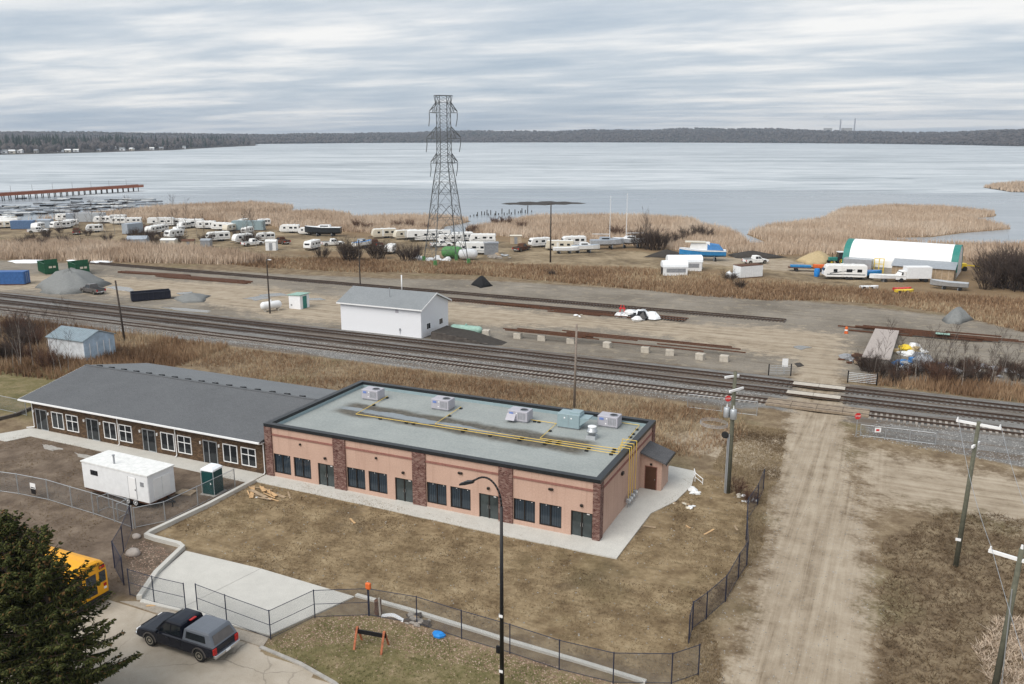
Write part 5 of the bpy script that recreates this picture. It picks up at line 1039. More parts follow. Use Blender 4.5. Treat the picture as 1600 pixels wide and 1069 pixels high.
# propane tanks
def tank(label, loc, rz, L, r, mat='tank_white', name='propane_tank', legs=True):
    t = thing(name, label, 'tank', loc, rz); m = MB(); z = r+.35
    m.lathe([(.02, -L/2), (r*.5, -L/2+r*.12), (r*.85, -L/2+r*.4), (r, -L/2+r*.8), (r, L/2-r*.8), (r*.85, L/2-r*.4), (r*.5, L/2-r*.12), (.02, L/2)], (0, 0, z), 'x', 16); m.build('vessel', mat, t, True)
    MB().lathe([(.16, 0), (.18, .2), (.05, .26)], (0, 0, z+r-.04), 'z', 12).build('valve_dome', mat, t)
    if legs:
        for s in (-1, 1): MB().box(s*L*.3-.1, -r*.7, 0, s*L*.3+.1, r*.7, z-r*.6).build('saddle', 'concrete_block', t)
    return t
x, y = G(424, 486); tank('white horizontal propane tank on saddles beside the yard lamp post', (x, y, 0), R_(62), 3.6, .65); MBs = MB()
x, y = G(468, 481); t = thing('utility_hut', 'small white hut with green roof and green door', 'hut', (x, y, 0), R_(0))
MB().box(-1.15, -1.2, 0, 1.15, 1.2, 2.25).build('wall', 'white_siding', t); MB().rings([[(-1.35, -1.35, 2.24), (1.35, -1.35, 2.36), (1.35, -1.35, 2.46), (-1.35, -1.35, 2.34)], [(-1.35, 1.35, 2.24), (1.35, 1.35, 2.36), (1.35, 1.35, 2.46), (-1.35, 1.35, 2.34)]]).build('roof', 'mint', t); d = MB().box(1.14, -.5, .05, 1.19, .5, 2.1).build('door', 'teal', t); MB().box(1.18, .3, 1.0, 1.24, .38, 1.1).build('handle', 'chrome', d); MB().box(-.8, -1.23, .5, -.5, -1.19, .8).build('wall_vent', 'galv', t)
# rails on concrete blocks
for i, (x, y) in enumerate([(-30.9, 55.0), (-27.3, 55.1), (-17.6, 55.0), (-12.2, 54.6), (-8.9, 54.5), (-4.8, 54.0), (-1.8, 54.3), (-23.0, 55.2)]):
    tag(MB().bbox(-.55, -.4, -.1, .55, .4, .78, .05).build('concrete_block', 'concrete_block', None, loc=(x, y, 0), rz=.3*math.sin(i*2.1)), 'squat pale concrete block in the row under the stored rails', 'concrete block', 'concrete blocks under the rails')
t = thing('rail_stack', 'long stack of rusty rails lying along the row of concrete blocks', 'rails', (-16, 56.0, .35), 0); random.seed(9)
for i in range(14):
    L = random.uniform(11, 14); x = random.choice((-10.5, -3, 6, 9.5))+random.uniform(-1.5, 1.5); yy = -1.6+i*.26; MB().box(x-L/2, yy, .55+.12*(i % 3), x+L/2, yy+.12, .7+.12*(i % 3)).build('rail', 'rust', t)
t = thing('rail_stack', 'rusty rails stacked beside the yard track behind the dirt lane', 'rails', (-34, 75.6, 0), 0)
for i in range(12): L = random.uniform(8, 12); x = random.uniform(-9, 9); yy = -1.4+i*.24; MB().box(x-L/2, yy, .05+.1*(i % 2), x+L/2, yy+.14, .22+.1*(i % 2)).build('rail', 'rust', t)
t = thing('tie_stack', 'low stack of rusty track panels near the white junk bags', 'track panels', (-17, 76.8, 0), -.05)
for i in range(22): MB().box(-5.5+i*.48, -1.3, .05, -5.5+i*.48+.2, 1.3, .22).build('tie', 'tie_wood', t)
for s in (-.72, .72): MB().box(-5.7, s-.05, .22, 5.2, s+.05, .36).build('rail', 'rust', t)
x, y = G(240, 429); t = thing('rail_stack', 'dark bundle of old rails lying across the far gravel', 'rails', (x, y, 0), R_(6))
for i in range(8): MB().box(-8+random.uniform(-1, 1), -.8+i*.22, .05, 8+random.uniform(-1, 1), -.65+i*.22, .3).build('rail', 'rust', t)
x, y = G(318, 437); t = thing('rail_stack', 'second dark bundle of old rails spread on the far gravel', 'rails', (x, y, 0), R_(2))
for i in range(9): MB().box(-10+random.uniform(-2, 2), -1.2+i*.3, .05, 10+random.uniform(-2, 2), -1.05+i*.3, .28).build('rail', 'rust', t)
t = thing('rail_stack', 'rusty heap of rails and ties beyond the grey slab roof', 'rails', (22, 80.6, 0), -.02)
for i in range(16): L = random.uniform(7, 11); x = random.uniform(-7.5, 9); yy = -1.5+i*.19; MB().box(x-L/2, yy, .05+.14*(i % 4), x+L/2, yy+.16, .25+.14*(i % 4)).build('rail', 'rust', t)
x, y = G(1322, 521); t = thing('traffic_drum', 'orange traffic drum at the end of the rusty rail heap', 'traffic drum', (x, y, 0)); MB().lathe([(.3, 0), (.3, .1), (.24, .1), (.2, .9), (.1, 1.0)], n=12).build('drum', 'orange', t); MB().lathe([(.228, .4), (.236, .4), (.226, .6), (.215, .6)], n=12).build('band', 'sign_white', t)
# loading ramp and mint pipe by the white building
t = thing('loading_ramp', 'dark timber loading ramp sloping down beside the white building', 'ramp', (-41.6, 49.2, 0)); MB().rings([[(0, 0, 0), (0, 4.5, 0), (0, 4.5, 1.15), (0, 0, 1.15)], [(4.5, 0, 0), (4.5, 4.2, 0), (4.5, 4.2, .8), (4.5, 0, .8)], [(10.4, -.3, -.05), (10.4, 3.0, -.05), (10.4, 3.0, 0), (10.4, -.3, 0)]]).build('earth_fill', 'mud', t)
for i in range(6): MB().rings([[(0, -.16, .19*i), (0, 0, .19*i), (0, 0, .19*i+.16), (0, -.16, .19*i+.16)], [(10.4*(1-i/6.5), -.16, .19*i), (10.4*(1-i/6.5), 0, .19*i), (10.4*(1-i/6.5), 0, .19*i+.14), (10.4*(1-i/6.5), -.16, .19*i+.14)]]).build('timber', 'tie_wood', t)
tank('pale mint green tank lying on its side beside the ramp', (-38.6, 54.0, -.2), R_(4), 5.0, .62, 'mint', 'storage_tank', False)
tag(MB().bbox(-.5, -.5, 0, .5, .5, 1.0, .04).build('concrete_block', 'concrete_block', None, loc=(-35.4, 54.0, 0), rz=.2), 'single concrete block at the end of the mint tank', 'concrete block')
# white junk on the yard
scrap_heap('junk_heap', 'heap of white and black bags with a red stand beside the yard track', 995, 497, 26, 3.2, ['white_paint', 'snow', 'black_metal', 'rv_grey', 'white_paint'], 'junk heap', 12, .9, 1.0)
x, y = G(972, 495); t = thing('red_stand', 'small red steel stand beside the white junk bags', 'stand', (x, y, 0)); [MB().bar((s*.5, 0, 0), (s*.2, 0, 1.9), .12).build('leg', 'red', t) for s in (-1, 1)]; MB().box(-.5, -.1, 1.3, .5, .1, 1.45).build('bar', 'red', t)
scrap_heap('junk_heap', 'scattered pale scrap pieces along the old rails', 905, 492, 9, 2.5, ['white_paint', 'concrete_block'], 'junk heap', 13, .4, .2)
# grey slab-roofed bunker and the junk yard beside it
t = thing('storage_bunker', 'grey concrete box with sloping flat roof among bare saplings', 'bunker', (16.1, 65.0, 0), -.03)
MB().rings([[(-1.45, -8, -.1), (1.45, -8, -.1), (1.45, 14.5, -.1), (-1.45, 14.5, -.1)], [(-1.45, -8, 1.6), (1.45, -8, 1.6), (1.45, 14.5, .5), (-1.45, 14.5, .5)]]).build('wall', 'concrete_old', t)
S('slab_pink', (.40,.35,.32), .9, var=.15, fine=8); MB().rings([[(-1.6, -8.2, 1.6), (1.6, -8.2, 1.6), (1.6, 14.7, .5), (-1.6, 14.7, .5)], [(-1.6, -8.2, 1.75), (1.6, -8.2, 1.75), (1.6, 14.7, .65), (-1.6, 14.7, .65)]]).build('roof', 'slab_pink', t)
scrap_heap('junk_heap', 'blue and white tarps and bags piled beside the grey bunker', 1440, 577, 34, 3.6, ['tarp_blue', 'white_paint', 'snow', 'rv_grey', 'tarp_blue', 'steel_grey'], 'junk heap', 14, 1.0, 1.6)
scrap_heap('junk_heap', 'yellow and white scrap pile behind the blue tarps', 1425, 553, 16, 2.4, ['yellow', 'white_paint', 'sand'], 'junk heap', 15, .8, 1.1)
scrap_heap('junk_heap', 'rusty iron scrap beside the grey bunker wall', 1346, 566, 22, 2.4, ['rust', 'rust', 'plank_wood', 'steel_grey'], 'junk heap', 16, .8, .9)
scrap_heap('junk_heap', 'pale scrap strewn along the yard fence line on the right', 1560, 584, 14, 4.5, ['white_paint', 'rv_grey', 'steel_grey'], 'junk heap', 17, .5, .4)
t = thing('steel_plate', 'pale mint sheet lying on the rusty rail heap', 'sheet', (*G(1472, 530), .75)); MB().box(-.9, -.5, 0, .9, .5, .06).build('sheet', 'mint', t)
# water puddles and late snow
def flat(name, pts, mat, z=.05):
    P = [G(*p) for p in pts]; cx = sum(p[0] for p in P)/len(P); cy = sum(p[1] for p in P)/len(P); Q = []
    for i in range(len(P)):
        a = P[i]; b = P[(i+1) % len(P)]
        for k in range(5): Q.append((a[0]+(b[0]-a[0])*k/5, a[1]+(b[1]-a[1])*k/5))
    random.seed(len(pts)*7+int(pts[0][0])); R2 = [.86+.28*random.random() for _ in Q]
    o = MB().rings([[(cx+(x-cx)*k*q, cy+(y-cy)*k*q, zz) for (x, y), q in zip(Q, R2)] for k, zz in ((1, z-.12), (.97, z), (.3, z+.006))]).build(name, mat); return o
S('puddle_water', (.17,.155,.13), .04, var=.1, spec=.6)
for pts in ([(163,449),(185,447),(208,451),(206,457),(180,453)], [(380,467),(410,462),(425,466),(400,470)], [(276,458),(300,456),(302,459),(280,461)], [(250,480),(290,482),(330,486),(325,489),(280,486)], [(470,467),(500,466),(510,469),(480,470)], [(400,461),(440,458),(455,462),(420,464)]):
    o = flat('puddle', pts, 'puddle_water', .06); o['kind'] = 'structure'
for i, pts in enumerate(([(2,408),(30,406),(62,406),(100,408),(60,412),(20,412)], [(95,407),(112,404),(130,407),(120,411)], [(132,411),(150,406),(168,404),(185,409),(170,413)], [(140,409),(160,411),(150,412)])):
    P = [G(*p) for p in pts]; tag(heap('snow_patch', 'last strip of dirty snow along the reeds by the green bins', pts, .28, 'snow', 'snow', 20+i, ((.8, 0), (.7, .6), (.4, .9), (.1, 1))), group='snow patches along the reeds')
for pts in ([(66,695),(80,696),(101,702),(82,705),(68,701)], [(118,708),(140,712),(155,716),(140,718),(122,714)]): o = flat('puddle', pts, 'concrete_old', .03); o['kind'] = 'structure'
o = flat('puddle', [(1237,542),(1252,540),(1268,543),(1252,547)], 'puddle_water', .045); o['kind'] = 'structure'
o = flat('puddle', [(1240,568),(1250,567),(1257,572),(1246,574)], 'mud', .045); o['kind'] = 'structure'
# ================================================================== STORAGE LOT, MARINA
def rv(kind, name='travel_trailer'):
    # prototype with its long side towards -y, nose at -x
    L, body, h, st = {'a': (6.6, 'rv_white', 2.75, 'rv_grey'), 'b': (8.2, 'rv_white', 2.9, 'rv_dark'), 'c': (7.4, 'rv_cream', 2.8, 'rv_tan'), 'd': (9.4, 'rv_white', 3.35, 'rv_dark'), 'e': (5.4, 'rv_white', 2.6, 'rv_tan'), 'm': (8.6, 'rv_cream', 3.0, 'rv_tan')}[kind]
    t = thing(name, '', 'trailer'); w = 1.2; z0 = .55
    if kind == 'd': prof = [(-L/2, 1.35), (-L/2+.15, 3.2), (-L/2+.5, h), (L/2-.12, h-.05), (L/2, h-.3), (L/2, z0), (-L/2+2.2, z0), (-L/2+2.0, 1.3)]
    elif kind == 'm': prof = [(-L/2, z0+.1), (-L/2+.05, 1.4), (-L/2+.35, h-.2), (-L/2+.6, h), (L/2-.1, h), (L/2, h-.2), (L/2, z0)]
    else: prof = [(-L/2, z0+.35), (-L/2+.05, 1.5), (-L/2+.45, h-.25), (-L/2+.9, h), (L/2-.15, h-.02), (L/2, h-.25), (L/2, z0+.2), (L/2-.4, z0), (-L/2+.5, z0)]
    MB().puff(prof, w, .07).build('body', body, t); MB().box(-L/2+.8, -w+.15, h-.03, L/2-.2, w-.15, h+.03).build('roof', 'rv_roof', t)
    for x in (-.5, 1.6): MB().bbox(x-.3, -.3, h+.02, x+.3, .3, h+.2, .05).build('roof_vent', 'white_paint', t)
    for s in (-1, 1):
        y = s*w; q = lambda a, b, c, d_, nm, mt: MB().box(a, min(y-.015*s, y+.02*s), c, b, max(y-.015*s, y+.02*s), d_).build(nm, mt, t)
        zz = 1.55 if kind != 'd' else 1.75
        q(-L*.28, -L*.28+.75, zz, zz+.6, 'window', 'glass_dark'); q(L*.02, L*.02+1.1, zz, zz+.62, 'window', 'glass_dark'); q(L*.27, L*.27+.9, zz, zz+.6, 'window', 'glass_dark')
        q(-L*.10, -L*.10+.62, z0+.15, z0+2.0, 'door', 'rv_roof'); q(-L/2+.6, L/2-.3, z0+.45, z0+.6, 'stripe', st)
        if kind in ('d', 'b'):
            m = MB(); m.rings([[(-L*.36, y+.012*s, 1.2), (-L*.36, y+.02*s, 1.2), (-L*.36, y+.02*s, 1.35), (-L*.36, y+.012*s, 1.35)], [(L*.22, y+.012*s, 2.0), (L*.22, y+.02*s, 2.0), (L*.22, y+.02*s, 2.12), (L*.22, y+.012*s, 2.12)]]); m.build('swoosh', st, t)
        for x in ((.35, 1.15) if kind != 'm' else (-2.6, 2.0)): wheel(t, x, s*(w-.16), .34, .2, s, 'rv_grey') if False else MB().lathe([(.05, -.1), (.34, -.1), (.34, .1), (.05, .1)], (x, s*(w-.1), .34), 'y', 12).build('wheel', 'rubber', t)
    MB().box(-L/2-.015, -.75, 1.75, -L/2+.35, .75, 2.2).build('front_window', 'glass_dark', t) if kind in 'mab' else None
    MB().box(L/2-.02, -.7, 1.55, L/2+.02, .7, 2.2).build('rear_window', 'glass_dark', t)
    if kind != 'm': MB().bar((-L/2+.2, -.4, .5), (-L/2-1.0, 0, .5), .1).bar((-L/2+.2, .4, .5), (-L/2-1.0, 0, .5), .1).build('hitch', 'black_metal', t)
    MB().box(-L/2+.7, -w+.15, .4, L/2-.3, w-.15, .56).build('chassis', 'black_metal', t)
    return t
protos = {}
def put_rv(kind, px, py, rz, label, group='trailers in the storage lot', s=1.0, nm='travel_trailer'):
    x, y = G(px, py); key = kind+nm
    if key not in protos: protos[key] = rv(kind, nm); o = protos[key]; o.location = (x, y, 0); o.rotation_euler = (0, 0, rz)
    else: o = dup(protos[key], (x, y, 0), rz)
    o.scale = (s, s, s); tag(o, label, 'motorhome' if kind == 'm' else 'trailer', group); return o
VR = VIEW
LS = 'white travel trailer parked broadside in the row before the reeds'
LQ = 'white travel trailer parked end-on behind the leafless brush'
LD = 'tall white fifth-wheel trailer with dark slanted stripe'
RVS = [('d', 11, 356, .15, LD), ('a', 95, 358, .95, LQ), ('a', 102, 346, .05, LS), ('e', 148, 363, .35, LS), ('a', 161, 349, .1, LS), ('e', 185, 351, .3, LS), ('a', 208, 351, .2, LS), ('d', 252, 354, .05, LD), ('b', 276, 353, .05, LS), ('b', 299, 356, .0, LS), ('a', 322, 358, -.1, LS), ('a', 345, 360, .0, LS), ('a', 367, 360, .1, LS),
       ('a', 272, 372, 1.0, LQ), ('a', 341, 377, .75, LQ), ('e', 379, 380, .9, LQ), ('e', 415, 377, .6, LQ), ('a', 453, 364, .08, LS), ('e', 479, 367, .0, LS), ('a', 488, 390, 1.15, LQ), ('e', 610, 396, 1.35, LQ),
       ('c', 600, 372, .12, 'cream travel trailer parked broadside beside the lattice pylon row'), ('c', 634, 374, .35, 'cream travel trailer parked broadside beside the lattice pylon row'), ('d', 661, 377, .2, LD), ('b', 684, 374, .15, LS), ('b', 704, 380, .05, LS), ('a', 721, 378, .1, LS), ('b', 754, 380, .0, LS), ('d', 738, 397, -.1, 'white fifth-wheel trailer beside the grey cube shed'),
       ('a', 843, 386, .2, LS), ('m', 874, 391, .15, 'cream motorhome parked by the tall dark pole'), ('a', 896, 385, .1, LS), ('e', 3, 349, .1, LS), ('e', 240, 366, 1.2, LQ)]
random.seed(21)
for k, px, py, rz, lb in RVS: put_rv(k, px, py, VR+rz+random.uniform(-.22, .22), lb, {LS: 'trailers parked broadside by the reeds', LQ: 'trailers parked end-on behind the brush', LD: 'tall fifth-wheel trailers'}.get(lb, 'trailers in the storage lot'), random.uniform(.8, .95), 'travel_trailer' if k != 'm' else 'motorhome')
for k in range(16):
    put_rv('aec'[k % 3], random.uniform(0, 430), random.uniform(343, 366), VR+random.choice((0, .3, 1.2, 1.5, -.3))+random.uniform(-.15, .15), 'small older trailer standing at an angle among the parked trailers', 'older trailers at odd angles', random.uniform(.68, .85))
tw = pickup('pickup_truck', 'white pickup parked by the stored trailers', (*G(520, 384), 0), VR+.4, 'rv_white')
tr_ = pickup('pickup_truck', 'dark red pickup parked by the stored trailers', (*G(440, 381), 0), VR+2.4, 'rust')
for px, py, rz, src in ((395, 384, .8, tw), (230, 362, 1.2, tr_), (585, 385, 2.2, tr_), (690, 386, .2, tw), (815, 392, 1.0, tr_), (60, 364, .4, tw), (120, 366, 2.0, tr_), (1180, 412, .3, tw)):
    o = dup(src, (*G(px, py), 0), VR+rz, 'white pickup parked by the stored trailers' if src is tw else 'dark red pickup parked by the stored trailers')
for o in [q for q in COL.objects if q.get('label', '').endswith('pickup parked by the stored trailers')]: o['group'] = 'pickups in the storage lot'
def boxshed(name, label, px, py, rz, L, Wd, Ht, mat, roof, cat='shed', pitch=.4):
    x, y = G(px, py); t = thing(name, label, cat, (x, y, 0), rz); MB().bbox(-L/2, -Wd/2, 0, L/2, Wd/2, Ht, .03).build('wall', mat, t)
    MB().rings([[(-L/2-.12, -Wd/2-.15, Ht-.02), (-L/2-.12, Wd/2+.15, Ht-.02), (-L/2-.12, 0, Ht+pitch)], [(L/2+.12, -Wd/2-.15, Ht-.02), (L/2+.12, Wd/2+.15, Ht-.02), (L/2+.12, 0, Ht+pitch)]]).build('roof', roof, t)
    MB().box(-.4, -Wd/2-.03, .1, .4, -Wd/2+.02, min(1.9, Ht-.2)).build('door', 'steel_grey', t); return t
x, y = G(389, 360); container('shipping_container', 'long pale green-grey box trailer body next to the reeds', (x, y, 0), VR, 9.5, 2.4, 2.9, 'hvac_blue')
x, y = G(143, 347); container('cargo_trailer', 'long white ribbed cargo trailer in the storage lot', (x, y, 0), VR+.1, 9.0, 2.4, 3.0, 'rv_grey')
x, y = G(37, 358); container('cargo_trailer', 'dark blue box trailer next to a white fifth-wheel', (x, y, 0), VR+.15, 6.5, 2.3, 2.6, 'rv_blue')
x, y = G(120, 346); container('cargo_trailer', 'grey box trailer beside the long ribbed cargo trailer', (x, y, 0), VR+.3, 6.0, 2.3, 2.6, 'tarp_grey')
x, y = G(208, 365); container('cargo_trailer', 'grey-green van body standing in the brush', (x, y, 0), VR+1.1, 5.5, 2.4, 3.0, 'tarp_grey')
boxshed('tarp_shelter', 'low grey tarpaulin shelter in the brush below the van body', 216, 380, VR+.1, 5.0, 3.0, 1.2, 'tarp_grey', 'tarp_grey', 'shelter', .8)
boxshed('garden_shed', 'pale box shed under the white end-on trailer', 265, 386, VR, 3.6, 2.4, 1.9, 'rv_cream', 'rv_roof')
boxshed('garden_shed', 'small grey shed between brush and orange trailer', 323, 386, VR, 2.4, 2.0, 1.8, 'steel_grey', 'galv')
boxshed('garden_shed', 'tan wooden shed near the storage lot brush', 295, 385, VR+.2, 3.0, 2.2, 1.5, 'rv_tan', 'rust')
boxshed('garden_shed', 'white box hut near the end-on trailer', 425, 391, VR, 2.6, 2.0, 2.3, 'white_paint', 'rv_roof')
boxshed('garden_shed', 'grey cube shed standing against the white fifth-wheel', 767, 397, VR+.1, 3.4, 3.0, 2.8, 'steel_grey', 'steel_grey', pitch=.25)
boxshed('garden_shed', 'brown open-fronted wooden hut at the edge of the reeds', 806, 381, VR, 3.0, 2.4, 2.2, 'rv_tan', 'rv_cream', pitch=.2)
boxshed('garden_shed', 'grey-green hut in the brush behind the white trailers', 72, 356, VR, 4.0, 2.6, 2.4, 'tarp_grey', 'tarp_grey')
x, y = G(707, 404); tank('large green tank lying behind the pylon foot', (x, y, -.2), VR, 5.2, 1.35, 'tank_green', 'storage_tank', False); x, y = G(731, 406); tank('large white tank lying beside the green tank', (x, y, -.2), VR+.2, 4.6, 1.2, 'tank_white', 'storage_tank', False)
x, y = G(1139, 437); tank('small white propane tank beside the white container, outer of two', (x, y, 0), VR+1.5, 2.2, .6); x, y = G(1148, 437); tank('small white propane tank close against the white container', (x, y, 0), VR+1.5, 2.2, .6)
for i, (px, py) in enumerate([(650, 404), (668, 407), (690, 407)]): scrap_heap('debris_heap', ['white scrap sheets lying left of the pylon foot', 'white scrap sheets lying between the pylon feet', 'pale scrap by the green tank'][i], px, py, 7, 2.0, ['white_paint', 'snow', 'rv_grey'], 'scrap heap', 30+i, .9, .2)
scrap_heap('debris_heap', 'grey timber and metal scrap right of the white tank', 785, 402, 12, 3.5, ['plank_wood', 'rv_grey', 'bark_pale'], 'scrap heap', 35, .8, .4)
# boats
def boat(name, label, loc, rz, L, Wd, Ht, hull, deck, cabin=None, keel=.75, mast=0, stripe=None, cat='boat'):
    t = thing(name, label, cat, loc, rz); rg = []
    for k, wk, zk in ((-.5, .80, .12), (-.3, .96, .03), (0, 1.0, 0), (.25, .86, .02), (.4, .52, .12), (.5, .03, .3)):
        x = k*L; w = wk*Wd/2; sh = Ht*(1+.18*max(0, k)*2); rg.append([(x, -w, keel+sh), (x, -w*.88, keel+Ht*.35), (x, 0, keel+zk*Ht), (x, w*.88, keel+Ht*.35), (x, w, keel+sh)])
    MB().rings(rg).build('hull', hull, t)
    dk = [[(p[0][0]*.985, p[0][1]*.9, p[0][2]+.015), (p[4][0]*.985, p[4][1]*.9, p[4][2]+.015), (p[4][0]*.985, p[4][1]*.7, p[4][2]+.08), (p[0][0]*.985, p[0][1]*.7, p[0][2]+.08)] for p in rg]; MB().rings(dk).build('deck', deck, t)
    if stripe: MB().rings([[(p[0][0], p[0][1]*1.012, p[0][2]-.25), (p[0][0], p[0][1]*1.02, p[0][2]-.02), (p[4][0], p[4][1]*1.02, p[4][2]-.02), (p[4][0], p[4][1]*1.012, p[4][2]-.25)] for p in rg]).build('hull_stripe', stripe, t)
    if cabin:
        c = MB().rings([[(-L*.22, -Wd*.32, keel+Ht), (L*.2, -Wd*.28, keel+Ht), (L*.2, Wd*.28, keel+Ht), (-L*.22, Wd*.32, keel+Ht)], [(-L*.2, -Wd*.27, keel+Ht+.75), (L*.08, -Wd*.24, keel+Ht+.7), (L*.08, Wd*.24, keel+Ht+.7), (-L*.2, Wd*.27, keel+Ht+.75)]]).build('cabin', cabin, t)
        for s in (-1, 1): MB().box(-L*.17, s*Wd*.30-.03, keel+Ht+.28, L*.05, s*Wd*.30+.03, keel+Ht+.55).build('cabin_window', 'glass_dark', c)
    if mast: MB().cyl((L*.08, 0, keel+Ht), (L*.08, 0, keel+Ht+mast), .09, .06, 8).build('mast', 'white_paint', t); MB().cyl((L*.08, 0, keel+Ht+1.4), (-L*.45, 0, keel+Ht+1.5), .08, n=8).build('boom', 'white_paint', t)
    for x in (-L*.25, L*.15):
        MB().box(x-.1, -Wd*.35, 0, x+.1, Wd*.35, keel+Ht*.2).build('trailer_bunk', 'steel_grey', t)
        for s in (-1, 1): MB().lathe([(.05, -.09), (.3, -.09), (.3, .09), (.05, .09)], (x-.3, s*Wd*.42, .3), 'y', 10).build('wheel', 'rubber', t)
    return t
B_ = lambda px, py: (*G(px, py), 0)
boat('motor_boat', 'large black-hulled boat shrink-wrapped in white beside a small trailer', B_(505, 369), VR+math.pi-.06, 10.5, 3.0, 2.0, 'rv_dark', 'white_paint', 'white_paint', .5, cat='boat')
boat('sailing_boat', 'white sailing boat hull on a trailer near the cream motorhome', B_(885, 396), VR+.05, 6.5, 2.2, 1.0, 'white_paint', 'rv_roof', None, .45, 0)
boat('sailing_boat', 'white sailing boat with blue-grey cover beside the mast boat', B_(915, 395), VR+.1, 7.0, 2.3, 1.2, 'rv_white', 'tarp_grey', 'white_paint', .6, 0)
boat('sailing_boat', 'sailing boat under grey tarpaulin with tall white mast', B_(948, 389), VR+.1, 8.5, 2.7, 1.5, 'hull_grey', 'tarp_grey', 'tarp_grey', .8, 11)
boat('sailing_boat', 'white-decked sailing boat with long boom and tall white mast', B_(982, 387), VR+math.pi-.08, 8.5, 2.7, 1.4, 'hull_grey', 'white_paint', 'white_paint', .9, 11.5)
boat('motor_boat', 'dark-covered small boat beside the end-on trailer', B_(567, 388), VR+.9, 6, 2.2, 1.2, 'rv_white', 'tarp_blue', 'tarp_grey', .5)
t = boat('cabin_boat', 'blue and white cabin cruiser on a trailer with a flat white roof', B_(1097, 407), VR+math.pi-.2, 10.5, 3.2, 1.7, 'boat_blue', 'white_paint', None, .8, 0, 'white_paint', 'boat')
MB().rings([[(-1.6, -1.2, 2.5), (3.0, -1.1, 2.5), (3.0, 1.1, 2.5), (-1.6, 1.2, 2.5)], [(-1.5, -1.1, 4.2), (2.6, -1.0, 4.2), (2.6, 1.0, 4.2), (-1.5, 1.1, 4.2)]]).build('wheelhouse', 'rv_white', t); MB().box(-.6, -1.4, 4.2, 4.0, 1.4, 4.32).build('roof', 'rv_cream', t); MB().rings([[(-4.6, -1.3, 2.6), (-1.0, -1.25, 2.6), (-1.0, 1.25, 2.6), (-4.6, 1.3, 2.6)], [(-3.6, -1.1, 3.7), (-1.0, -1.1, 4.0), (-1.0, 1.1, 4.0), (-3.6, 1.1, 3.7)]]).build('cockpit_cover', 'tarp_blue', t)
for x in (-.8, .5): MB().box(x, -1.2, 3.2, x+.8, -1.1, 3.8).build('cabin_window', 'glass_blue', t)
# arched mini barns
def barn(label, px, py, rz, L, Wd, Ht):
    x, y = G(px, py); t = thing('arched_shed', label, 'shed', (x, y, 0), rz); MB().box(-L/2, -Wd/2, .1, L/2, Wd/2, Ht*.62).build('wall', 'white_paint', t)
    rg = [[(s*L/2, -math.cos(a)*(Wd/2+.08), Ht*.6+math.sin(a)*Ht*.42) for a in [i*math.pi/8 for i in range(9)]] for s in (-1.04, 1.04)]; MB().rings(rg).build('roof', 'snow', t)
    MB().box(-L*.36, -Wd/2-.03, Ht*.25, L*.42, -Wd/2, Ht*.52).build('side_panel', 'steel_grey', t); MB().box(L/2, -Wd*.22, .12, L/2+.03, Wd*.22, Ht*.6).build('door', 'rv_tan', t); MB().box(-L/2-.03, -Wd*.4, .1, -L/2, Wd*.4, Ht*.55).build('end_opening', 'black_metal', t)
    for s in (-.3, .3): MB().box(-L/2, s*Wd-.1, 0, L/2, s*Wd+.1, .12).build('skid', 'plank_wood', t)
barn('white arch-roofed shed with dark side panel, in front of its twin', 1053, 430, VR+.02, 5.0, 2.6, 3.0); barn('white arch-roofed shed partly behind its twin with a brown door', 1068, 423, VR+.02, 7.0, 2.9, 3.3); barn('small white arch-roofed shed nearest the blue cabin boat', 1079, 420, VR+.02, 4.5, 2.4, 2.8)
# fabric dome building
DX, DY = 17.4, 145.6
t = thing('fabric_dome', 'large white fabric dome building with teal end bands', 'building', (DX, DY, 0), R_(-7))
LD_, WD_, HD_ = 22.0, 11.0, 6.2
def darc(x, k=1.0): return [(x, -math.cos(a)*WD_/2*k, 1.2+math.sin(a)**.85*(HD_-1.2)*k) for a in [i*math.pi/14 for i in range(15)]]
S('fabric_white', (.82,.83,.83), .55, var=.05)
def shell(xa, xb, nm, mat):
    o = darc(xa); i_ = darc(xa, .985); rg = [darc(xa)+darc(xa, .98)[::-1], darc(xb)+darc(xb, .98)[::-1]]; MB().rings(rg).build(nm, mat, t)
shell(-LD_/2, -LD_/2+1.3, 'end_band', 'teal'); shell(-LD_/2+1.3, LD_/2-1.3, 'fabric_cover', 'fabric_white'); shell(LD_/2-1.3, LD_/2, 'end_band', 'teal')
for k in range(8):
    x = -LD_/2+2.4+k*(LD_-4.6)/7; MB().rings([[(p[0], p[1]*1.004, 1.2+(p[2]-1.2)*1.004) for p in darc(x)]+[(p[0], p[1]*.99, p[2]) for p in darc(x)[::-1]], [(p[0], p[1]*1.004, 1.2+(p[2]-1.2)*1.004) for p in darc(x+.06)]+[(p[0], p[1]*.99, p[2]) for p in darc(x+.06)[::-1]]]).build('rib', 'rv_roof', t)
for s in (-1, 1): MB().box(-LD_/2, s*WD_/2-.15, 0, LD_/2, s*WD_/2+.1, 1.25).build('base_wall', 'concrete_old', t)
MB().poly([(p[0], p[1]*.97, p[2]-.05) for p in darc(LD_/2-.1)]+[(LD_/2-.1, WD_/2*.97, 0), (LD_/2-.1, -WD_/2*.97, 0)]).build('end_wall', 'white_paint', t); MB().poly([(p[0], p[1]*.97, p[2]-.05) for p in darc(-LD_/2+.1)]+[(-LD_/2+.1, WD_/2*.97, 0), (-LD_/2+.1, -WD_/2*.97, 0)]).build('end_wall', 'white_paint', t)
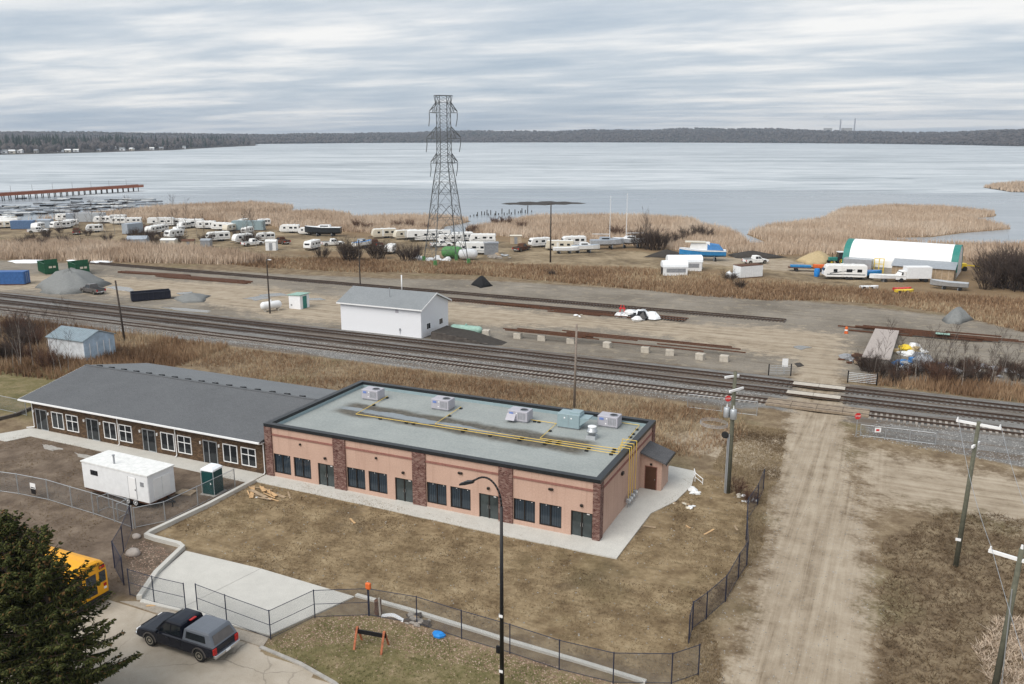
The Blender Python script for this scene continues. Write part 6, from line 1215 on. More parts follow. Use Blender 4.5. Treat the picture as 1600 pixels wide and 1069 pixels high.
lt = MB().rings([[(-.5, -9.6, 0), (-.5, -6.0, 0), (-.5, -6.0, 3.2), (-.5, -9.6, 2.3)], [(10.8, -9.6, 0), (10.8, -6.0, 0), (10.8, -6.0, 3.2), (10.8, -9.6, 2.3)]]).build('lean_to', 'plank_wood', t); MB().rings([[(-.7, -9.9, 2.3), (-.7, -5.9, 3.3), (-.7, -5.9, 3.38), (-.7, -9.9, 2.38)], [(11, -9.9, 2.3), (11, -5.9, 3.3), (11, -5.9, 3.38), (11, -9.9, 2.38)]]).build('lean_to_roof', 'galv', t)
for i in range(9): MB().box(.2+i*1.2, -9.64, 0, .35+i*1.2, -9.58, 2.3).build('post', 'rv_tan', t)
MB().bbox(-10.2, -8.6, 0, -4.6, -6.1, 3.0, .04).build('side_box', 'galv', t)
# things in front of the dome
put_rv('b', 1318, 436, VR-.15, 'white and tan trailer parked before the dome building', 'trailers near the dome')
boat('aluminium_boat', 'long bare aluminium boat lying in the grass by the white truck', B_(1482, 452), VR+math.pi-.55, 6.5, 2.1, 1.1, 'galv', 'rv_grey', None, .3, cat='boat')
boat('motor_boat', 'white slim boat on a trailer before the lean-to', B_(1388, 440), VR+math.pi-.05, 7.5, 2.0, .9, 'white_paint', 'rv_roof', None, .4)
boat('motor_boat', 'dark blue boat under cover behind the tan trailer', B_(1355, 436), VR, 5.5, 2.1, 1.1, 'boat_blue', 'tarp_blue', None, .5)
for px, py, mt, lb in ((1353, 431, 'orange', 'orange canoe stack beside the grey box'), (1410, 455, 'red', 'red and white dinghy lying in the grass'), (1413, 458, 'yellow', 'yellow dinghy lying in the grass'), (1358, 452, 'white_paint', 'white dinghy lying alone in the grass')): boat('dinghy', lb, B_(px, py), VR+random.uniform(-.2, .2), 3.4, 1.3, .55, mt, mt, None, .02)
x, y = G(1372, 428); t = thing('steel_gantry', 'upright yellow steel frame beside the grey box', 'frame', (x, y, 0)); [MB().box(s*.9-.08, -.08, 0, s*.9+.08, .08, 3.2).build('upright', 'yellow', t) for s in (-1, 0, 1)]; [MB().box(-.98, -.06, z, .98, .06, z+.12).build('bar', 'yellow', t) for z in (.8, 2.0, 3.1)]
x, y = G(1430, 440); t = thing('box_truck', 'white box-bodied truck parked before the lean-to', 'truck', (x, y, 0), VR+math.pi); MB().bbox(-2.6, -1.1, .7, 2.2, 1.1, 3.0, .04).build('box', 'white_paint', t); MB().puff([(2.25, .5), (2.25, 2.2), (3.0, 2.2), (3.5, 1.4), (4.2, 1.2), (4.25, .5)], 1.0, .06).build('cab', 'rv_white', t); MB().box(2.9, -1.01, 1.4, 3.2, 1.01, 2.0).build('side_window', 'glass_dark', t)
for xx in (-1.6, 3.2):
    for s in (-1, 1): MB().lathe([(.08, -.12), (.42, -.12), (.42, .12), (.08, .12)], (xx, s*.95, .42), 'y', 12).build('wheel', 'rubber', t)
x, y = G(1308, 413); t = thing('tractor', 'dark green tractor with cab beside the sand heap', 'tractor', (x, y, 0), VR+math.pi); MB().bbox(.1, -.4, .8, 2.0, .4, 1.6, .06).build('bonnet', 'teal', t); c = MB().rings([[(-1.2, -.75, 1.2), (.2, -.75, 1.2), (.2, .75, 1.2), (-1.2, .75, 1.2)], [(-1.1, -.65, 2.7), (.0, -.65, 2.7), (.0, .65, 2.7), (-1.1, .65, 2.7)]]).build('cab', 'glass_dark', t); MB().box(-1.25, -.8, 2.7, .15, .8, 2.85).build('cab_roof', 'white_paint', t); MB().cyl((1.2, 0, 1.5), (1.2, 0, 2.6), .06).build('exhaust', 'black_metal', t)
for xx, rr, ww in ((-.6, .8, .45), (1.6, .5, .3)):
    for s in (-1, 1): wheel(t, xx, s*.8, rr, ww, s, 'yellow')
x, y = G(1262, 424); t = thing('flat_trailer', 'long flat trailer with blue and red load beside the tractor', 'trailer', (x, y, 0), VR-.2); MB().box(-4, -.9, .7, 4, .9, .85).build('deck', 'rust', t); MB().bbox(-3.6, -.6, .85, .6, .6, 1.3, .04).build('load', 'boat_blue', t); MB().bbox(1.0, -.6, .85, 3.6, .6, 1.5, .04).build('load', 'orange', t); [MB().lathe([(.05, -.1), (.38, -.1), (.38, .1), (.05, .1)], (xx, s*.9, .38), 'y', 10).build('wheel', 'rubber', t) for xx in (-2.4, 2.4) for s in (-1, 1)]
x, y = G(1276, 432); t = thing('barrel', 'bright blue barrel beside the tan trailer', 'barrel', (x, y, 0)); MB().lathe([(.5, 0), (.58, .5), (.58, 1.0), (.5, 1.6), (.1, 1.62)], n=12).build('drum', 'blue_bright', t)
x, y = G(1500, 423); t = thing('yellow_loader', 'yellow machine arm standing behind the dome end', 'loader', (x, y, 0), VR); MB().bbox(-1.5, -.6, .5, 1.0, .6, 1.6, .05).build('body', 'yellow', t); MB().bar((1, 0, 1.2), (4, 0, .9), .25).build('boom', 'yellow', t); [MB().lathe([(.1, -.15), (.5, -.15), (.5, .15), (.1, .15)], (xx, s*.7, .5), 'y', 12).build('wheel', 'rubber', t) for xx in (-1, .6) for s in (-1, 1)]
# ---------------- lattice pylon
TX, TY = G(697, 412)
t = thing('transmission_tower', 'tall steel lattice transmission tower standing in the storage lot', 'pylon', (TX, TY, 0), VIEW+R_(24))
lv = [(0, 3.9), (7, 3.15), (13, 2.5), (18, 1.9), (22.2, 1.28), (26.4, 1.24), (30.5, 1.2), (33.4, 1.2), (36.2, 1.25)]
hw = lambda z: float(np.interp(z, [a for a, _ in lv], [b for _, b in lv]))
for sx, sy in ((-1, -1), (1, -1), (1, 1), (-1, 1)):
    m = MB(); [m.bar((sx*a[1], sy*a[1], a[0]), (sx*b[1], sy*b[1], b[0]), .16 if a[0] < 20 else .12) for a, b in zip(lv[:-1], lv[1:])]; m.build('leg', 'tower_steel', t); MB().box(sx*3.9-.3, sy*3.9-.3, -.3, sx*3.9+.3, sy*3.9+.3, 1.4).build('foot_guard', 'tank_green', t)
zs = [0, 7, 13, 18, 20.2, 22.2, 23.6, 25, 26.4, 27.8, 29.2, 30.5, 32, 33.4, 34.8, 36.2]
for f in range(4):
    c, s = math.cos(f*math.pi/2), math.sin(f*math.pi/2); rot = lambda x, y: (x*c-y*s, x*s+y*c); m = MB(); bw = .055
    for a, b in zip(zs[:-1], zs[1:]):
        A, B3 = hw(a), hw(b); P = lambda x, z, h: (*rot(x, -h), z)
        m.bar(P(-A, a, A), P(B3, b, B3), bw).bar(P(A, a, A), P(-B3, b, B3), bw).bar(P(-B3, b, B3), P(B3, b, B3), bw)
        if a < 18:
            zm = (a+b)/2; hm_ = hw(zm); m.bar(P(-hm_, zm, hm_), P(0, b, B3), .08).bar(P(hm_, zm, hm_), P(0, b, B3), .08).bar(P(-hm_, zm, hm_), P(0, zm, hm_), .07).bar(P(hm_, zm, hm_), P(0, zm, hm_), .07)
    m.build('bracing', 'tower_steel', t)
for za_, zt_, ln in ((22.0, 24.2, 3.1), (27.2, 29.8, 3.9), (32.6, 34.9, 3.2)):
    for s in (-1, 1):
        m = MB(); h0 = hw(za_); h1 = hw(zt_); tip = (s*(ln), 0, za_+.1)
        for q in (-1, 1): m.bar((s*h0, q*h0, za_), tip, .13).bar((s*h1, q*h1, zt_), (s*ln, 0, za_+.3), .13); m.bar((s*(h0+ln)/2, q*h0/2, za_+.05), (s*h1, q*h1, zt_), .08); m.bar((s*(h0+ln)/2, q*h0/2, za_+.05), (s*(h1+ln)/2, q*h1/2, (zt_+za_+.3)/2), .08)
        m.bar((s*(h0+ln)/2, -h0/2, za_+.05), (s*(h0+ln)/2, h0/2, za_+.05), .08); ca = m.build('cross_arm', 'tower_steel', t)
        MB().tube([(s*ln, 0, za_), (s*ln-.05*s, 0, za_-1.2), (s*(ln-.1)-.3, -.1, za_-2.8)], .09, 6).build('insulator_string', 'tower_steel', ca)
m = MB(); [m.bar((sx*1.75, sy*.9, 36.2), (sx2*1.75, sy2*.9, 36.2), .13) for sx, sy, sx2, sy2 in ((-1, -1, 1, -1), (1, -1, 1, 1), (1, 1, -1, 1), (-1, 1, -1, -1))]; [m.bar((sx*1.75, sy*.9, 36.2), (sx*1.2, sy*1.2, 33.9), .1) for sx in (-1, 1) for sy in (-1, 1)]; m.build('peak_frame', 'tower_steel', t)
# ---------------- pier, old pilings, stacked docks
P0, P1 = G(-60, 316), G(221, 297); a = math.atan2(P1[1]-P0[1], P1[0]-P0[0]); Lp = math.hypot(P1[0]-P0[0], P1[1]-P0[1])
t = thing('timber_pier', 'long red-brown timber pier on dark piles reaching over the ice', 'pier', (*P0, -.45), a)
MB().box(0, -2.0, 2.0, Lp, 2.0, 2.3).build('deck', 'pier_red', t)
for s in (-1, 1):
    MB().box(0, s*1.9-.08, 3.2, Lp, s*1.9+.08, 3.4).build('handrail', 'pier_red', t); MB().box(0, s*1.9-.06, 2.35, Lp, s*1.9+.06, 3.1).build('railing_boards', 'pier_red', t)
    for i in range(int(Lp/3.2)): MB().cyl((1+i*3.2, s*1.7, -1.5), (1+i*3.2, s*1.7, 2.1), .2, n=6).build('pile', 'pile_dark', t)
for i in range(9): MB().cyl((Lp*i/9+3, 1.9, 2.2), (Lp*i/9+3, 1.9, 6.2), .08, n=5).build('light_post', 'steel_grey', t)
random.seed(40)
for i in range(24):
    px = 735+i*4.1+random.uniform(-1.5, 1.5); x, y = G(px, 336-i*.22+random.uniform(-1.2, 1.2)); h = random.uniform(.5, 2.0) if i != 22 else 3
    tag(MB().cyl((0, 0, -1), (random.uniform(-.1, .1), 0, h), .2, .16, 7).build('old_piling', 'pile_dark', None, loc=(x, y, -.45)), 'dark broken timber piling standing in the open water', 'piling', 'old pilings in the water')
for i in range(200):
    px, py = random.uniform(-20, 245), random.uniform(309, 337)
    if py < 336-px*.10-8 or py > 338-px*.045: 
        if random.random() < .85: py = 337-px*.06-random.random()*14
    x, y = G(px, py); L = random.uniform(3, 7); mt = random.choice(['steel_grey', 'rv_roof', 'galv', 'tarp_grey', 'pile_dark', 'rv_grey']); h = random.uniform(.3, .9)
    t = thing('dock_section', 'flat dock section hauled up on the shore ice below the pier', 'dock', (x, y, -.4), VIEW+random.uniform(-.5, .5), 'dock sections stored on the shore')
    MB().box(-L/2, -.9, h-.12, L/2, .9, h).build('deck', mt, t); MB().box(-L/2, -.7, 0, L/2, .7, h-.12).build('float', random.choice(['black_metal', 'steel_grey', 'galv', 'pile_dark']), t)
# steam over the power station
sx_, sy_ = gd(1272, 5580); 
st = MB(); st.lathe([(.1, -70), (9, -55), (14, -30), (16, 0), (12, 30), (6, 52), (.1, 62)], axis='x', n=12); so_ = st.build('steam_plume', None, None, True, loc=(sx_, sy_, 120), rz=VIEW); so_.rotation_euler = (0, R_(14), VIEW); tag(so_, kind='stuff')
sm = bpy.data.materials.new('steam'); sm.use_nodes = True; sn = sm.node_tree; sn.nodes.clear(); a_ = sn.nodes.new('ShaderNodeOutputMaterial'); b_ = sn.nodes.new('ShaderNodeVolumePrincipled'); b_.inputs['Density'].default_value = .006; b_.inputs['Color'].default_value = (1, 1, 1, 1); sn.links.new(b_.outputs[0], a_.inputs['Volume']); so_.data.materials.append(sm)
# ================================================================== VEGETATION
def sample(poly, n, extra=None):
    P = np.array(poly); lo = P.min(0); hi = P.max(0); out = np.zeros((0, 2)); tries = 0
    while len(out) < n and tries < 40:
        q = lo+(hi-lo)*RNG.random((n*2, 2)); k = sdist(poly, q[:, 0], q[:, 1]) > 0
        if extra is not None: k &= extra(q[:, 0], q[:, 1])
        out = np.concatenate([out, q[k]]); tries += 1
    return out[:n]
def tufts(name, mat, pts, h, w, blades, lean, tint, label=None, z=None, cat='grass'):
    N = len(pts); B = blades; hh = (h[0]+(h[1]-h[0])*RNG.random((N, 1)))*(.7+.6*RNG.random((N, B))); az = RNG.random((N, B))*6.283; ln = lean*(.3+RNG.random((N, B))); fa = RNG.random((N, B))*6.283
    sp = w*1.3; bx = pts[:, 0:1]+(RNG.random((N, B))-.5)*sp*2; by = pts[:, 1:2]+(RNG.random((N, B))-.5)*sp*2
    bz = np.zeros((N, B)) if z is None else np.repeat(z[:, None], B, 1); ww = w*(.6+.8*RNG.random((N, B)))
    V = np.zeros((N, B, 3, 3)); V[..., 0, 0] = bx+np.cos(fa)*ww/2; V[..., 0, 1] = by+np.sin(fa)*ww/2; V[..., 1, 0] = bx-np.cos(fa)*ww/2; V[..., 1, 1] = by-np.sin(fa)*ww/2
    V[..., 0, 2] = bz-.03; V[..., 1, 2] = bz-.03; V[..., 2, 0] = bx+np.cos(az)*ln*hh; V[..., 2, 1] = by+np.sin(az)*ln*hh; V[..., 2, 2] = bz+hh
    T = np.clip(np.repeat(tint[:, None], B, 1)+(RNG.random((N, B))-.5)*.25, 0, 1); T3 = np.repeat(T.reshape(-1), 3)
    o = obj_np(name, V.reshape(-1, 3), np.arange(N*B*3).reshape(-1, 3), mat, T3); tag(o, label, cat if label else None, kind='stuff'); return o
def gzs(p):
    w = wts(p[:, 0], p[:, 1]); return hfield(p[:, 0], p[:, 1], w[0], w[3]*(1-w[1]))
REED_A = SHORE[1:-1]+pg((1700,420),(1560,402),(1512,408),(1500,384),(1335,380),(1322,396),(1200,398),(1130,394),(1062,391),(1010,385),(900,376),(800,370),(735,364),(640,366),(560,363),(440,358),(420,350),(330,348),(240,343),(100,341),(-100,348))
inland = lambda d: (lambda X, Y: sdist(LAND, X, Y) > d)
p = sample(REED_A, 95000, inland(.3)); cl = vnoise(p[:, 0], p[:, 1], 14)*.6+vnoise(p[:, 0], p[:, 1], 4)*.4
tufts('reed_bed', 'reed', p, (1.1, 2.0), .23, 2, .3, np.clip(.15+cl*.9+(RNG.random(len(p))-.5)*.3, 0, 1), 'pale dry reed bed along the lake shore', gzs(p), 'reeds')
p = sample(ISL, 1800); tufts('reed_bed', 'reed', p, (1.2, 2.0), .5, 2, .2, .3+.5*RNG.random(len(p)), 'dry reeds on the small island in the bay', np.full(len(p), -.3), 'reeds')
REED_B = pg((-60,386),(0,384),(100,381),(200,385),(300,391),(400,403),(425,409),(380,414),(280,412),(180,410),(80,407),(0,405),(-60,405))
p = sample(REED_B, 16000); cl = vnoise(p[:, 0], p[:, 1], 9); tufts('reed_bed', 'reed', p, (1.1, 2.0), .24, 3, .22, np.clip(.1+cl*.8+(RNG.random(len(p))-.5)*.3, 0, 1), 'band of tall dry reeds between storage lot and gravel yard', gzs(p), 'reeds')
WEED_B = pg((330,409),(420,405),(480,404),(560,405),(640,410),(760,412),(860,416),(1000,420),(1100,428),(1160,440),(1230,442),(1300,448),(1420,458),(1620,470),(1620,525),(1500,494),(1400,478),(1300,470),(1200,470),(1100,464),(1000,453),(860,440),(760,431),(640,426),(560,426),(480,422),(400,418))
p = sample(WEED_B, 26000, lambda X, Y: vnoise(X, Y, 6)+(RNG.random(X.shape)-.5)*.9 > .35); cl = vnoise(p[:, 0], p[:, 1], 8)*.7+vnoise(p[:, 0], p[:, 1], 25)*.4; tufts('dry_weeds', 'weed', p, (.3, .85), .15, 3, .45, np.clip(.1+cl*.8+(RNG.random(len(p))-.5)*.7, 0, 1), 'russet dry weeds along the edge of the gravel yard', gzs(p), 'weeds')
WEED_C = [(-75, 25), (-60, 24), (-29, 19.5), (-8, 18), (3, 19), (6, 27), (4, 33.5), (-30, 34), (-75, 33.5)]
p = sample(WEED_C, 17000, lambda X, Y: (vnoise(X, Y, 4)*.8+vnoise(X, Y, 11)*.7+(Y-18)*.02+(RNG.random(X.shape)-.5)*1.1) > .85); cl = vnoise(p[:, 0], p[:, 1], 5); tufts('dry_weeds', 'weed', p, (.15, .65), .05, 3, .6, np.clip(.22+cl*.8+(RNG.random(len(p))-.5)*.8, 0, 1), 'russet dry weeds between pink building and railway', gzs(p), 'weeds')
p = sample([(-110, 8), (-62, 14), (-64, 34), (-120, 34)], 14000, lambda X, Y: vnoise(X, Y, 5)+(RNG.random(X.shape)-.5) > .4); tufts('dry_weeds', 'weed', p, (.4, 1.1), .09, 3, .35, np.clip(vnoise(p[:, 0], p[:, 1], 6), 0, 1), 'dry weeds around the old metal-roofed shed', gzs(p), 'weeds')
p = sample([(14, 50.5), (60, 47.5), (110, 50), (110, 62), (40, 57), (24, 56), (18, 53)], 12000); tufts('dry_weeds', 'weed', p, (.4, 1.3), .10, 3, .35, np.clip(vnoise(p[:, 0], p[:, 1], 5)*.6, 0, 1), 'dark dry weeds below the bare saplings by the tracks', gzs(p), 'weeds')
p = sample(YGRASS, 20000, lambda X, Y: vnoise(X, Y, 3) > .25); tufts('dead_grass', 'dead_grass', p, (.05, .13), .035, 3, .8, np.clip(vnoise(p[:, 0], p[:, 1], 4)+(RNG.random(len(p))-.5)*.5, 0, 1), 'short dead grass on the lot before the pink building', gzs(p))
p = sample(LAWN, 22000, lambda X, Y: sdist(STREET, X, Y) < -.15); tufts('lawn_grass', 'green_grass', p, (.04, .11), .03, 3, .8, np.clip(vnoise(p[:, 0], p[:, 1], 2)+(RNG.random(len(p))-.5)*.5, 0, 1), 'patchy greenish lawn along the street kerb', gzs(p))
BRUSH = [(17.5, -60), (18.7, -8), (18.2, 8), (22, 15), (28, 17.5), (45, 14), (60, 0), (60, -60)]
p = sample(BRUSH, 34000, lambda X, Y: (vnoise(X, Y, 3.5) > .2) & (Y > -25)); tufts('matted_grass', 'dead_grass', p, (.12, .3), .05, 3, 1.8, np.clip(vnoise(p[:, 0], p[:, 1], 5)*.6-.2+(RNG.random(len(p))-.5)*.45, 0, 1), 'matted dead grass and brush beside the dirt road', gzs(p))
p = sample([(24.5, -9), (29, -9), (33, -3), (31, 2), (25, .5), (23.5, -4)], 4500); tufts('straw_patch', 'reed', p, (.12, .3), .05, 3, 1.9, .45+.5*RNG.random(len(p)), 'pale flattened straw patch around the utility pole', gzs(p))
p = sample([(10, -22), (11.8, -14), (9.5, -7), (10.8, 4), (9.6, 14), (11, 22), (9, 30), (4, 30), (4.5, 17), (9, 14.5), (8.5, 7), (9.6, .5), (8.5, -9.5), (9.6, -12.5), (8.8, -15)], 12000, lambda X, Y: sdist(ROAD, X, Y) < 0); tufts('dead_grass', 'dead_grass', p, (.06, .2), .04, 3, 1.0, np.clip(vnoise(p[:, 0], p[:, 1], 3)*.9, 0, 1), 'dead grass verge between leaning fence and dirt road', gzs(p))
p = sample(BARE_L, 9000, lambda X, Y: vnoise(X, Y, 3) > .45); tufts('dead_grass', 'dead_grass', p, (.04, .12), .04, 3, 1.0, np.clip(vnoise(p[:, 0], p[:, 1], 3)*.5, 0, 1), 'sparse dead grass on the bare yard', gzs(p))
# ---- twiggy plants
def limbs(segs):
    # segs: (p, q, r0, r1) -> 3-sided tapering prisms
    V, F = [], []
    for p, q, r0, r1 in segs:
        d = (q-p); L = d.length
        if L < 1e-5: continue
        d /= L; a = d.cross(Vector((.3, .5, .81))).normalized(); b = d.cross(a); n = len(V)
        for c, r in ((p, r0), (q, r1)):
            for k in range(3): t_ = k*2.0944; V.append(c+(a*math.cos(t_)+b*math.sin(t_))*r)
        F += [(n, n+1, n+4), (n, n+4, n+3), (n+1, n+2, n+5), (n+1, n+5, n+4), (n+2, n, n+3), (n+2, n+3, n+5)]
    return V, F
def twigmesh(name, segs, mat):
    V, F = limbs(segs); T = np.repeat(np.array([random.random() for _ in range(len(V)//6)]), 6); o = obj_np(name, [tuple(v) for v in V], F, mat, T); return o
def grow(p, d, L, r, depth, out, spread, n):
    q = p+d*L; mid = p+d*L*.5+Vector((random.gauss(0, 1), random.gauss(0, 1), random.gauss(0, .5)))*L*.05
    out.append((p, mid, r, r*.8)); out.append((mid, q, r*.8, r*.5))
    if depth == 0: return
    for i in range(n):
        k = random.uniform(.3, 1); s = p.lerp(q, k); e_ = (d+Vector((random.gauss(0, spread), random.gauss(0, spread), random.gauss(.1, spread*.6)))).normalized(); grow(s, e_, L*random.uniform(.4, .65), r*.5, depth-1, out, spread, n)
def bush_proto(seed, h, rad, stems, r, mat, depth=2, n=5):
    random.seed(seed); out = []
    for i in range(stems):
        a = random.uniform(0, 6.28); rr = rad*.35*random.random()**.5; d = Vector((math.cos(a)*random.uniform(.1, .75), math.sin(a)*random.uniform(.1, .75), 1)).normalized(); grow(Vector((math.cos(a)*rr, math.sin(a)*rr, -.1)), d, h*random.uniform(.45, .75), r, depth, out, .42, n)
    o = twigmesh('bare_bush', out, mat); return o
bp = [bush_proto(50+i, 4.2, 3, 26, .055, 'twig' if i < 3 else 'twig_red', 2, 6) for i in range(5)]
bush_used = [False]*5
def bush(i, px, py, s, label, group):
    x, y = G(px, py)
    if not bush_used[i]: o = bp[i]; bush_used[i] = True
    else: o = bp[i].copy(); COL.objects.link(o)
    o.location = (x, y, zground(x, y)-.05); o.rotation_euler = (0, 0, random.uniform(0, 6.28)); o.scale = (s, s, s*random.uniform(.85, 1.1)); tag(o, label, 'bush', group)
random.seed(60)
LB = 'round leafless grey-brown bush at the front edge of the storage lot'
for k, (px, py, s) in enumerate([(503, 405, .8), (545, 409, 1.25), (552, 408, 1.1), (588, 405, 1.05), (594, 404, .9), (637, 410, 1.15), (645, 408, .9)]): bush(k % 3, px, py, s, LB, 'leafless bushes before the trailers')
LB2 = 'low reddish leafless shrub among the reeds behind the trailers'
for k, (px, py, s) in enumerate([(560, 358, .8), (575, 360, .7), (620, 357, .7), (640, 357, .8), (665, 360, .6), (740, 362, .7), (775, 352, .8), (790, 352, .9), (735, 364, .6), (815, 358, .7), (965, 370, 1.0), (990, 372, .7)]): bush(3+k % 2, px, py, s, LB2, 'reddish shrubs in the reeds')
LB3 = 'dark leafless thicket bush beside the boats and earth bank'
for k, (px, py, s) in enumerate([(1002, 388, 1.3), (1016, 390, 1.5), (1030, 390, 1.2), (1045, 384, 1.0), (1060, 378, .9), (1075, 372, .9), (1090, 368, .9), (1105, 372, .8)]): bush(k % 3, px, py, s, LB3, 'dark thicket by the boats')
LB4 = 'large dark leafless bush beyond the dome building'
for k, (px, py, s) in enumerate([(1545, 440, 1.4), (1562, 448, 1.7), (1580, 452, 1.8), (1597, 455, 1.9), (1615, 455, 1.9), (1570, 430, 1.5), (1592, 432, 1.6), (1540, 452, 1.0)]): bush(k % 3, px, py, s, LB4, 'dark bushes right of the dome')
LB5 = 'leafless grey brush growing among the trailers in the storage lot'
for k in range(30): bush(k % 3, random.uniform(30, 400), random.uniform(369, 392) - (6 if k % 2 else 0), random.uniform(.45, .8), LB5, 'brush among the trailers')
LB6 = 'tangled leafless brush beside the old metal-roofed shed'
for k in range(16): bush(k % 5, random.uniform(-30, 75), random.uniform(520, 585), random.uniform(.45, .75), LB6, 'brush by the shed')
LB7 = 'dark leafless brush along the junk yard above the tracks'
for k in range(34): bush(k % 5, random.uniform(1350, 1640), 588+random.uniform(-10, 16)+0.03*0, random.uniform(.35, .6), LB7, 'brush above the tracks')
for k, (px, py, s) in enumerate([(1155, 452, .5), (1140, 440, .6), (862, 432, .35), (1150, 770, .3), (1172, 785, .3)]): bush(k % 5, px, py, s, 'small leafless shrub standing in the dead grass', 'small shrubs')
def sapling_proto(seed, h, mat_t='bark_pale'):
    random.seed(seed); t = thing('bare_sapling', '', 'tree'); pts = [Vector((0, 0, -.1))]; d = Vector((random.gauss(0, .04), random.gauss(0, .04), 1))
    for i in range(5): pts.append(pts[-1]+d.normalized()*h/5); d += Vector((random.gauss(0, .06), random.gauss(0, .06), 0))
    tr = [(pts[i], pts[i+1], .06*(1-i/5.5), .06*(1-(i+1)/5.5)) for i in range(5)]; o = twigmesh('trunk', tr, 'twig'); o.data.materials[0] = MAT[mat_t]; o.parent = t
    out = []
    for i in range(18):
        k = random.uniform(1.2, 4.9); b_ = int(k); s = pts[b_].lerp(pts[min(5, b_+1)], k-b_); a = random.uniform(0, 6.28); grow(s, Vector((math.cos(a)*.6, math.sin(a)*.6, 1)).normalized(), h*.22*random.uniform(.6, 1.2), .018, 1, out, .35, 4)
    o = twigmesh('crown', out, 'twig'); o.parent = t; return t
sp = [sapling_proto(70+i, 5.0+i*.5) for i in range(4)]; sp_used = [False]*4
def sapling(i, x, y, s, label, group):
    if not sp_used[i]: o = sp[i]; sp_used[i] = True
    else: o = dup(sp[i])
    o.location = (x, y, zground(x, y)); o.rotation_euler = (0, 0, random.uniform(0, 6.28)); o.scale = (s, s, s); tag(o, label, 'tree', group)
random.seed(80)
for k in range(26): x, y = G(random.uniform(1365, 1600), random.uniform(574, 606)); sapling(k % 4, x, y, random.uniform(.55, .95), 'thin leafless sapling by the junk yard above the tracks', 'saplings by the junk yard')
for k in range(22): x, y = G(random.uniform(-10, 125), random.uniform(530, 585)); sapling(k % 4, x, y, random.uniform(.6, 1.1), 'thin leafless sapling in the thicket by the old shed', 'saplings by the shed')
for k in range(34): x, y = G(random.uniform(60, 420), random.uniform(352, 395)); sapling(k % 4, x, y, random.uniform(.9, 1.5), 'thin leafless sapling among the stored trailers', 'saplings among the trailers')
for k, (px, py) in enumerate([(1010, 388), (1016, 386), (1003, 386)]): x, y = G(px, py); sapling(k, x, y, 1.5, 'tall leafless tree rising from the thicket by the boats', 'trees by the boats')
# ---- the big spruce
def spindles(P, D, L, Wd):
    N = len(P); D = D/np.linalg.norm(D, axis=1, keepdims=True); ref = np.where(np.abs(D[:, 2:3]) > .9, np.array([[1., 0, 0]]), np.array([[0, 0, 1.]])); A = np.cross(D, ref); A /= np.linalg.norm(A, axis=1, keepdims=True); Bq = np.cross(D, A)
    V = np.zeros((N, 5, 3)); V[:, 0] = P; V[:, 4] = P+D*L[:, None]; ph = RNG.random(N)*6.28
    for k in range(3):
        t_ = ph+k*2.0944; V[:, 1+k] = P+D*(L*.35)[:, None]+(A*np.cos(t_)[:, None]+Bq*np.sin(t_)[:, None])*Wd[:, None]
    f = np.array([(0, 2, 1), (0, 3, 2), (0, 1, 3), (1, 2, 4), (2, 3, 4), (3, 1, 4)]); F = (f[None]+np.arange(N)[:, None, None]*5).reshape(-1, 3); return V.reshape(-1, 3), F
def spruce(label, loc, h, tops):
    t = thing('spruce_tree', label, 'tree', loc); rs = np.random.default_rng(5)
    Ps, Ds, Ls, Ws, Ts, brs = [], [], [], [], [], []
    for (ox, oy, hh, R0, z0) in tops:
        MB().cyl((ox*.2, oy*.2, -.2), (ox, oy, hh*.55), .2, .12, 10).cyl((ox, oy, hh*.55), (ox, oy, hh), .12, .02, 8).build('trunk', 'bark', t)
        z = z0
        while z < hh-.15:
            k = (z-z0)/(hh-z0); R1 = R0*(1-k)**.95+.15
            nb = 6 if k < .8 else 5
            for b_ in range(nb):
                a = rs.random()*6.283; L = R1*(.72+.42*rs.random()); rise = .05+.55*k+.12*rs.standard_normal(); n = max(4, int(L/.15)); s = np.linspace(.12, 1, n)
                zz = z+L*(rise*s-.30*(1-k)*s+.22*s**3); px_ = ox+np.cos(a)*L*s; py_ = oy+np.sin(a)*L*s
                brs.append((Vector((ox, oy, z)), Vector((float(px_[n//2]), float(py_[n//2]), float(zz[n//2]))), .045, .03)); brs.append((Vector((float(px_[n//2]), float(py_[n//2]), float(zz[n//2]))), Vector((float(px_[-1]), float(py_[-1]), float(zz[-1]))), .03, .01))
                for sd in (-1, 1, 0):
                    m_ = n; ln = (.16+.34*(1-s)*min(1, L/2.0))*(.7+.6*rs.random(m_)); aa = a+sd*(.85+.3*rs.random(m_)); dz = -.25+.35*rs.standard_normal(m_)+(0.15 if sd == 0 else 0)
                    for rep in range(2):
                        off = rs.random(m_)*.6*(rep > 0); bx = px_+np.cos(aa)*ln*off; by = py_+np.sin(aa)*ln*off
                        Ps.append(np.stack([bx, by, zz+rs.standard_normal(m_)*.04], 1)); Ds.append(np.stack([np.cos(aa+.4*rs.standard_normal(m_)), np.sin(aa+.4*rs.standard_normal(m_)), dz], 1)); Ls.append(ln*(.9+.5*rs.random(m_))); Ws.append(.035+.03*rs.random(m_))
                        tn = rs.random(m_)*.66; cone = (rs.random(m_) < (.10 if z > hh*.62 else .03)); Ts.append(np.where(cone, 1.0, tn))
            z += .2+.12*(1-k)
    P = np.concatenate(Ps); D = np.concatenate(Ds); L = np.concatenate(Ls); Wd = np.concatenate(Ws); T = np.concatenate(Ts)
    V, F = spindles(P, D, L, Wd); o = obj_np('crown', V, F, 'needle', np.repeat(T, 5)); o.parent = t
    o = twigmesh('limbs', brs, 'twig'); o.parent = t; return t
spruce('big dark spruce tree with twin tops and rusty cones at the street edge', (-18.3, -29.7, 0), 11.1, [(-.9, -.2, 11.0, 5.2, .8), (.7, .5, 10.2, 3.2, 3.2)])

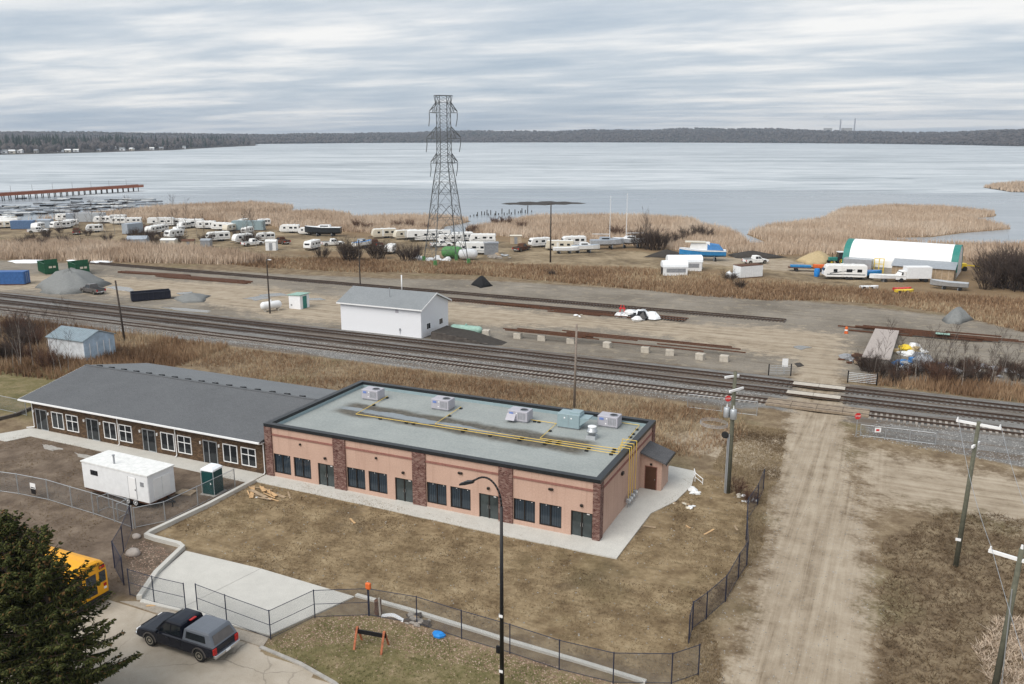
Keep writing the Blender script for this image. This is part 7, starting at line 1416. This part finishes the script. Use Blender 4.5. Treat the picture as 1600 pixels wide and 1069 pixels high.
# ---- litter: fallen leaves along the kerb and fence, loose stones on the ballast and road
def chips(name, mat, pts, size, tint, label, cat, tall=.35):
    N = len(pts); s = size*(.5+RNG.random(N)); a = RNG.random(N)*6.283; z = gzs(pts); V = np.zeros((N, 4, 3))
    for k in range(3): V[:, k, 0] = pts[:, 0]+np.cos(a+k*2.1)*s*(.7+.6*RNG.random(N)); V[:, k, 1] = pts[:, 1]+np.sin(a+k*2.1)*s*(.7+.6*RNG.random(N)); V[:, k, 2] = z
    V[:, 3, 0] = pts[:, 0]; V[:, 3, 1] = pts[:, 1]; V[:, 3, 2] = z+s*tall*2
    f = np.array([(0, 1, 3), (1, 2, 3), (2, 0, 3)]); F = (f[None]+np.arange(N)[:, None, None]*4).reshape(-1, 3)
    return tag(obj_np(name, V.reshape(-1, 3), F, mat, np.repeat(tint, 4)), label, cat, kind='stuff')
tinted('leaf', (.14,.09,.065), (.26,.17,.125), (.36,.25,.19), (.46,.36,.29))
p = np.concatenate([sample([(-13, -19.8), (-11.8, -16), (-9, -14.6), (8.5, -15.2), (9, -17.5), (0, -17), (-8, -17.3), (-11.5, -19.9)], 4200), sample(LAWN, 2200, lambda X, Y: (sdist(STREET, X, Y) < -.2) & (Y > -30)), sample([(-25.5, -13.8), (-24, -18.8), (-29.5, -15), (-29.5, -13.3)], 900)])
chips('leaf_litter', 'leaf', p, .045, RNG.random(len(p)), 'brown fallen leaves drifted along the fence and over the lawn', 'leaves', .3)
p = np.concatenate([sample([(14.5, 31), (40, 27), (60, 26), (60, 36.4), (17, 36.4)], 7000), sample([(-90, 34.6), (4, 35.2), (4, 36.5), (-90, 36.5)], 5000), sample([(-60, 39.7), (5, 39.7), (5, 40.7), (-60, 40.7)], 3000)])
chips('loose_ballast', 'pebble', p, .07, RNG.random(len(p)), 'loose grey ballast stones beside the tracks', 'stones')
p = sample(YGRASS, 700); chips('loose_stones', 'pebble', p, .05, .3+.7*RNG.random(len(p)), 'pale stones and crumbs scattered over the dead grass lot', 'stones')
p = sample([(9.5, -30), (19.5, -30), (18.5, 8), (14, 34), (8, 34), (10, 8)], 2600); chips('loose_stones', 'pebble', p, .04, .2+.8*RNG.random(len(p)), 'loose stones on the dirt road', 'stones')
o = kerb('timber_edging', [G(-30, 668), G(0, 657), G(25, 651), G(48, 641)], .25, -.1, .35, 'tie_wood')
